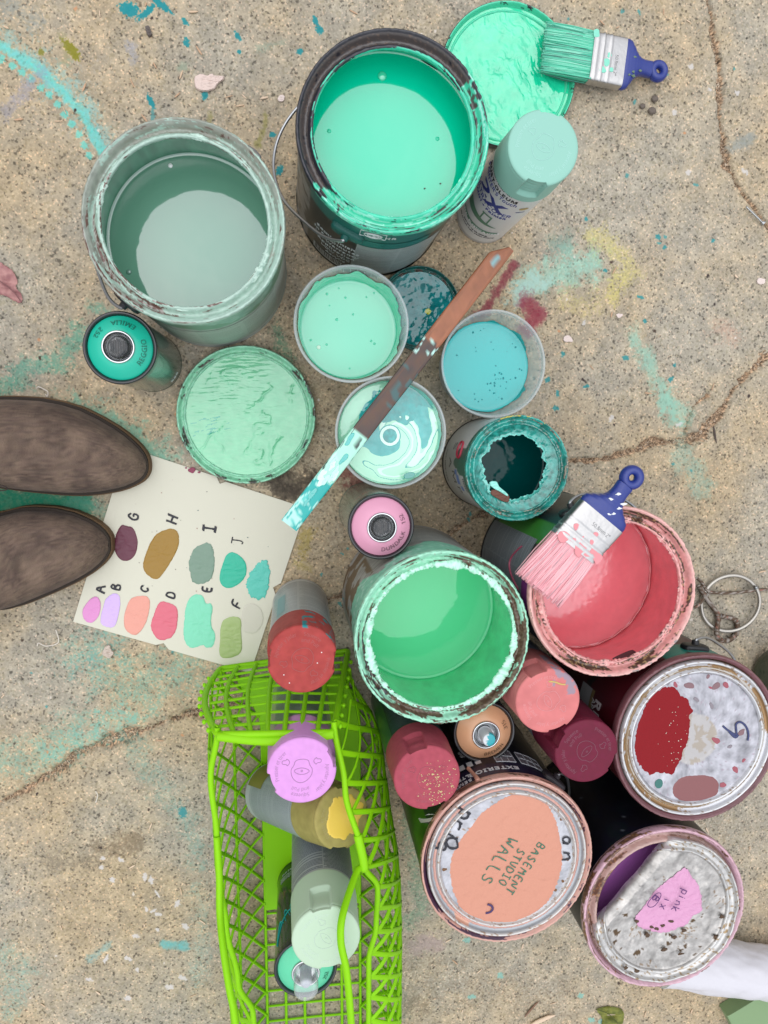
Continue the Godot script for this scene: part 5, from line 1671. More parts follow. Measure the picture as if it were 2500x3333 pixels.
	o = capped_can("spray can with a dark maroon cap next to the coral capped one", at, 0.204, 0.135, 205.0,
		func(a: float, h: float, p: Vector3): return Color(0.36, 0.40, 0.44),
		func(a: float, p: Vector3): return Color(0.145, 0.022, 0.042) * (1.0 + 0.12 * noise(p, 100.0)), vm(0.36, 0, 0.22), pm(lin(0.17, 0.045, 0.07), 0.5), 130.0)
	# ---- lilac cap, in the basket
	at = Vector3(0.0022, 0.004, 0.3215)
	o = capped_can("spray can with a lilac cap standing inside the green basket under the grid", at, 0.2, 0.146, 340.0,
		func(a: float, h: float, p: Vector3): return Color(0.44, 0.38, 0.36),
		func(a: float, p: Vector3): return Color(0.63, 0.30, 0.63) * (1.0 + 0.08 * noise(p, 120.0)), vm(0.35, 0, 0.22), pm(lin(0.38, 0.19, 0.38), 0.5), 0.0)
	printed(o, 0.0331, 215, 325, 0.012, 0.144, print_tex(512, 512, Color(0.60, 0.60, 0.62), Color(0.16, 0.18, 0.30), 7, 51, 2, 0.15))
	# ---- pale green cap, in the basket
	at = Vector3(0.0228, 0.004, 0.4815)
	o = capped_can("spray can with a pale green-white cap standing in the basket beside the mint dome", at, 0.217, 0.160, 262.0,
		func(a: float, h: float, p: Vector3): return Color(0.42, 0.44, 0.42),
		func(a: float, p: Vector3): return Color(0.47, 0.60, 0.45), vm(0.4, 0, 0.22), pm(lin(0.50, 0.62, 0.51), 0.5), 45.0)
	printed(o, 0.0331, 190, 350, 0.012, 0.157, print_tex(1024, 512, Color(0.62, 0.64, 0.65), Color(0.10, 0.12, 0.20), 8, 61, 2, 0.1), "label of dark blue small print")
	# ---- olive can leaning in the basket
	o = capped_can("olive capped spray can with a splash of yellow leaning across the basket", Vector3.ZERO, 0.172, 0.122, 300.0,
		func(a: float, h: float, p: Vector3): return Color(0.45, 0.48, 0.50),
		func(a: float, p: Vector3): return Color(0.32, 0.275, 0.09) * (1.0 + 0.2 * noise(p, 90.0)), vm(0.42, 0, 0.22), pm(lin(0.33, 0.28, 0.10), 0.5), 0.0, 0.0326, 0.0305)
	printed(o, 0.0329, 0, 359, 0.012, 0.120, print_tex(1024, 512, Color(0.60, 0.64, 0.66), Color(0.42, 0.46, 0.50), 7, 71, 3, 0.15), "pale blue-grey label of small print")
	var ol := MB.new()
	wrap_patch(ol, 0.0332, 225, 290, 0.004, 0.040, 20)
	part(o, "label", ol, pm(lin(0.20, 0.19, 0.03), 0.4), "olive band at the foot")
	var yp := MB.new()
	var ring := []
	for k in 26:
		var a := TAU * k / 26.0
		ring.append(Vector2(cos(a) * 0.0225, sin(a) * 0.021) * rng.randf_range(0.82, 1.12) + Vector2(0.002, 0.0))
	film(yp, ring, 0.1721, 0.0005, 0.0001, 200.0, 0.06, null, 1)
	part(o, "paint_patch", yp, pm(lin(0.72, 0.50, 0.07), 0.5), "yellow paint splash")
	up_to(o, Vector3(-0.035, 0.020, 0.436), Vector3(0.045, 0.172, 0.390), 0.4)
	# ---- graffiti cans
	o = loop_can("graffiti spray can with an emerald green dome beside the sage paint can", Vector3(-0.1584, 0, -0.0728), 0.155,
		func(a: float, h: float, p: Vector3): return Color(0.006, 0.17, 0.12) if absf(wrapdeg(a, 42.0)) < 16 + 6 * noise(p, 25.0) and h > 0.035 and h < 0.135 else Color(0.035, 0.085, 0.065),
		Color(0.010, 0.44, 0.30), [["REGGIO", 12, false, 1.25], ["EMILIA", 282, false, 1.3], ["252", 215, false, 1.2]], "smoke")
	var wl := MB.new()
	on_cylinder(wl, "252", 0.006, 0.0327, 32, 0.022, true)
	part(o, "lettering", wl, pm(lin(0.5, 0.55, 0.52), 0.5))
	o = loop_can("graffiti spray can with a pale pink dome in front of the swirled paint tub", Vector3(0.0837, 0, 0.0976), 0.153,
		func(a: float, h: float, p: Vector3): return Color(0.14, 0.20, 0.16) if noise(p, 30.0) < 0.2 else Color(0.25, 0.20, 0.15),
		Color(0.66, 0.30, 0.42), [["DUNDALK", 52, false, 1.25], ["152", 340, false, 1.2]], "smoke")
	o = loop_can("graffiti spray can with a peach dome and a silver nozzle dabbed with teal", Vector3(0.1927, 0, 0.317), 0.151,
		func(a: float, h: float, p: Vector3): return Color(0.02, 0.018, 0.016),
		Color(0.66, 0.36, 0.20), [["BREMEN", 62, false, 1.1], ["315", 338, false, 1.1]], "bare")
	o = loop_can("dark green graffiti spray can with a mint dome and clear nozzle cap in the basket", Vector3(0.0035, 0.004, 0.5665), 0.148,
		func(a: float, h: float, p: Vector3):
			if a > 195 and a < 330 and h > 0.025 and h < 0.06 and noise(Vector3(p.x, p.y * 6.0, p.z), 60.0) > 0.30:
				return Color(0.13, 0.09, 0.05)
			return Color(0.004, 0.030, 0.013),
		Color(0.12, 0.62, 0.36), [["252", 20, false, 1.0]], "clear")
	var sw := MB.new()
	for q in [[[262, 0.104, 250, 0.092, 238, 0.090, 224, 0.098, 212, 0.112, 204, 0.128]], [[258, 0.098, 248, 0.082, 240, 0.082, 242, 0.098, 250, 0.104, 256, 0.092, 258, 0.080]], [[240, 0.100, 232, 0.086, 226, 0.088, 230, 0.104]], [[224, 0.104, 216, 0.096, 210, 0.104, 206, 0.122]]]:
		var pts := []
		for k in range(0, q[0].size(), 2):
			pts.append(arc_pt(deg_to_rad(q[0][k]), 0.0327, q[0][k + 1]))
		var sp := soft(pts, 2)
		sw.tube(sp, 0.0011, 6, false, 0.35)
	part(o, "logo_script", sw, pm(lin(0.02, 0.46, 0.44), 0.4), "turquoise brush script")
	var tx := MB.new()
	on_cylinder(tx, "400ml NET 13.5 fl oz", 0.0030, 0.0327, 252, 0.016, true)
	for k in 3:
		on_cylinder(tx, "DANGER extremely flammable", 0.0018, 0.0327, 250, 0.0215 + k * 0.003)
	part(o, "lettering", tx, pm(lin(0.4, 0.45, 0.42), 0.5))

# ---------------------------------------------------------------- deli tubs, loose lids
func tub(label: String, at: Vector3, h: float, rb: float, plastic: Material) -> Node3D:
	var o := thing("plastic_tub", label, "plastic tub", at, "clear plastic tubs of paint")
	var mb := MB.new()
	var rt := 0.0560
	lathe(mb, soft([Vector2(0.0001, .001), Vector2(rb - .004, .0008), Vector2(rb - .001, .0), Vector2(rb, .002), Vector2(lerpf(rb, rt, 0.8), h * 0.8), Vector2(rt - .0004, h - .009), Vector2(rt + .0010, h - .0085), Vector2(rt + .0011, h - .0045), Vector2(.0576, h - .004), Vector2(.0585, h - .003), Vector2(.0587, h - .001), Vector2(.0580, h), Vector2(.0566, h - .0002), Vector2(.0558, h - .0014), Vector2(rt - .0008, h - .005)], 1), 128)
	part(o, "tub_wall", mb, plastic)
	var ribs := MB.new()
	for k in 48:
		var a := TAU * k / 48.0
		ribs.tube([arc_pt(a, lerpf(rb, rt, 0.86), h * 0.86), arc_pt(a, rt - .0004, h - .009)], 0.0006, 5)
	part(o, "ribs", ribs, plastic)
	return o

func tub_smear(o: Node3D, h: float, rb: float, level: float, col: Color, dark: Color, cover: float) -> void:
	var mb := MB.new()
	mb.grid(160, 16, func(u: float, v: float):
		var a := u * TAU
		var c := arc_pt(a, 1.0, 0.0)
		var reach := lerpf(level, h - 0.004, clampf(cover + 0.45 * noise(c * 0.06, 26.0) + 0.2 * noise(c * 0.06, 90.0), 0.05, 1.0))
		var y := lerpf(level - 0.004, reach, v)
		return arc_pt(a, lerpf(rb, 0.0560, y / h) - 0.0011 - 0.0004 * noise(Vector3(c.x * .05, y, c.z * .05), 150.0) * (1.0 - v), y), true,
		func(u: float, v: float, p: Vector3): return col.lerp(dark, clampf(0.5 + 1.2 * noise(Vector3(p.x, p.y * 3.0, p.z), 50.0), 0.0, 1.0)))
	part(o, "paint_on_wall", mb, vm(0.22, 0, 0.6, 0.4))

func fine_disc(mb: MB, r: float, y: float, nu: int, nv: int, hf: Callable, cf: Callable) -> void:
	mb.grid(nu, nv, func(u: float, v: float):
		var p := arc_pt(u * TAU, r * (1.0 - v) + 0.00001, y)
		return p + Vector3(0, hf.call(p, 1.0 - v), 0), true,
		func(u: float, v: float, p: Vector3): return cf.call(p, 1.0 - v))

# an upturned friction lid used as a tray
func tray_lid(label: String, at: Vector3, s: float, rim: Callable, lump := 0.0006) -> Node3D:
	var o := thing("can_lid", label, "can lid", at, "loose can lids with paint")
	var mb := MB.new()
	var ps := soft([Vector2(.0740, .0002), Vector2(.0765, .0), Vector2(.0782, .0015), Vector2(.0786, .0060), Vector2(.0784, .0105), Vector2(.0774, .0122), Vector2(.0762, .0118), Vector2(.0752, .0100), Vector2(.0744, .0070), Vector2(.0732, .0050), Vector2(.0716, .0052), Vector2(.0706, .0070), Vector2(.0696, .0078), Vector2(.0684, .0066), Vector2(.0676, .0046), Vector2(.0640, .0040)], 1)
	for k in 8:
		ps.append(Vector2(.064 * (1.0 - (k + 1) / 8.0) + 0.00001, .0040))
	for k in ps.size():
		ps[k] = ps[k] * Vector2(s, minf(s * 1.2, 1.0))
	lathe(mb, ps, 360, func(u: float, v: float, p: Vector3): return rim.call(u * 360.0, Vector2(p.x, p.z).length() / s, p),
		func(u: float, v: float, p: Vector3): return p + Vector3(0, maxf(noise(p, 200.0), -0.3) * lump * (1.0 if p.y > 0.003 else 0.0), 0))
	part(o, "lid_tray", mb, vm(0.34, 0, 0.6, 0.2))
	return o

func build_tubs() -> void:
	var frost := glass(Color(0.80, 0.83, 0.83), 0.42, 0.28)
	# ---- tub of pale emerald paint
	var at := Vector3(0.0588, 0, -0.1038)
	var o := tub("plastic tub of smooth spring green paint, its wall smeared green inside", at, 0.110, 0.0465, frost)
	tub_smear(o, 0.110, 0.0465, 0.066, Color(0.05, 0.62, 0.36), Color(0.22, 0.70, 0.50), 0.75)
	var mb := MB.new()
	fine_disc(mb, 0.0520, 0.066, 120, 40, func(p: Vector3, t: float): return 0.0014 * exp(-(1.0 - t) / 0.03), func(p: Vector3, t: float): return Color(0.09, 0.58, 0.37))
	part(o, "paint", mb, vm(0.03, 0, 1.0, 1.0))
	for q in [Vector3(0.0488,0.066,-0.1469),Vector3(0.0558,0.066,-0.1373),Vector3(0.0387,0.066,-0.1287),Vector3(0.0638,0.066,-0.1201),Vector3(0.0782,0.066,-0.1384),Vector3(0.0864,0.066,-0.1428),Vector3(0.0362,0.066,-0.1408),Vector3(0.0832,0.066,-0.0925),Vector3(0.0867,0.066,-0.0897),Vector3(0.0353,0.066,-0.0881),Vector3(0.0463,0.066,-0.1143),Vector3(0.0185,0.066,-0.0925),Vector3(0.0599,0.066,-0.0631)]:
		var l: Vector3 = q - at
		bubble(o, Vector3(l.x, 0.0662, l.z), rng.randf_range(0.0007, 0.0016), pm(lin(0.11, 0.60, 0.40), 0.1))
	var wd := MB.new()
	film(wd, local([Vector2(0.0247,-0.0861),Vector2(0.0266,-0.0876),Vector2(0.029,-0.0862),Vector2(0.0288,-0.0835),Vector2(0.0265,-0.0828),Vector2(0.0248,-0.0841)], at), 0.0662, 0.0006, 0.0)
	part(o, "paint_drop", wd, pm(lin(0.62, 0.80, 0.66), 0.3))
	# ---- turquoise tub
	at = Vector3(0.2176, 0, -0.0689)
	o = tub("plastic tub of speckled turquoise paint with a bare frosted rim", at, 0.073, 0.0475, frost)
	tub_smear(o, 0.073, 0.0475, 0.034, Color(0.03, 0.40, 0.38), Color(0.03, 0.33, 0.32), 0.12)
	mb = MB.new()
	fine_disc(mb, 0.0508, 0.034, 120, 40, func(p: Vector3, t: float): return 0.0014 * exp(-(1.0 - t) / 0.03), func(p: Vector3, t: float): return Color(0.010, 0.44, 0.425))
	part(o, "paint", mb, vm(0.05, 0, 0.6, 0.25))
	for k in 46:
		var a := rng.randf() * TAU
		var d := sqrt(rng.randf()) * 0.044
		if k < 22:
			a = deg_to_rad(rng.randf_range(20, 80))
			d = rng.randf_range(0.018, 0.042)
		bubble(o, Vector3(cos(a) * d, 0.0342, sin(a) * d), rng.randf_range(0.0004, 0.0012), pm(lin(0.015, 0.24, 0.26), 0.3))
	# ---- swirled tub
	at = Vector3(0.1000, 0, 0.0057)
	o = tub("plastic tub of mint paint swirled with dark teal under the stirring stick", at, 0.105, 0.0465, frost)
	tub_smear(o, 0.105, 0.0465, 0.086, Color(0.32, 0.72, 0.52), Color(0.08, 0.50, 0.40), 0.95)
	var pale := Color(0.40, 0.78, 0.56)
	var teal := Color(0.012, 0.33, 0.31)
	mb = MB.new()
	fine_disc(mb, 0.0545, 0.086, 420, 150, func(p: Vector3, t: float): return 0.0012 * exp(-(1.0 - t) / 0.03) + 0.0002 * noise(p, 90.0),
		func(p: Vector3, t: float):
			var q := Vector2(p.x - 0.001, p.z - 0.003)
			var r := q.length()
			var a := atan2(q.y, q.x)
			var w := noise(p, 26.0)
			if r < 0.0078 + 0.001 * w:
				return teal * (0.9 + 0.5 * noise(p, 150.0))
			if r < 0.0108 + 0.001 * w:
				return Color(0.62, 0.88, 0.74)
			if r < 0.0120 + 0.001 * w:
				return teal
			# arms that wind outwards
			var ph := fposmod(a / TAU - pow(r / 0.055, 0.8) * 1.15 + 0.10 * w + 0.28, 1.0)
			var arm := 0.46 * (1.0 - sm(0.036, 0.054, r)) + 0.03
			var up := -p.z
			if up + 0.020 * noise(p, 30.0) > 0.019 and p.x > -0.014 + 0.03 * w and noise(p, 42.0) > -0.30:
				return teal * (1.0 + 0.3 * noise(p, 120.0))
			if ph < arm:
				return teal.lerp(Color(0.05, 0.42, 0.40), clampf(0.5 + noise(p, 90.0), 0.0, 1.0))
			if absf(ph - arm - 0.10) < 0.008 + 0.01 * w or absf(ph - arm - 0.30) < 0.006:
				return teal
			if absf(ph - arm - 0.05) < 0.030 or absf(ph - arm - 0.22) < 0.02:
				return Color(0.60, 0.88, 0.74)
			return pale)
	part(o, "paint", mb, vm(0.06, 0, 0.8, 0.6))
	var dp := MB.new()
	film(dp, local([Vector2(0.114,0.0489),Vector2(0.1228,0.0463),Vector2(0.1276,0.049),Vector2(0.1239,0.0533),Vector2(0.1141,0.0547)], at), 0.099, 0.0012, 0.0003)
	part(o, "paint_drop", dp, pm(lin(0.01, 0.28, 0.23), 0.15, 0, 0.8, 0.6))

	# ---- big lid with mint paint (left)
	at = Vector3(-0.0541, 0.0006, -0.0138)
	o = tray_lid("round can lid piled with creamy mint paint, lying partly on the swatch card", at, 1.0, func(a: float, r: float, p: Vector3):
		var n := noise(p, 110.0)
		if r > 0.0780 and p.y < 0.0095:
			return Color(0.016, 0.016, 0.018)
		if r > 0.0725 and noise(p, 24.0) * 0.9 + 0.4 * noise(p, 170.0) > 0.20:
			return [Color(0.02, 0.025, 0.03), Color(0.09, 0.05, 0.03), Color(0.26, 0.42, 0.33)][int(absf(noise(p, 330.0)) * 5.0) % 3]
		return Color(0.26, 0.60, 0.40) * (1.0 + 0.35 * noise(p, 160.0)), 0.0012)
	mb = MB.new()
	var strk := func(p: Vector3) -> float:
		var swirl := Vector3(p.x + 0.010 * noise(p, 22.0), 0, p.z + 0.010 * noise(p + Vector3(4, 0, 1), 22.0))
		var ridge := 1.0 - absf(noise(swirl, 19.0)) * 3.0
		var br := noise(Vector3(p.x * 0.35, 0, p.z * 1.6), 150.0)
		return 0.0013 * pow(maxf(ridge, 0.0), 4.0) * sm(-0.1, 0.35, noise(p + Vector3(7, 0, 7), 15.0) + 0.012 / 0.06 * sm(0.0, 0.05, p.z)) + 0.00034 * br + 0.0013 * noise(p, 14.0)
	fine_disc(mb, 0.0718, 0.0056, 340, 150, func(p: Vector3, t: float): return strk.call(p) * (1.0 - pow(t, 10.0)),
		func(p: Vector3, t: float):
			var q := Vector2(p.x + 0.042, p.z - 0.012).rotated(0.25)
			if absf(q.y) < 0.010 and absf(q.x) < 0.022 and noise(Vector3(q.x * 0.12, 0, q.y), 330.0) > 0.12 + absf(q.x) * 12.0:
				return Color(0.03, 0.36, 0.25)
			return Color(0.16, 0.55, 0.30) * (1.0 + 0.10 * noise(p, 60.0)))
	part(o, "paint", mb, vm(0.15, 0, 0.7, 0.6))
	# ---- big lid with emerald paint (top right)
	at = Vector3(0.2459, 0.0006, -0.3958)
	o = tray_lid("round can lid flooded with wet emerald paint under the green-dipped brush", at, 1.0, func(a: float, r: float, p: Vector3):
		if r > 0.0774 or (r > 0.0742 and noise(p, 22.0) * 0.9 + 0.3 * noise(p, 200.0) > 0.22):
			return Color(0.010, 0.014, 0.016)
		return Color(0.06, 0.60, 0.36), 0.0006)
	mb = MB.new()
	var strk2 := func(p: Vector3) -> float:
		var q := Vector2(p.x, p.z).rotated(-1.05)
		var w := 0.016 * noise(p, 16.0)
		var lines := noise(Vector3(q.x * 0.34 + 0.01 * noise(p, 40.0), 0, q.y + w), 56.0)
		var msk := sm(-0.1, 0.4, noise(p + Vector3(9, 0, 2), 17.0) + 0.22)
		return 0.0019 * lines * msk + 0.0013 * noise(p, 24.0)
	fine_disc(mb, 0.0735, 0.0062, 340, 150, func(p: Vector3, t: float): return strk2.call(p) * (1.0 - pow(t, 14.0)),
		func(p: Vector3, t: float): return Color(0.012, 0.62, 0.33) * (1.0 + 0.2 * noise(p, 50.0)))
	part(o, "paint", mb, vm(0.06, 0, 1.0, 1.0))
	# ---- small dark teal lid
	at = Vector3(0.1459, 0.0006, -0.1372)
	o = tray_lid("small can lid of dark teal paint between the spring green tub and the stick", at, 0.612, func(a: float, r: float, p: Vector3):
		if noise(p, 240.0) > 0.52:
			return Color(0.42, 0.46, 0.42)
		if r < 0.073 and r > 0.066 and noise(p, 70.0) > 0.1:
			return Color(0.07, 0.035, 0.02)
		return Color(0.006, 0.10, 0.085) * (1.0 + 0.8 * noise(p, 120.0)), 0.0010)
	mb = MB.new()
	fine_disc(mb, 0.0435, 0.0042, 220, 90, func(p: Vector3, t: float): return (0.0009 * noise(p, 34.0) + 0.0003 * maxf(0.0, noise(p + Vector3(3, 0, 0), 90.0))) * (1.0 - pow(t, 12.0)),
		func(p: Vector3, t: float):
			if Vector2(p.x - 0.0105, p.z - 0.003).length() < 0.0034 + 0.001 * noise(p, 300.0):
				return Color(0.40, 0.42, 0.02)
			return Color(0.004, 0.18, 0.185) * (1.0 + 0.5 * noise(p, 70.0)))
	part(o, "paint", mb, vm(0.06, 0, 0.6, 0.2))

# ---------------------------------------------------------------- brushes, stick, bits and pieces
func brush(label: String, tip: Vector3, f0: Vector3, f1: Vector3, knob: Vector3, hw: float, hair: Array, dry: Color, splay: float, dots: Array, dotc: Color, chips: Color) -> void:
	var o := thing("paintbrush", label, "paintbrush", Vector3(knob.x, 0, knob.z), "flat paintbrushes with blue handles")
	var at := o.position
	tip -= at; f0 -= at; f1 -= at; knob -= at
	var ax := (knob - tip).normalized()
	var rt := ax.cross(Vector3.UP).normalized()
	var up := rt.cross(ax).normalized()
	var th := 0.0075
	# bristles: a core and many hairs
	var core := MB.new()
	var st := []
	for k in 9:
		var t := k / 8.0
		st.append([f0.lerp(tip, t * 0.97) - up * 0.0002, rt, up, hw * (0.98 + splay * 0.95 * t), lerpf(th * 0.96, 0.0034, t)])
	loft(core, st, 3.0, 36, func(u: float, v: float, p: Vector3): return (hair[0] as Color).lerp(hair[2], clampf(0.5 + noise(Vector3(u * 0.6, v * 0.02, 0), 60.0), 0.0, 1.0)))
	part(o, "bristle_core", core, vm(0.5))
	var hb := MB.new()
	for k in 900:
		var a := rng.randf_range(-1.0, 1.0)
		var b := rng.randf_range(-1.0, 1.0)
		b = signf(b) * sqrt(absf(b))
		if k % 3 != 0:
			b = absf(b)
		var clump := (0.02 * sin(a * 23.0) + 0.03 * sin(a * 9.0 + 1.0)) * (1.0 if splay == 0.0 else 0.25)
		var root := f0 + ax * 0.002 + rt * a * hw * 0.96 + up * b * th * 0.92
		var end := tip + rt * (a + clump) * hw * (1.0 + splay) + up * b * 0.0034 + ax * rng.randf_range(-0.002, 0.006)
		var mid := root.lerp(end, 0.5) + up * 0.0012 * b + rt * rng.randfn() * 0.0005
		hb.col = hair[rng.randi() % hair.size()]
		if rng.randf() < 0.12:
			hb.col = dry
		hb.tube([root, root.lerp(mid, 0.6), mid, mid.lerp(end, 0.6), end], [0.00055, 0.0006, 0.0006, 0.0005, 0.00025], 4)
	part(o, "bristles", hb, vm(0.35, 0, 0.6, 0.25))
	# ferrule with rolled beads
	var fe := MB.new()
	st = []
	for k in 31:
		var t := k / 30.0
		var bead := 0.0
		for c in [0.12, 0.30, 0.52]:
			bead += 0.0009 * exp(-pow((t - c) / 0.022, 2))
		st.append([f0.lerp(f1, t), rt, up, hw * lerpf(1.0, 1.015, t) + bead, lerpf(th * 1.12, th * 1.05, t) + bead])
	loft(fe, st, 6.0, 48)
	var fer := part(o, "ferrule", fe, pm(lin(0.48, 0.47, 0.46), 0.28, 0.9, 0.5, 0.0, "lump", 0.12, 22))
	for d in dots:
		var dm := MB.new()
		var c: Vector3 = f0.lerp(f1, d[0]) + rt * hw * d[1]
		var ring := []
		for k in 8:
			var a := TAU * k / 8.0
			ring.append(Vector2(c.x + cos(a) * d[2] * rng.randf_range(0.5, 1.4), c.z + sin(a) * d[2] * rng.randf_range(0.5, 1.4)))
		film(dm, ring, c.y + th * 1.07, 0.0005, 0.0, 200.0, 0.1)
		part(fer, "paint_speck", dm, pm(dotc, 0.35))
	var tx := MB.new()
	var tr := rad_to_deg(atan2(rt.z, rt.x))
	on_flat(tx, "50.8mm 2\"", 0.0036, f0.lerp(f1, 0.72) + up * (th * 1.06 + 0.0001) + rt * hw * 0.25, tr, false, 0.9)
	part(fer, "stamped_lettering", tx, pm(lin(0.20, 0.20, 0.20), 0.4, 0.5))
	# handle
	var hd := MB.new()
	st = []
	var prof_w := [1.04, 1.05, 1.0, 0.82, 0.60, 0.44, 0.36, 0.33, 0.32, 0.33, 0.34]
	var prof_h := [1.05, 1.15, 1.2, 1.2, 1.15, 1.08, 1.0, 0.95, 0.9, 0.85, 0.8]
	var neck := knob - ax * 0.0095
	for k in 41:
		var t := k / 40.0
		var x := t * 10.0
		var i := mini(int(x), 9)
		var fx := smoothstep(0.0, 1.0, x - i)
		st.append([f1.lerp(neck, t), rt, up, hw * lerpf(prof_w[i], prof_w[i + 1], fx), th * lerpf(prof_h[i], prof_h[i + 1], fx)])
	loft(hd, st, 2.6, 40)
	hd.grid(40, 18, func(u: float, v: float):
		var a := u * TAU
		var b := v * TAU
		var d := ax * cos(a) + rt * sin(a)
		return knob + d * (0.0074 + cos(b) * 0.0046) + up * sin(b) * 0.0058, true)
	var han := part(o, "handle", hd, pm(lin(0.018, 0.035, 0.21), 0.30, 0, 0.5, 0.15, "lump", 0.12, 30))
	for k in 6:
		var t := rng.randf_range(0.05, 0.8)
		var i := int(t * 10.0)
		var w: float = hw * prof_w[i] * 0.75
		var c: Vector3 = f1.lerp(neck, t) + rt * rng.randf_range(-w, w)
		var dm := MB.new()
		var ring := []
		for j in 7:
			var a := TAU * j / 7.0
			ring.append(Vector2(c.x + cos(a) * rng.randf_range(0.0003, 0.0042), c.z + sin(a) * rng.randf_range(0.0003, 0.0024)))
		film(dm, ring, c.y + th * prof_h[i] * 0.93, 0.0008, 0.0, 200.0, 0.15)
		part(han, "paint_speck", dm, pm(chips, 0.4))

func build_tools() -> void:
	brush("flat paintbrush loaded with emerald paint resting on the flooded lid", Vector3(0.2832,0.018,-0.4235), Vector3(0.3366,0.021,-0.4147), Vector3(0.3766,0.019,-0.411), Vector3(0.4228,0.0125,-0.4091), 0.0262,
		[Color(0.05, 0.50, 0.31), Color(0.10, 0.58, 0.38), Color(0.03, 0.34, 0.22), Color(0.22, 0.66, 0.48)], Color(0.02, 0.10, 0.08), 0.0,
		[[0.45, 0.2, 0.005], [0.38, 0.55, 0.0045], [0.05, -0.85, 0.005], [0.5, -0.1, 0.003], [0.62, 0.45, 0.003]], lin(0.20, 0.62, 0.46), lin(0.10, 0.16, 0.10))
	brush("flat paintbrush with pink bristles laid across the coral paint can", Vector3(0.2308,0.196,0.1553), Vector3(0.2614,0.2025,0.1138), Vector3(0.2885,0.204,0.0837), Vector3(0.3169,0.205,0.0472), 0.0255,
		[Color(0.78, 0.36, 0.39), Color(0.80, 0.42, 0.44), Color(0.74, 0.32, 0.36), Color(0.80, 0.46, 0.48)], Color(0.55, 0.32, 0.35), 0.10,
		[[0.35, 0.3, 0.003], [0.22, 0.6, 0.0035], [0.12, -0.3, 0.003], [0.08, 0.5, 0.004], [0.3, -0.1, 0.002], [0.55, 0.2, 0.0025], [0.15, 0.85, 0.006], [0.42, -0.6, 0.004], [0.06, -0.7, 0.007], [0.05, 0.1, 0.007]], lin(0.68, 0.24, 0.26), lin(0.70, 0.72, 0.74))
	# ---- stirring stick
	var a := Vector3(-0.0071,0.1085,0.1007)
	var b := Vector3(0.2185,0.1085,-0.1854)
	var o := thing("stirring_stick", "wooden stirring stick with a mint-coated end lying across the swirled tub", "stir stick", Vector3((a.x + b.x) * 0.5, 0, (a.z + b.z) * 0.5))
	a -= o.position
	b -= o.position
	var ax := (b - a).normalized()
	var rt := ax.cross(Vector3.UP).normalized()
	var st := []
	for k in 121:
		var t := k / 120.0
		var w := 0.0098
		if t > 0.955:
			w *= lerpf(1.0, 0.35, (t - 0.955) / 0.045)
		var sh := 0.0 if t < 0.955 else -(t - 0.955) / 0.045 * 0.0060
		st.append([a.lerp(b, t) - rt * sh + Vector3(0, 0.0002 * noise(Vector3(t * 3.0, 0, 0), 6.0), 0), rt, Vector3.UP, w, 0.0029])
	var mb := MB.new()
	loft(mb, st, 5.0, 40, func(u: float, v: float, p: Vector3):
		var q := (p - a)
		var al := q.dot(ax)
		var ac := q.dot(rt)
		var n := noise(p, 120.0)
		var g := noise(Vector3(al * 0.12, ac * 2.0, p.y), 260.0)
		if v < 0.33 + 0.02 * noise(p, 90.0):
			var m := noise(Vector3(al * 0.5, ac, 3.0), 100.0)
			if v < 0.17 + 0.04 * n:
				return Color(0.02, 0.40, 0.37) if m > 0.02 else (Color(0.42, 0.74, 0.66) if m > -0.25 else Color(0.10, 0.55, 0.50))
			if g > 0.38:
				return Color(0.05, 0.08, 0.07)
			return Color(0.40, 0.76, 0.60) if m < 0.25 else Color(0.52, 0.80, 0.70)
		if v < 0.66 + 0.01 * n:
			if v > 0.60 and noise(p, 190.0) > 0.26:
				return Color(0.45, 0.72, 0.64)
			if v > 0.44 and v < 0.56 and noise(p, 60.0) > 0.12:
				return Color(0.05, 0.11, 0.11)
			return Color(0.055, 0.042, 0.036).lerp(Color(0.11, 0.055, 0.035), clampf(0.5 + g, 0.0, 1.0))
		if v > 0.93 and v < 0.965 and absf(ac) < 0.0025 + 0.001 * n:
			return Color(0.22, 0.42, 0.44)
		return Color(0.30, 0.110, 0.052) * (1.0 + 0.35 * g + 0.15 * n))
	part(o, "stick", mb, vm(0.42, 0, 0.5, 0.0, "fine", 0.4, 50))
	var gob := MB.new()
	for k in 12:
		var t := rng.randf_range(0.02, 0.30)
		var c := a.lerp(b, t) + rt * rng.randf_range(-0.007, 0.007)
		var ring := []
		for j in 9:
			var an := TAU * j / 9.0
			var rr := rng.randf_range(0.002, 0.0055)
			var d := ax * cos(an) * rr * 1.8 + rt * sin(an) * rr * 0.7
			ring.append(Vector2(c.x + d.x, c.z + d.z))
		gob.col = [Color(0.42, 0.78, 0.66), Color(0.03, 0.42, 0.38), Color(0.55, 0.84, 0.74)][k % 3]
		film(gob, ring, c.y + 0.0026, 0.0009, 0.0004, 200.0, 0.1)
	part(o, "paint_coat", gob, vm(0.15, 0, 0.7, 0.5))
	# ---- rusty wire ring with twisted ends
	var c0 := Vector3(0.5546,0,0.2254)
	o = thing("wire_ring", "round wire ring tangled with a rusty bent wire on bare concrete", "wire ring", c0)
	var ring := []
	for k in 60:
		var t := TAU * k / 60.0
		ring.append(Vector3(cos(t) * 0.0378, 0.006 + 0.004 * sin(t + 2.0), sin(t) * 0.0372))
	var wr := MB.new()
	wr.tube(ring, 0.0026, 10, true)
	part(o, "ring", wr, pm(lin(0.46, 0.43, 0.38), 0.32, 0.85, 0.5, 0, "fine", 0.5, 60))
	var rusty := vm(0.55, 0.35, 0.5, 0, "fine", 0.8, 60)
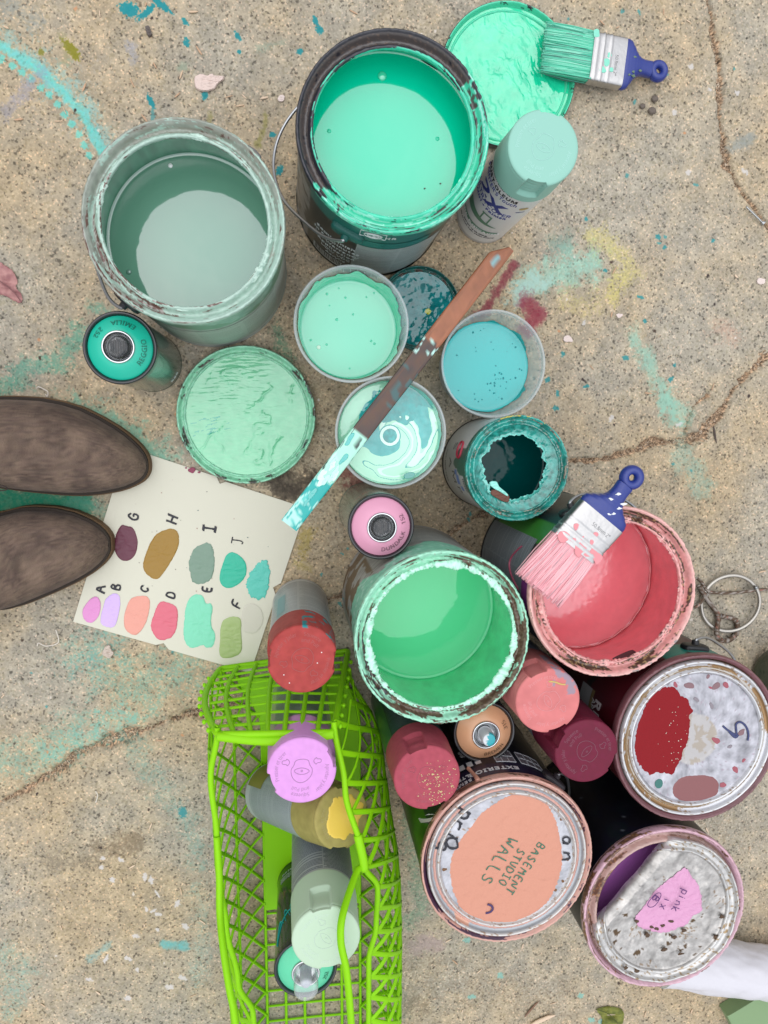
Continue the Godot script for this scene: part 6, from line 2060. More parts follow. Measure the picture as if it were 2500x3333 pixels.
	var rcol := func(p: Vector3, d: Vector3): return Color(0.12, 0.075, 0.05) if noise(p, 190.0) < 0.1 else (Color(0.34, 0.30, 0.26) if noise(p, 400.0) < 0.3 else Color(0.36, 0.16, 0.12))
	var w1 := MB.new()
	w1.tube(curve3(local([Vector3(0.5054,0.008,0.1903),Vector3(0.5129,0.007,0.1962),Vector3(0.5186,0.006,0.2038),Vector3(0.5253,0.005,0.2096),Vector3(0.5409,0.0045,0.2117),Vector3(0.5636,0.005,0.2118),Vector3(0.5874,0.008,0.2084),Vector3(0.6086,0.004,0.2094)], c0), 6), 0.0021, 8, false, 1.0, rcol)
	part(o, "wire", w1, rusty)
	var w2 := MB.new()
	w2.tube(curve3(local([Vector3(0.5049,0.006,0.2297),Vector3(0.5122,0.006,0.2254),Vector3(0.5169,0.007,0.2171),Vector3(0.522,0.009,0.2113)], c0), 6), 0.0020, 8, false, 1.0, rcol)
	part(o, "wire", w2, rusty)
	var w3 := MB.new()
	w3.tube(curve3(local([Vector3(0.5109,0.006,0.2008),Vector3(0.5203,0.006,0.2165),Vector3(0.5342,0.005,0.2336),Vector3(0.54,0.005,0.243),Vector3(0.5383,0.006,0.2565),Vector3(0.5344,0.012,0.2647),Vector3(0.5416,0.009,0.2723),Vector3(0.5523,0.006,0.275),Vector3(0.563,0.004,0.2709),Vector3(0.5685,0.003,0.2621),Vector3(0.5667,0.004,0.2525),Vector3(0.5609,0.005,0.246),Vector3(0.5521,0.005,0.2443),Vector3(0.5433,0.005,0.2417)], c0), 6), 0.0033, 8, false, 1.0, rcol)
	part(o, "wire", w3, rusty)
	var rv := MB.new()
	rv.tube(local([Vector3(0.5885,0.006,0.2052),Vector3(0.5829,0.0145,0.2034)], c0), [0.003, 0.0024], 12)
	part(o, "rivet", rv, M["steel"])
	# ---- dark green bottle at the right edge
	var bo := thing("glass_bottle", "dark green glass bottle with a white barcode label lying behind the red-lidded can", "bottle", Vector3(0.6625,0,0.3311))
	var br := 0.0385
	var f := func(ps: Array, mname: String, mat: Material):
		var m2 := MB.new()
		m2.grid(64, ps.size() - 1, func(u: float, v: float):
			var q: Vector2 = ps[int(round(v * (ps.size() - 1)))]
			return Vector3(q.y, br + cos(u * TAU) * q.x, sin(u * TAU) * q.x), true)
		return part(bo, mname, m2, mat)
	f.call(soft([Vector2(.00001, -.064), Vector2(.018, -.068), Vector2(.030, -.073), Vector2(.0370, -.070), Vector2(br, -.060), Vector2(br, -.02), Vector2(br, .08), Vector2(.036, .10), Vector2(.022, .13), Vector2(.015, .15), Vector2(.014, .21), Vector2(.0001, .212)], 2), "bottle_body", pm(lin(0.010, 0.026, 0.008), 0.06, 0, 0.7, 0.5))
	f.call([Vector2(br + .0004, -.040), Vector2(br + .0004, .06)], "label", tm(print_tex(256, 128, Color(0.80, 0.80, 0.82), Color(0.30, 0.30, 0.36), 10, 5, 2, 0.4)))
	# barcode on the label
	var bc := MB.new()
	bc.grid(10, 10, func(u: float, v: float):
		var an := lerpf(-0.55, 0.05, v)
		return Vector3(lerpf(-.034, -.010, u), br + cos(an) * (br + .0008), -sin(an) * (br + .0008) * -1.0))
	part(bo, "barcode", bc, tm(barcode_tex()))
	bo.rotation.y = deg_to_rad(-14)
	# ---- white roll and green board, lower right corner
	var ro := thing("paper_roll", "white wrapped roll lying behind the can with the folded lid", "paper roll", Vector3(0.6171,0,0.7266))
	mb = MB.new()
	mb.grid(72, 60, func(u: float, v: float):
		var an := u * TAU
		var w := 0.0026 * noise(Vector3(v * 0.25, cos(an) * 0.03, sin(an) * 0.03), 36.0) + 0.0008 * noise(Vector3(v * 0.2, cos(an) * 0.03, sin(an) * 0.03), 130.0) - 0.002 * maxf(0.0, noise(Vector3(v * 0.3, cos(an) * 0.02, 1.0), 30.0))
		return Vector3(lerpf(-0.155, 0.30, v), 0.034 + cos(an) * (0.034 + w), sin(an) * (0.034 + w)), true)
	part(ro, "wrapping", mb, pm(lin(0.60, 0.585, 0.62), 0.4, 0, 0.5, 0, "lump", 0.3, 12))
	var ec := MB.new()
	ec.grid(48, 4, func(u: float, v: float): return Vector3(-0.1545, 0.034 + cos(u * TAU) * 0.0335 * (1.0 - v), sin(u * TAU) * 0.0335 * (1.0 - v)), true)
	part(ro, "roll_end", ec, M["white"])
	ro.rotation.y = deg_to_rad(-13)
	var gb := thing("green_board", "pale green painted board lying past the white roll", "board", Vector3(0.6777,0,0.8006))
	mb = MB.new()
	loft(mb, [[Vector3(-0.05, 0.011, 0.045), Vector3(0, 0, 1), Vector3.UP, 0.045, 0.0105], [Vector3(0.26, 0.011, 0.045), Vector3(0, 0, 1), Vector3.UP, 0.045, 0.0105]], 14.0, 48)
	part(gb, "board", mb, pm(lin(0.20, 0.30, 0.15), 0.5, 0, 0.4, 0, "fine", 0.3, 30))
	gb.rotation.y = deg_to_rad(-62)

# ---------------------------------------------------------------- the swatch card
func build_card() -> void:
	var at := Vector3(-0.1266,0,0.1502)
	var o := thing("swatch_card", "cream card dabbed with lettered paint swatches lying by the brown boots", "swatch card", at)
	var poly := local([Vector2(-0.1905,0.0221),Vector2(-0.0906,0.0568),Vector2(-0.0872,0.0651),Vector2(-0.0802,0.0627),Vector2(0.012,0.0949),Vector2(-0.0188,0.1845),Vector2(-0.0282,0.1895),Vector2(-0.025,0.2),Vector2(-0.0569,0.2934),Vector2(-0.1515,0.2611),Vector2(-0.1569,0.253),Vector2(-0.166,0.2549),Vector2(-0.2581,0.2237)], at)
	var pk := PackedVector2Array(poly)
	var ix := Geometry2D.triangulate_polygon(pk)
	var mb := MB.new()
	var hy := func(p: Vector2) -> float: return 0.0014 + 0.0006 * absf(noise(Vector3(p.x, 0, p.y), 6.0))
	for k in range(0, ix.size(), 3):
		mb.face([Vector3(pk[ix[k]].x, hy.call(pk[ix[k]]), pk[ix[k]].y), Vector3(pk[ix[k + 1]].x, hy.call(pk[ix[k + 1]]), pk[ix[k + 1]].y), Vector3(pk[ix[k + 2]].x, hy.call(pk[ix[k + 2]]), pk[ix[k + 2]].y)])
	for k in pk.size():
		var p := pk[k]
		var q := pk[(k + 1) % pk.size()]
		mb.face([Vector3(p.x, hy.call(p), p.y), Vector3(q.x, hy.call(q), q.y), Vector3(q.x, 0.0002, q.y), Vector3(p.x, 0.0002, p.y)])
	var cm := pm(lin(0.63, 0.61, 0.50), 0.75, 0, 0.3, 0, "fine", 0.25, 40)
	part(o, "card", mb, cm)
	var sw := [
		["dark maroon swatch under the letter G", lin(0.115, 0.020, 0.042), [Vector2(-0.1991,0.1102),Vector2(-0.1945,0.1128),Vector2(-0.1866,0.1138),Vector2(-0.183,0.1238),Vector2(-0.1817,0.1322),Vector2(-0.1837,0.1439),Vector2(-0.1897,0.1522),Vector2(-0.1969,0.154),Vector2(-0.204,0.151),Vector2(-0.2081,0.1417),Vector2(-0.2083,0.1317),Vector2(-0.2051,0.1201)], 0.015],
		["mustard swatch under the letter H", lin(0.30, 0.165, 0.015), [Vector2(-0.145,0.1161),Vector2(-0.1378,0.1179),Vector2(-0.1348,0.1264),Vector2(-0.136,0.1381),Vector2(-0.1429,0.1515),Vector2(-0.1515,0.1649),Vector2(-0.1583,0.174),Vector2(-0.1624,0.1768),Vector2(-0.1696,0.1737),Vector2(-0.1765,0.1659),Vector2(-0.1774,0.1575),Vector2(-0.1734,0.1458),Vector2(-0.1681,0.1325),Vector2(-0.1596,0.1209)], 0.02],
		["grey sage swatch under the letter I", lin(0.175, 0.27, 0.20), [Vector2(-0.1181,0.1394),Vector2(-0.1099,0.1361),Vector2(-0.1024,0.1329),Vector2(-0.0969,0.1389),Vector2(-0.0955,0.1509),Vector2(-0.0959,0.1645),Vector2(-0.0996,0.1781),Vector2(-0.1079,0.1822),Vector2(-0.1162,0.1837),Vector2(-0.1226,0.1792),Vector2(-0.1242,0.1672),Vector2(-0.1261,0.1587),Vector2(-0.1225,0.1486)], 0.05],
		["sea green swatch under the letter J", lin(0.020, 0.43, 0.28), [Vector2(-0.0789,0.1461),Vector2(-0.0723,0.1459),Vector2(-0.0642,0.1516),Vector2(-0.0586,0.1602),Vector2(-0.0588,0.1723),Vector2(-0.0649,0.1824),Vector2(-0.0767,0.189),Vector2(-0.0833,0.1888),Vector2(-0.0898,0.1835),Vector2(-0.0905,0.1732),Vector2(-0.0868,0.1613),Vector2(-0.0832,0.1511)], 0.015],
		["ragged turquoise dab", lin(0.09, 0.50, 0.40), [Vector2(-0.0359,0.1547),Vector2(-0.0327,0.1591),Vector2(-0.0328,0.1695),Vector2(-0.0295,0.1704),Vector2(-0.0326,0.1746),Vector2(-0.0323,0.1868),Vector2(-0.0367,0.1971),Vector2(-0.0368,0.2014),Vector2(-0.0486,0.2042),Vector2(-0.0544,0.2),Vector2(-0.0592,0.1912),Vector2(-0.0608,0.186),Vector2(-0.0564,0.1758),Vector2(-0.0555,0.1706),Vector2(-0.0495,0.1673),Vector2(-0.0477,0.1605)], 0.13],
		["pink swatch under the letter A", lin(0.66, 0.25, 0.52), [Vector2(-0.2361,0.1956),Vector2(-0.2297,0.1941),Vector2(-0.2265,0.2001),Vector2(-0.2264,0.2086),Vector2(-0.2292,0.2187),Vector2(-0.2359,0.2256),Vector2(-0.2423,0.2254),Vector2(-0.2471,0.219),Vector2(-0.2471,0.2097),Vector2(-0.242,0.2022)], 0.02],
		["lilac swatch under the letter B", lin(0.60, 0.42, 0.78), [Vector2(-0.2137,0.192),Vector2(-0.2073,0.1914),Vector2(-0.2043,0.1965),Vector2(-0.2043,0.2059),Vector2(-0.2076,0.2194),Vector2(-0.2104,0.2296),Vector2(-0.2154,0.2328),Vector2(-0.2265,0.229),Vector2(-0.2278,0.2222),Vector2(-0.223,0.2053),Vector2(-0.2203,0.1969)], 0.04],
		["salmon swatch under the letter C", lin(0.72, 0.31, 0.24), [Vector2(-0.1898,0.1961),Vector2(-0.1784,0.1951),Vector2(-0.172,0.1966),Vector2(-0.1707,0.2052),Vector2(-0.1728,0.2171),Vector2(-0.1765,0.229),Vector2(-0.185,0.2408),Vector2(-0.1916,0.2426),Vector2(-0.201,0.235),Vector2(-0.2013,0.223),Vector2(-0.1993,0.2129),Vector2(-0.1948,0.2011)], 0.02],
		["coral red swatch under the letter D", lin(0.64, 0.13, 0.18), [Vector2(-0.1593,0.2021),Vector2(-0.1495,0.2041),Vector2(-0.1399,0.2096),Vector2(-0.1394,0.2199),Vector2(-0.1416,0.2371),Vector2(-0.1477,0.2473),Vector2(-0.1626,0.2506),Vector2(-0.1695,0.2396),Vector2(-0.1713,0.2292),Vector2(-0.1672,0.219),Vector2(-0.1636,0.2088)], 0.03],
		["mint swatch under the letter E", lin(0.19, 0.62, 0.41), [Vector2(-0.1248,0.198),Vector2(-0.1165,0.1948),Vector2(-0.1092,0.1976),Vector2(-0.1078,0.2071),Vector2(-0.1003,0.2065),Vector2(-0.0988,0.2126),Vector2(-0.1017,0.2246),Vector2(-0.1012,0.2368),Vector2(-0.0971,0.2421),Vector2(-0.0974,0.2526),Vector2(-0.1018,0.2603),Vector2(-0.1085,0.261),Vector2(-0.1116,0.2556),Vector2(-0.1167,0.2589),Vector2(-0.1251,0.2608),Vector2(-0.1323,0.2548),Vector2(-0.1341,0.2426),Vector2(-0.1322,0.2236),Vector2(-0.13,0.2081)], 0.03],
		["olive green swatch under the letter F", lin(0.33, 0.43, 0.16), [Vector2(-0.0876,0.2268),Vector2(-0.0775,0.2228),Vector2(-0.0683,0.2243),Vector2(-0.066,0.231),Vector2(-0.0671,0.2432),Vector2(-0.0658,0.2591),Vector2(-0.0677,0.2696),Vector2(-0.0804,0.2744),Vector2(-0.0905,0.274),Vector2(-0.0936,0.2668),Vector2(-0.0916,0.2528),Vector2(-0.0912,0.2371)], 0.02],
	]
	for s in sw:
		var m := MB.new()
		film(m, local(s[2], at), 0.0019, 0.0006, 0.0009, 75.0, s[3])
		part(o, "paint_swatch", m, pm(s[1], 0.42, 0, 0.5, 0.0, "fine", 0.3, 40), s[0])
	var gm := MB.new()
	var gr := []
	for k in 16:
		gr.append(Vector2(1270, 1235) + Vector2(cos(TAU * k / 16.0), sin(TAU * k / 16.0)) * 95.0)
	film(gm, local([Vector2(-0.0537,0.207),Vector2(-0.0454,0.2116),Vector2(-0.0397,0.2214),Vector2(-0.0408,0.2336),Vector2(-0.0477,0.2439),Vector2(-0.0579,0.2453),Vector2(-0.0654,0.2415),Vector2(-0.0654,0.2293),Vector2(-0.0657,0.2188),Vector2(-0.0613,0.2102)], at), 0.0018, 0.00035, 0.0, 90.0, 0.05)
	part(o, "grease_stain", gm, pm(lin(0.58, 0.555, 0.46), 0.7), "pale greyish round stain")
	for q in [[Vector2(-0.1182,0.0491), 0.0050], [Vector2(-0.1247,0.0463), 0.0016], [Vector2(-0.1104,0.0514), 0.0020]]:
		var m := MB.new()
		var ring := []
		for k in 9:
			var a := TAU * k / 9.0
			ring.append(q[0] - Vector2(at.x, at.z) + Vector2(cos(a), sin(a) * 0.7) * q[1] * rng.randf_range(0.7, 1.2))
		film(m, ring, 0.0020, 0.0005, 0.0)
		part(o, "paint_spot", m, pm(lin(0.22, 0.02, 0.06), 0.4))
	for k in 26:
		var p := Vector2(rng.randf_range(420, 1400), rng.randf_range(260, 1050))
		var w := Vector2(-0.1876,0.0593).lerp(Vector2(-0.0292,0.0607), (p.x - 420) / 980.0) + (Vector2(-0.1928,0.1909) - Vector2(-0.1876,0.0593)) * ((p.y - 260) / 790.0)
		var m := MB.new()
		var l := w - Vector2(at.x, at.z)
		if not Geometry2D.is_point_in_polygon(l, pk):
			continue
		var rr := rng.randf_range(0.0003, 0.0008)
		film(m, [l + Vector2(rr, 0), l + Vector2(0, rr), l - Vector2(rr * 1.6, 0), l - Vector2(0, rr)], 0.0019, 0.0003, 0.0)
		part(o, "paint_spot", m, pm([lin(0.25, 0.22, 0.18), lin(0.35, 0.18, 0.14), lin(0.03, 0.10, 0.12)][k % 3], 0.6))
	# marker letters
	for q in [["G", Vector3(-0.1856,0.0022,0.1019), 0.0115, -78], ["H", Vector3(-0.142,0.0022,0.1059), 0.0120, -70], ["I", Vector3(-0.1001,0.0022,0.1174), 0.0135, -80], ["J", Vector3(-0.0685,0.0022,0.1327), 0.0125, -84],
		["A", Vector3(-0.2264,0.0022,0.1861), 0.0118, -80], ["B", Vector3(-0.2088,0.0022,0.1836), 0.0100, -76], ["C", Vector3(-0.1767,0.0022,0.187), 0.0092, -64], ["D", Vector3(-0.1469,0.0022,0.1951), 0.0100, -70], ["E", Vector3(-0.1051,0.0022,0.1898), 0.0105, -78], ["F", Vector3(-0.0711,0.0022,0.208), 0.0125, -58]]:
		var m := MB.new()
		var t := deg_to_rad(q[3])
		var ex := Vector3(cos(t), 0, sin(t))
		var ey := Vector3(sin(t), 0, -cos(t))
		var size: float = q[2]
		scribble(m, q[0], q[1] - at - ex * size * 0.33 - ey * size * 0.5, q[3], size, 0.0006 if q[0] == "J" else 0.00105, 1.0, 0.66)
		if q[0] in ["H", "I", "A", "E"]:
			scribble(m, q[0], q[1] - at - ex * size * 0.30 - ey * size * 0.46, q[3], size, 0.0008, 1.0, 0.66)
		part(o, "marker_letter", m, M["ink"], "black marker letter %s" % q[0])

# ---------------------------------------------------------------- boots
func boot(label: String, sec: Array, tipx: float, side: float) -> void:
	# sec: [x, z centre, half width] from the ankle side to the toe
	var o := thing("boot", label, "boot", Vector3(sec[0][0], 0.0018, sec[0][1]), "pair of brown suede boots")
	var at := o.position
	var n := sec.size() - 1
	var toe: float = sec[n][0]
	var hgt := func(x: float) -> float:                   # height of the upper above the sole
		var d := toe - x
		return 0.004 + 0.044 * (1.0 - exp(-maxf(d, 0.0) / 0.020)) + 0.026 * sm(0.05, 0.16, d) + 0.035 * sm(0.13, 0.21, d)
	var row := func(t: float) -> Array:
		var x := t * n
		var k := mini(int(x), n - 1)
		var f := x - k
		return [lerpf(sec[k][0], sec[k + 1][0], f), lerpf(sec[k][1], sec[k + 1][1], f), lerpf(sec[k][2], sec[k + 1][2], f)]
	var mb := MB.new()
	mb.grid(72, 60, func(u: float, v: float):
		var q: Array = row.call(v)
		var a := u * PI
		var ca := cos(a)
		var sa := sin(a)
		var h: float = hgt.call(q[0])
		var w: float = maxf(q[2] - 0.0022, 0.0008)
		var x := signf(ca) * pow(absf(ca), 0.72) * w
		var y := 0.020 + pow(absf(sa), 0.78) * h
		var p := Vector3(q[0] - (0.004 if v > 0.99 else 0.0), y, q[1] + x)
		var crease := -0.0016 * exp(-pow((toe - q[0] - 0.092 - 0.006 * sin(x * 60.0)) / 0.0030, 2)) - 0.0012 * exp(-pow((toe - q[0] - 0.116 + 0.005 * sin(x * 45.0)) / 0.0034, 2)) + 0.0014 * noise(Vector3(q[0] * 1.0, 0, x * 0.3), 40.0) * sm(0.03, 0.07, toe - q[0]) + 0.0008 * noise(p, 22.0)
		p += Vector3(0, 1, 0) * crease * absf(sa)
		return p - at, false,
		func(u: float, v: float, p: Vector3):
			var n1 := noise(p, 24.0)
			var n2 := noise(Vector3(p.x, 0, p.z * 0.5), 90.0)
			var c := Color(0.090, 0.064, 0.053).lerp(Color(0.205, 0.145, 0.108), clampf(0.45 + n1 * 0.55 + n2 * 0.45 + 0.6 * noise(Vector3(p.x * 0.4, p.y, p.z), 330.0), 0.0, 1.0))
			return c * (1.0 + 0.10 * noise(p, 500.0)))
	var sm3 := vm(0.95, 0, 0.15, 0, "hide", 0.9, 26)
	sm3.rim_enabled = true
	sm3.rim = 0.12
	part(o, "suede_upper", mb, sm3)
	# welt and sole
	for q in [[0.0145, 0.0215, 0.0012, lin(0.045, 0.035, 0.028), "welt"], [0.0, 0.0150, 0.0026, lin(0.14, 0.085, 0.045), "sole"]]:
		var s := MB.new()
		var out := []
		for k in 60:
			var w: Array = row.call(k / 59.0)
			out.append(Vector2(w[0], w[1] - w[2]))
		for k in 60:
			var w: Array = row.call(1.0 - k / 59.0)
			out.append(Vector2(w[0], w[1] + w[2]))
		var raw := out.duplicate()
		for k in out.size():
			var e: Vector2 = (raw[(k + 1) % raw.size()] - raw[(k - 1 + raw.size()) % raw.size()]).normalized()
			out[k] = raw[k] + Vector2(e.y, -e.x) * q[2]
		var mid := Vector2(sec[n / 2][0], sec[n / 2][1])
		s.grid(out.size(), 6, func(u: float, v: float):
			var e: Vector2 = out[int(round(u * out.size())) % out.size()]
			var sp: float = [0.0, 0.99, 1.0, 1.0, 1.0, 0.99, 0.0][int(round(v * 6))]
			var y: float = [q[1], q[1], q[1] - 0.001, (q[0] + q[1]) * 0.5, q[0] + 0.001, q[0], q[0]][int(round(v * 6))]
			var p := mid.lerp(e, sp) if sp < 0.5 else e + (mid - e).normalized() * (1.0 - sp) * 0.05
			return Vector3(p.x, y, p.y) - at, true)
		part(o, q[4], s, pm(q[3], 0.75, 0, 0.3, 0, "fine", 0.5, 40))
	# stitched edge of the elastic side panels
	for sd in [-1.0, 1.0]:
		for ring in [0, 1]:
			var pts := []
			var g: Array = row.call(0.0)
			var base: Array = [g[0], g[1], g[2]]
			for k in 15:
				var t := lerpf(-1.0, 1.0, k / 14.0)
				var gx: float = 0.345 - 0.022 - ring * 0.007
				var px: float = toe - 0.129 - 0.03 * absf(t) * absf(t) - ring * 0.007
				var w := row.call(clampf((px - sec[0][0]) / (toe - sec[0][0]), 0.0, 1.0)) as Array
				var a: float = PI * 0.5 - sd * (0.78 + t * (0.30 - ring * 0.06))
				var ca := cos(a)
				var sa := sin(a)
				var h: float = hgt.call(px)
				pts.append(Vector3(px, 0.0208 + pow(absf(sa), 0.78) * h, w[1] + signf(ca) * pow(absf(ca), 0.72) * (w[2] - 0.0012)) - at)
			var s := MB.new()
			s.tube(soft(pts, 1), 0.0006, 6)
			part(o, "seam", s, pm(lin(0.045, 0.03, 0.026), 0.9))
	# shaft round the ankle
	var sh := MB.new()
	var b0: Array = row.call(0.0)
	sh.grid(48, 12, func(u: float, v: float):
		var a := u * TAU
		var rx := lerpf(0.068, 0.056, v)
		var rz := lerpf(b0[2] * 0.86, 0.046, v)
		return Vector3(b0[0] - 0.052 + cos(a) * rx, lerpf(0.045, 0.175, v), b0[1] + sin(a) * rz) - at, true)
	part(o, "shaft", sh, pm(lin(0.10, 0.072, 0.055), 0.95, 0, 0.15, 0, "hide", 0.9, 26))
	var heel := MB.new()
	loft(heel, [[Vector3(b0[0] - 0.055, 0.0, b0[1]) - at, Vector3.RIGHT, Vector3.BACK, 0.060, 0.036], [Vector3(b0[0] - 0.055, 0.050, b0[1]) - at, Vector3.RIGHT, Vector3.BACK, 0.064, 0.040]], 2.6, 40)
	part(o, "heel_counter", heel, pm(lin(0.09, 0.065, 0.05), 0.95))

func build_boots() -> void:
	boot("brown suede boot with its toe on the card's upper corner", [[-0.3681,0.0161,0.0425],[-0.3433,0.0159,0.0456],[-0.3153,0.0169,0.0489],[-0.2966,0.0184,0.0503],[-0.2745,0.0203,0.051],[-0.2524,0.0235,0.05],[-0.2333,0.0269,0.0472],[-0.2142,0.0311,0.0415],[-0.1981,0.0347,0.0351],[-0.1884,0.037,0.0301],[-0.1793,0.0391,0.024],[-0.1731,0.0406,0.0188],[-0.1689,0.0416,0.0138],[-0.1663,0.042,0.0087],[-0.1653,0.042,0.0049],[-0.165,0.042,0.0015]], 0.0, 1.0)
	boot("brown suede boot pointing at the maroon swatch, its toe over the card's edge", [[-0.4181,0.1585,0.0439],[-0.3867,0.1551,0.0483],[-0.355,0.1516,0.0521],[-0.323,0.1481,0.0532],[-0.3032,0.1429,0.0531],[-0.2889,0.1396,0.0509],[-0.2664,0.1357,0.0454],[-0.2465,0.1336,0.0382],[-0.2301,0.1327,0.0295],[-0.2206,0.1321,0.0223],[-0.215,0.1317,0.0163],[-0.2117,0.1314,0.0111],[-0.21,0.1314,0.0073],[-0.2097,0.1314,0.0038]], 0.0, -1.0)

# ---------------------------------------------------------------- the green basket
func bez(a: Vector2, b: Vector2, c: Vector2, d: Vector2, t: float) -> Vector2:
	return a.bezier_interpolate(b, c, d, t)

func along(tab: Array, z: float) -> Array:
	for k in tab.size() - 1:
		if z <= tab[k + 1][0] or k == tab.size() - 2:
			var f := clampf((z - tab[k][0]) / (tab[k + 1][0] - tab[k][0]), 0.0, 1.0)
			f = smoothstep(0.0, 1.0, f)
			return [lerpf(tab[k][1], tab[k + 1][1], f), lerpf(tab[k][2], tab[k + 1][2], f)]
	return [0.0, 0.0]

# rims of the two long walls: [z, x, height]
const LRIM := [[0.285, -0.077, 0.181], [0.34, -0.086, 0.172], [0.40, -0.082, 0.170], [0.45, -0.080, 0.170], [0.505, -0.077, 0.155], [0.585, -0.068, 0.138], [0.64, -0.054, 0.122], [0.70, -0.048, 0.118], [0.80, -0.060, 0.15], [0.86, -0.07, 0.18]]
const RRIM := [[0.285, 0.034, 0.181], [0.35, 0.044, 0.186], [0.43, 0.062, 0.186], [0.47, 0.078, 0.170], [0.52, 0.078, 0.155], [0.57, 0.071, 0.145], [0.64, 0.072, 0.132], [0.72, 0.070, 0.128], [0.80, 0.06, 0.15], [0.86, 0.05, 0.18]]
const BZ0 := 0.284
const BZ1 := 0.862

func wall_l(z: float, s: float) -> Vector3:
	var r: Array = along(LRIM, z)
	var e := sm(0.36, 0.285, z)
	var q := bez(Vector2(-0.045 - 0.03 * e, 0.004), Vector2(-0.088 - 0.008 * e, 0.003), Vector2(-0.108, 0.055), Vector2(r[0], r[1]), s)
	return Vector3(q.x, q.y, z)

func wall_r(z: float, s: float) -> Vector3:
	var r: Array = along(RRIM, z)
	var e := sm(0.36, 0.285, z)
	var g := sm(0.30, 0.60, z)
	var q := bez(Vector2(0.074 - 0.022 * e, 0.004), Vector2(0.100 - 0.035 * e + 0.022 * g, 0.003), Vector2(0.104 - 0.034 * e + 0.034 * g, 0.120), Vector2(r[0], r[1]), s)
	return Vector3(q.x, q.y, z)

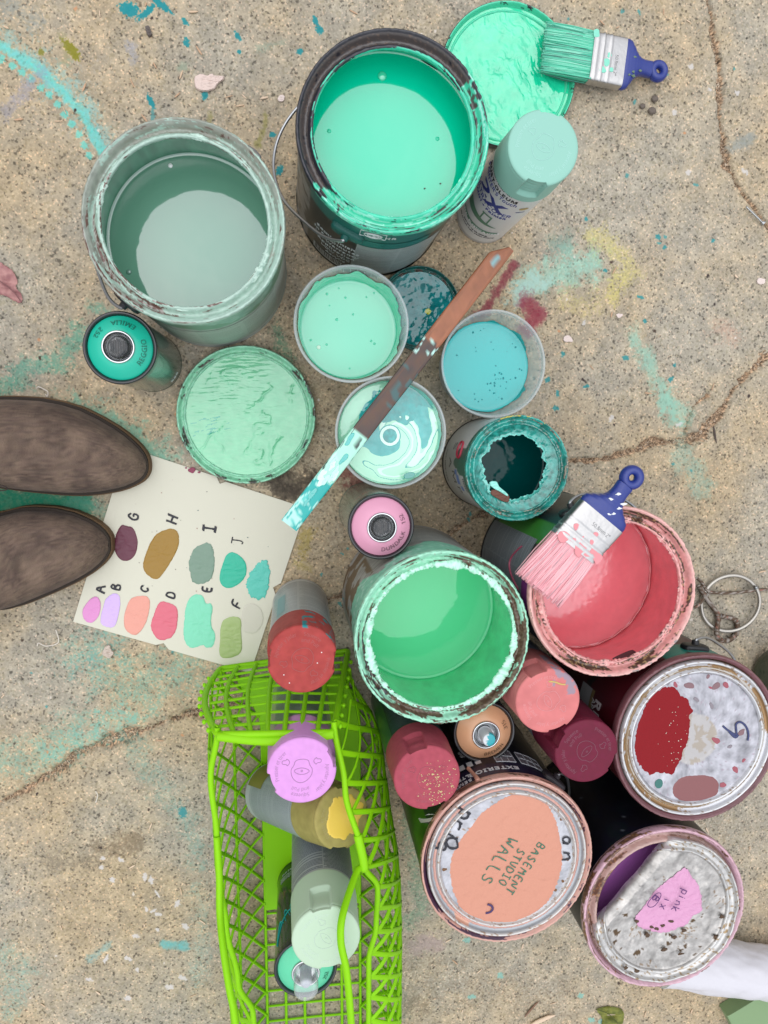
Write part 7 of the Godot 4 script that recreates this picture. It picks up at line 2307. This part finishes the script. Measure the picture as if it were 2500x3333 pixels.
func build_basket() -> void:
	var o := thing("plastic_basket", "lime green lattice plastic basket holding spray cans", "basket", Vector3(0, 0, 0.284))
	var at := o.position
	var lime := pm(lin(0.29, 0.68, 0.008), 0.4, 0, 0.3)
	lime.backlight_enabled = true
	lime.backlight = Color(0.25, 0.60, 0.0)
	var loc := func(ps: Array) -> Array:
		var r := []
		for p in ps:
			r.append(p - at)
		return r
	# walls: two families of crossing strands
	for side in [0, 1]:
		var h := holder(o, "side_wall")
		var f := func(z: float, s: float) -> Vector3: return wall_l(z, s) if side == 0 else wall_r(z, s)
		for fam in [-1.0, 1.0]:
			for k in range(-6, 24):
				var z0 := BZ0 + k * 0.0305
				var pts := []
				for j in 25:
					var s := j / 24.0
					var z: float = z0 + fam * 0.125 * s + (0.125 if fam < 0.0 else 0.0)
					if z >= BZ0 and z <= BZ1:
						pts.append(f.call(z, s))
				if pts.size() < 3:
					continue
				var m := MB.new()
				m.tube(loc.call(pts), 0.0013, 8, false, 2.5)
				part(h, "strand", m, lime)
		# lengthwise strand near the floor and half way up
		for s in [0.0, 0.30]:
			var pts := []
			for j in 60:
				pts.append(f.call(lerpf(BZ0, BZ1, j / 59.0), s))
			var m := MB.new()
			m.tube(loc.call(pts), 0.0018, 6)
			part(h, "strand", m, lime)
		var rim := []
		for j in 80:
			rim.append(f.call(lerpf(BZ0, BZ1, j / 79.0), 1.0))
		var mr := MB.new()
		mr.tube(loc.call(rim), 0.0030, 10)
		part(o, "rim", mr, lime)
	# floor: a solid strip, then a grid
	var fl := MB.new()
	fl.grid(12, 30, func(u: float, v: float):
		var z := lerpf(0.300, 0.600, v)
		var x0 := wall_l(z, 0.0).x
		var x1 := wall_r(z, 0.0).x
		var x := lerpf(x0, x1, u)
		return Vector3(x, 0.0036 + 0.002 * pow(absf(u - 0.5) * 2.0, 3.0), z) - at)
	fl.grid(12, 30, func(u: float, v: float):
		var z := lerpf(0.300, 0.600, v)
		return Vector3(lerpf(wall_l(z, 0.0).x, wall_r(z, 0.0).x, u), 0.0012, z) - at)
	part(o, "floor_panel", fl, lime)
	var fg := holder(o, "floor_grid")
	for k in 12:
		var z := 0.606 + k * 0.0212
		var m := MB.new()
		m.tube(loc.call([Vector3(wall_l(z, 0).x, 0.003, z), Vector3(0.015, 0.0022, z), Vector3(wall_r(z, 0).x, 0.003, z)]), 0.0015, 6)
		part(fg, "bar", m, lime)
	for k in 6:
		var m := MB.new()
		var pts := []
		for j in 12:
			var z := lerpf(0.598, 0.856, j / 11.0)
			pts.append(Vector3(lerpf(wall_l(z, 0).x, wall_r(z, 0).x, k / 5.0), 0.0028, z))
		m.tube(loc.call(pts), 0.0019, 6)
		part(fg, "bar", m, lime)
	# end panels
	for e in [0, 1]:
		var h := holder(o, "end_panel")
		var bl := Vector3(-0.092, 0.004, 0.286)
		var brt := Vector3(0.061, 0.004, 0.270)
		var tr := Vector3(0.033, 0.184, 0.294)
		var tl := Vector3(-0.077, 0.184, 0.290)
		if e == 1:
			bl.z = 0.872; brt.z = 0.876; tr = Vector3(0.05, 0.182, 0.858); tl = Vector3(-0.07, 0.182, 0.862)
		var q := func(u: float, v: float) -> Vector3:
			var p := bl.lerp(brt, u).lerp(tl.lerp(tr, u), v)
			var bulge := 0.014 * sin(v * PI) * (0.5 - absf(u - 0.5)) * -1.0 * (1.0 if e == 0 else -1.0)
			var widen := minf(u - 0.5, 0.0) * 0.030 * sin(v * PI)
			return p + Vector3(widen, 0, bulge)
		for k in 9:
			var m := MB.new()
			var pts := []
			for j in 12:
				pts.append(q.call(lerpf(0.03, 0.97, j / 11.0), lerpf(0.06, 0.90, k / 8.0)))
			m.tube(loc.call(pts), 0.0016, 6, false, 1.6)
			part(h, "bar", m, lime)
		for k in 6:
			var m := MB.new()
			var pts := []
			for j in 12:
				pts.append(q.call(lerpf(0.14, 0.86, k / 5.0), lerpf(0.0, 1.0, j / 11.0)))
			m.tube(loc.call(pts), 0.0027, 6)
			part(h, "bar", m, lime)
		var edge := []
		for k in 14: edge.append(q.call(k / 14.0, 0.0))
		for k in 14: edge.append(q.call(1.0, k / 14.0))
		for k in 14: edge.append(q.call(1.0 - k / 14.0, 1.0))
		for k in 14: edge.append(q.call(0.0, 1.0 - k / 14.0))
		var me := MB.new()
		me.tube(loc.call(soft_loop(edge, 1)), 0.0034, 10, true)
		part(h, "frame", me, lime)
		var lip := MB.new()
		var lp := []
		for k in 12:
			lp.append(q.call(lerpf(0.0, 1.0, k / 11.0), 1.0) + Vector3(0, 0.0012, (0.001 + 0.006 * sin(PI * k / 11.0)) * (1.0 if e == 0 else -1.0)))
		lip.tube(loc.call(lp), 0.0048, 10, false, 0.8)
		part(h, "lip", lip, lime)
		if e == 0:
			for sd in [0.0, 1.0]:
				for k in 8:
					var c: Vector3 = q.call(sd, lerpf(0.16, 0.93, k / 7.0))
					var d := Vector3(-1 if sd == 0.0 else 1, 0.25, 0.1).normalized()
					var m := MB.new()
					m.tube(loc.call([c, c + d * 0.004, c + d * 0.0048, c + d * 0.0066, c + d * 0.0076]), [0.0014, 0.0014, 0.0027, 0.0026, 0.0010], 10)
					part(h, "lacing_knob", m, lime)
	# carrying straps
	var hl := MB.new()
	hl.tube(loc.call(curve3([wall_l(0.40, 1.0), wall_l(0.44, 1.0) + Vector3(0, 0.003, 0)] + [Vector3(-0.0799,0.18,0.4754),Vector3(-0.075,0.2,0.5007),Vector3(-0.0689,0.215,0.5286),Vector3(-0.0635,0.22,0.5618)] + [Vector3(-0.057, 0.22, 0.68), Vector3(-0.056, 0.21, 0.73), Vector3(-0.058, 0.19, 0.77), wall_l(0.80, 1.0)], 8)), 0.0036, 10, false, 1.3)
	part(o, "strap", hl, lime)
	var hr := MB.new()
	hr.tube(loc.call(curve3([wall_r(0.40, 1.0), wall_r(0.432, 1.0) + Vector3(0, 0.004, 0)] + [Vector3(0.0551,0.192,0.4343),Vector3(0.0387,0.228,0.4515),Vector3(0.0356,0.239,0.4706),Vector3(0.04,0.243,0.4956),Vector3(0.0426,0.243,0.5232),Vector3(0.045,0.24,0.5581)] + [Vector3(0.052, 0.225, 0.66), Vector3(0.058, 0.21, 0.71), Vector3(0.062, 0.19, 0.75), wall_r(0.79, 1.0)], 8)), 0.0044, 10, false, 0.75)
	part(o, "strap", hr, lime)

# ---------------------------------------------------------------- small litter on the concrete
func chip(at: Vector3, length: float, width: float, turn: float, m: Material) -> MeshInstance3D:
	var mb := MB.new()
	var d := Vector3(cos(turn), 0, sin(turn))
	var r := Vector3(-d.z, 0, d.x)
	loft(mb, [[-d * length * 0.5 + Vector3(0, width * 0.45, 0), r, Vector3.UP, width * 0.25, width * 0.15], [-d * length * 0.2 + Vector3(0, width * 0.4, 0), r, Vector3.UP, width * 0.5, width * 0.28], [d * length * 0.25 + Vector3(0, width * 0.42, 0), r, Vector3.UP, width * 0.42, width * 0.25], [d * length * 0.5 + Vector3(0, width * 0.7, 0), r, Vector3.UP, width * 0.12, width * 0.12]], 3.0, 8)
	return solo("wood_splinter", mb, m, "thin pale wood splinter lying loose on the concrete", "splinter", at, "wood splinters on the concrete")

func build_litter() -> void:
	var wood := [pm(lin(0.58, 0.42, 0.28), 0.8), pm(lin(0.66, 0.50, 0.36), 0.8), pm(lin(0.50, 0.32, 0.20), 0.8)]
	var spots := [Vector3(-0.2952,0,-0.4177),Vector3(-0.2187,0,-0.3624),Vector3(-0.2874,0,-0.3263),Vector3(-0.2404,0,-0.338),Vector3(-0.1516,0,-0.4497),Vector3(-0.1442,0,-0.3884),Vector3(-0.169,0,-0.3698),Vector3(-0.1996,0,-0.4374),Vector3(-0.2467,0,-0.3267),Vector3(-0.1575,0,-0.3342),Vector3(-0.102,0,-0.4453),Vector3(-0.0973,0,-0.4067),Vector3(-0.117,0,-0.3805),Vector3(-0.1215,0,-0.3598),Vector3(-0.0551,0,-0.3521),Vector3(-0.0499,0,-0.3619),Vector3(-0.0666,0,-0.3611),Vector3(-0.0282,0,-0.3615),Vector3(0.071,0,-0.4565),Vector3(0.3004,0,-0.4534),Vector3(0.359,0,-0.4636),Vector3(0.4332,0,-0.48),Vector3(0.464,0,-0.472),Vector3(0.3777,0,-0.4599),Vector3(0.3827,0,-0.1354),Vector3(0.5186,0,-0.05),Vector3(0.3846,0,-0.1877),Vector3(0.5412,0,-0.1844),Vector3(0.3597,0,-0.0729),Vector3(0.434,0,-0.0419),Vector3(0.3549,0,0.0183),Vector3(0.6001,0,0.1859),Vector3(0.5756,0,0.1715),Vector3(-0.2044,0,0.5319),Vector3(-0.1531,0,0.4149),Vector3(-0.1808,0,0.4819),Vector3(-0.3405,0,0.3097),Vector3(-0.1661,0,0.3733),Vector3(-0.317,0,0.7046),Vector3(-0.1366,0,0.711),Vector3(-0.2513,0,0.6949),Vector3(0.2598,0,0.7367),Vector3(0.335,0,0.7715),Vector3(0.2101,0,0.7694),Vector3(0.1726,0,0.7477),Vector3(0.2322,0,0.7139),Vector3(0.2902,0,0.6842),Vector3(0.3812,0,0.4834),Vector3(0.543,0,0.5378),Vector3(0.6071,0,0.569),Vector3(0.4674,0,0.8017),Vector3(0.535,0,0.8043),Vector3(0.1989,0,0.6974),Vector3(0.1903,0,0.666),Vector3(-0.1224,0,0.612),Vector3(-0.1472,0,0.5689),Vector3(-0.1928,0,0.6098),Vector3(-0.3372,0,0.553),Vector3(-0.2904,0,0.6051),Vector3(-0.3233,0,0.4912)]
	for p in spots:
		chip(Vector3(p.x, 0.0, p.z), rng.randf_range(0.004, 0.011), rng.randf_range(0.0009, 0.0024), rng.randf() * TAU, wood[rng.randi() % 3])
	# two bigger slivers near the bottom
	var m := chip(Vector3(0.32,0,0.7919), 0.036, 0.0062, -0.35, wood[1])
	m.set_meta("label", "long pale wood shaving lying by the green leaf")
	m = chip(Vector3(0.3054,0,0.775), 0.030, 0.0030, -0.85, pm(lin(0.20, 0.11, 0.07), 0.8))
	m.set_meta("label", "dark reddish twig lying beside the long pale shaving")
	m = chip(Vector3(0.5241,0,0.0092), 0.022, 0.0028, 1.35, pm(lin(0.07, 0.05, 0.04), 0.8))
	m.set_meta("label", "short dark twig beside the sandy crack")
	# pebbles
	for q in [[Vector3(0.4254,0,-0.3834), 0.0036], [Vector3(0.4109,0,-0.3747), 0.0030], [Vector3(0.4225,0,-0.3697), 0.0042]]:
		var r: float = q[1]
		var mb := MB.new()
		mb.grid(16, 10, func(u: float, v: float):
			var d := Vector3(cos(u * TAU) * sin(v * PI), cos(v * PI), sin(u * TAU) * sin(v * PI))
			return Vector3(d.x * r * 1.2, r * 0.75 + d.y * r * 0.75, d.z * r) * (1.0 + 0.15 * noise(d, 1.3)), true)
		solo("pebble", mb, pm(lin(0.13, 0.105, 0.085), 0.8), "small brown pebble lying below the blue brush handle", "pebble", q[0], "pebbles by the brush")
	# curl of dried pink-white paint
	var mb2 := MB.new()
	var c := Vector3(-0.0873,0,-0.3746)
	film(mb2, local([Vector2(-0.1028,-0.3797),Vector2(-0.0954,-0.3835),Vector2(-0.0903,-0.3804),Vector2(-0.084,-0.3837),Vector2(-0.0809,-0.3809),Vector2(-0.07,-0.3821),Vector2(-0.0716,-0.3774),Vector2(-0.078,-0.3741),Vector2(-0.0813,-0.3669),Vector2(-0.0918,-0.3643),Vector2(-0.1001,-0.3649),Vector2(-0.1034,-0.3727)], c), 0.0004, 0.0022, 0.0016, 130.0, 0.06, null, 1)
	solo("paint_flake", mb2, pm(lin(0.66, 0.52, 0.46), 0.6), "crinkled pale pink paint flake on bare concrete near the sage can", "paint flake", c)
	mb2 = MB.new()
	c = Vector3(-0.221,0,0.262)
	film(mb2, local([Vector2(-0.2272,0.2603),Vector2(-0.2227,0.253),Vector2(-0.2178,0.2524),Vector2(-0.2173,0.2584),Vector2(-0.2133,0.2623),Vector2(-0.2155,0.2653),Vector2(-0.22,0.2704),Vector2(-0.2233,0.2665),Vector2(-0.2274,0.2648)], c), 0.0004, 0.0026, 0.0020, 120.0, 0.05, null, 1)
	solo("paint_flake", mb2, pm(lin(0.52, 0.43, 0.36), 0.6), "crumpled beige paint flake below the swatch card", "paint flake", c)
	mb2 = MB.new()
	c = Vector3(-0.1489,0,-0.4221)
	film(mb2, local([Vector2(-0.1531,-0.4265),Vector2(-0.1491,-0.4281),Vector2(-0.1473,-0.425),Vector2(-0.1465,-0.4213),Vector2(-0.1451,-0.4186),Vector2(-0.1491,-0.416),Vector2(-0.1514,-0.4191),Vector2(-0.1522,-0.4228)], c), 0.0004, 0.0035, 0.0015, 160.0, 0.05, null, 1)
	solo("bark_crumb", mb2, pm(lin(0.11, 0.09, 0.08), 0.7), "dark curled bark crumb near the teal splashes", "bark", c)
	for q in [[Vector2(0.3287,-0.106), 0.0075], [Vector2(0.3926,-0.1346), 0.0042], [Vector2(0.5753,-0.1796), 0.0060], [Vector2(-0.0096,-0.362), 0.0050]]:
		var ring := []
		for k in 9:
			var a := TAU * k / 9.0
			ring.append(Vector2(cos(a), sin(a) * 0.7) * q[1] * rng.randf_range(0.6, 1.3))
		mb2 = MB.new()
		film(mb2, ring, 0.0003, 0.0012, 0.0006, 200.0, 0.1)
		solo("paint_flake", mb2, pm(lin(0.66, 0.55, 0.50), 0.6), "tiny pale paint flake on the concrete", "paint flake", Vector3(q[0].x, 0, q[0].y), "tiny paint flakes")
	# strings of fibre
	for q in [[[Vector3(-0.2771,0.003,0.2323),Vector3(-0.2754,0.002,0.2474),Vector3(-0.2887,0.002,0.2514),Vector3(-0.2967,0.003,0.2471),Vector3(-0.2989,0.002,0.251)], "white thread curled on the concrete below the second boot"], [[Vector3(-0.2839,0.002,-0.043),Vector3(-0.2808,0.004,-0.0447),Vector3(-0.2754,0.003,-0.0418),Vector3(-0.2717,0.004,-0.0393),Vector3(-0.2729,0.002,-0.0339),Vector3(-0.2745,0.003,-0.0369)], "curled pale fibre lying behind the first boot"], [[Vector3(-0.2421,0.002,0.432),Vector3(-0.2396,0.004,0.435),Vector3(-0.2411,0.002,0.4419),Vector3(-0.2427,0.002,0.4457)], "short white thread below the sandy crack"]]:
		mb2 = MB.new()
		var base: Vector3 = q[0][0]
		base.y = 0.0
		mb2.tube(curve3(local(q[0], base), 6), 0.0007, 6)
		solo("thread", mb2, pm(lin(0.66, 0.60, 0.52), 0.8), q[1], "thread", base)
	# screw lying in the crack
	var sa := Vector3(0.5469,0.004,-0.2661)
	var sb := Vector3(0.5687,0.004,-0.2487)
	var so := thing("screw", "thin metal screw lying in the sandy crack", "screw", Vector3(sa.x, 0, sa.z))
	mb2 = MB.new()
	var pts := []
	var rad := []
	for k in 41:
		pts.append((sa.lerp(sb, k / 40.0)) - so.position)
		rad.append(0.0009 + (0.0006 if k % 3 == 0 else 0.0))
	mb2.tube(pts, rad, 8)
	part(so, "shank", mb2, M["steel"])
	mb2 = MB.new()
	mb2.tube([sb - so.position, sb - so.position + (sb - sa).normalized() * 0.003], [0.0012, 0.0036], 12)
	part(so, "head", mb2, M["steel"])
	# leaves
	var leaf := func(called: String, outline: Array, vein: Array, col: Color, dark: Color, label: String, lift: float):
		var lc := Vector2.ZERO
		for p in outline:
			lc += p / outline.size()
		var at := Vector3(lc.x, 0, lc.y)
		var ob := thing(called, label, "leaf", at)
		var lm := MB.new()
		film(lm, local(outline, at), 0.0012, 0.0006, lift, 26.0, 0.05, func(u: float, v: float, p: Vector3): return col.lerp(dark, clampf(0.45 + 1.4 * noise(p, 90.0), 0.0, 1.0)), 1)
		var mt := vm(0.6, 0, 0.4, 0, "fine", 0.4, 40)
		part(ob, "blade", lm, mt)
		var vb := MB.new()
		vb.tube(curve3(local(vein, at), 5), [0.0009] if false else 0.0006, 6)
		part(ob, "midrib", vb, pm(lin(dark.r * 0.7, dark.g * 0.7, dark.b * 0.7), 0.7))
	leaf.call("fallen_leaf", [Vector2(-0.3346,-0.1725),Vector2(-0.3153,-0.1795),Vector2(-0.3086,-0.1739),Vector2(-0.3016,-0.1695),Vector2(-0.2969,-0.1573),Vector2(-0.301,-0.1523),Vector2(-0.2931,-0.1436),Vector2(-0.295,-0.1337),Vector2(-0.3049,-0.1391),Vector2(-0.3117,-0.1432),Vector2(-0.3236,-0.1452),Vector2(-0.3389,-0.153)], [Vector3(-0.3362,0.005,-0.165),Vector3(-0.3177,0.005,-0.159),Vector3(-0.3029,0.004,-0.1482),Vector3(-0.2944,0.003,-0.1355)], Color(0.46, 0.24, 0.22), Color(0.30, 0.13, 0.13), "dried pinkish autumn leaf at the slab's left", 0.004)
	leaf.call("fallen_leaf", [Vector2(0.394,0.7864),Vector2(0.407,0.7823),Vector2(0.4225,0.7853),Vector2(0.4359,0.7914),Vector2(0.4366,0.8076),Vector2(0.4304,0.8185),Vector2(0.4129,0.8235),Vector2(0.4037,0.8132),Vector2(0.4063,0.7997)], [Vector3(0.3939,0.005,0.7825),Vector3(0.4112,0.006,0.7903),Vector3(0.4254,0.005,0.8065)], Color(0.20, 0.21, 0.04), Color(0.10, 0.12, 0.02), "crumpled olive green leaf beside the pale shaving", 0.006)

# an overcast sky: brightest overhead, uneven cloud, darker towards the horizon
func overcast() -> ImageTexture:
	var w := 512
	var h := 256
	var f := FastNoiseLite.new()
	f.noise_type = FastNoiseLite.TYPE_SIMPLEX_SMOOTH
	f.frequency = 1.0
	f.seed = 21
	f.fractal_octaves = 5
	var im := Image.create(w, h, false, Image.FORMAT_RGBF)
	for y in h:
		var el := (0.5 - (y + 0.5) / h) * PI
		for x in w:
			var az := (x + 0.5) / w * TAU
			var d := Vector3(cos(el) * cos(az), sin(el), cos(el) * sin(az))
			if d.y < 0.0:
				im.set_pixel(x, y, Color(0.10, 0.095, 0.085))
				continue
			var l := 0.16 + 0.84 * pow(d.y, 1.25)
			var c := f.get_noise_3dv(d * 2.1 + Vector3(3.0, 0.0, 1.0))
			var v := l * (1.0 + 0.55 * c)
			im.set_pixel(x, y, Color(v * (0.94 + 0.10 * c), v * 0.975, v * (1.05 - 0.08 * c)))
	return ImageTexture.create_from_image(im)

func _ready() -> void:
	# ---- camera
	var cam := Camera3D.new()
	cam.name = "camera"
	add_child(cam)
	cam.transform = Transform3D(Basis.looking_at(Vector3(0.123, -1.0, 0.118), Vector3(0, 0, -1)), Vector3(0, 0.856, 0))
	cam.fov = 70.68
	cam.near = 0.02
	cam.far = 200.0
	cam.current = true
	# ---- overcast sky
	var env := Environment.new()
	env.background_mode = Environment.BG_SKY
	var sky := Sky.new()
	var sm_ := PanoramaSkyMaterial.new()
	sm_.panorama = overcast()
	sm_.energy_multiplier = 1.2
	sky.sky_material = sm_
	env.sky = sky
	env.tonemap_mode = Environment.TONE_MAPPER_LINEAR
	env.tonemap_exposure = 1.58
	env.sdfgi_enabled = true
	env.ssao_enabled = true
	env.ssil_enabled = true
	var we := WorldEnvironment.new()
	we.name = "world_environment"
	we.environment = env
	add_child(we)
	var sun := DirectionalLight3D.new()
	sun.name = "sun"
	sun.light_energy = 0.15
	sun.light_angular_distance = 90.0
	sun.light_color = Color(1.0, 0.985, 0.96)
	sun.shadow_enabled = true
	add_child(sun)
	sun.transform = Transform3D(Basis.looking_at(Vector3(0.30, -1.0, 0.15), Vector3(0, 0, -1)), Vector3.ZERO)

	nz.noise_type = FastNoiseLite.TYPE_SIMPLEX_SMOOTH
	nz.frequency = 1.0
	nz.fractal_type = FastNoiseLite.FRACTAL_FBM
	nz.fractal_octaves = 3
	nz.seed = 11
	rng.seed = 20240711
	textures()
	build_ground()
	build_cans()
	build_sprays()
	build_tubs()
	build_tools()
	build_card()
	build_boots()
	build_basket()
	build_litter()
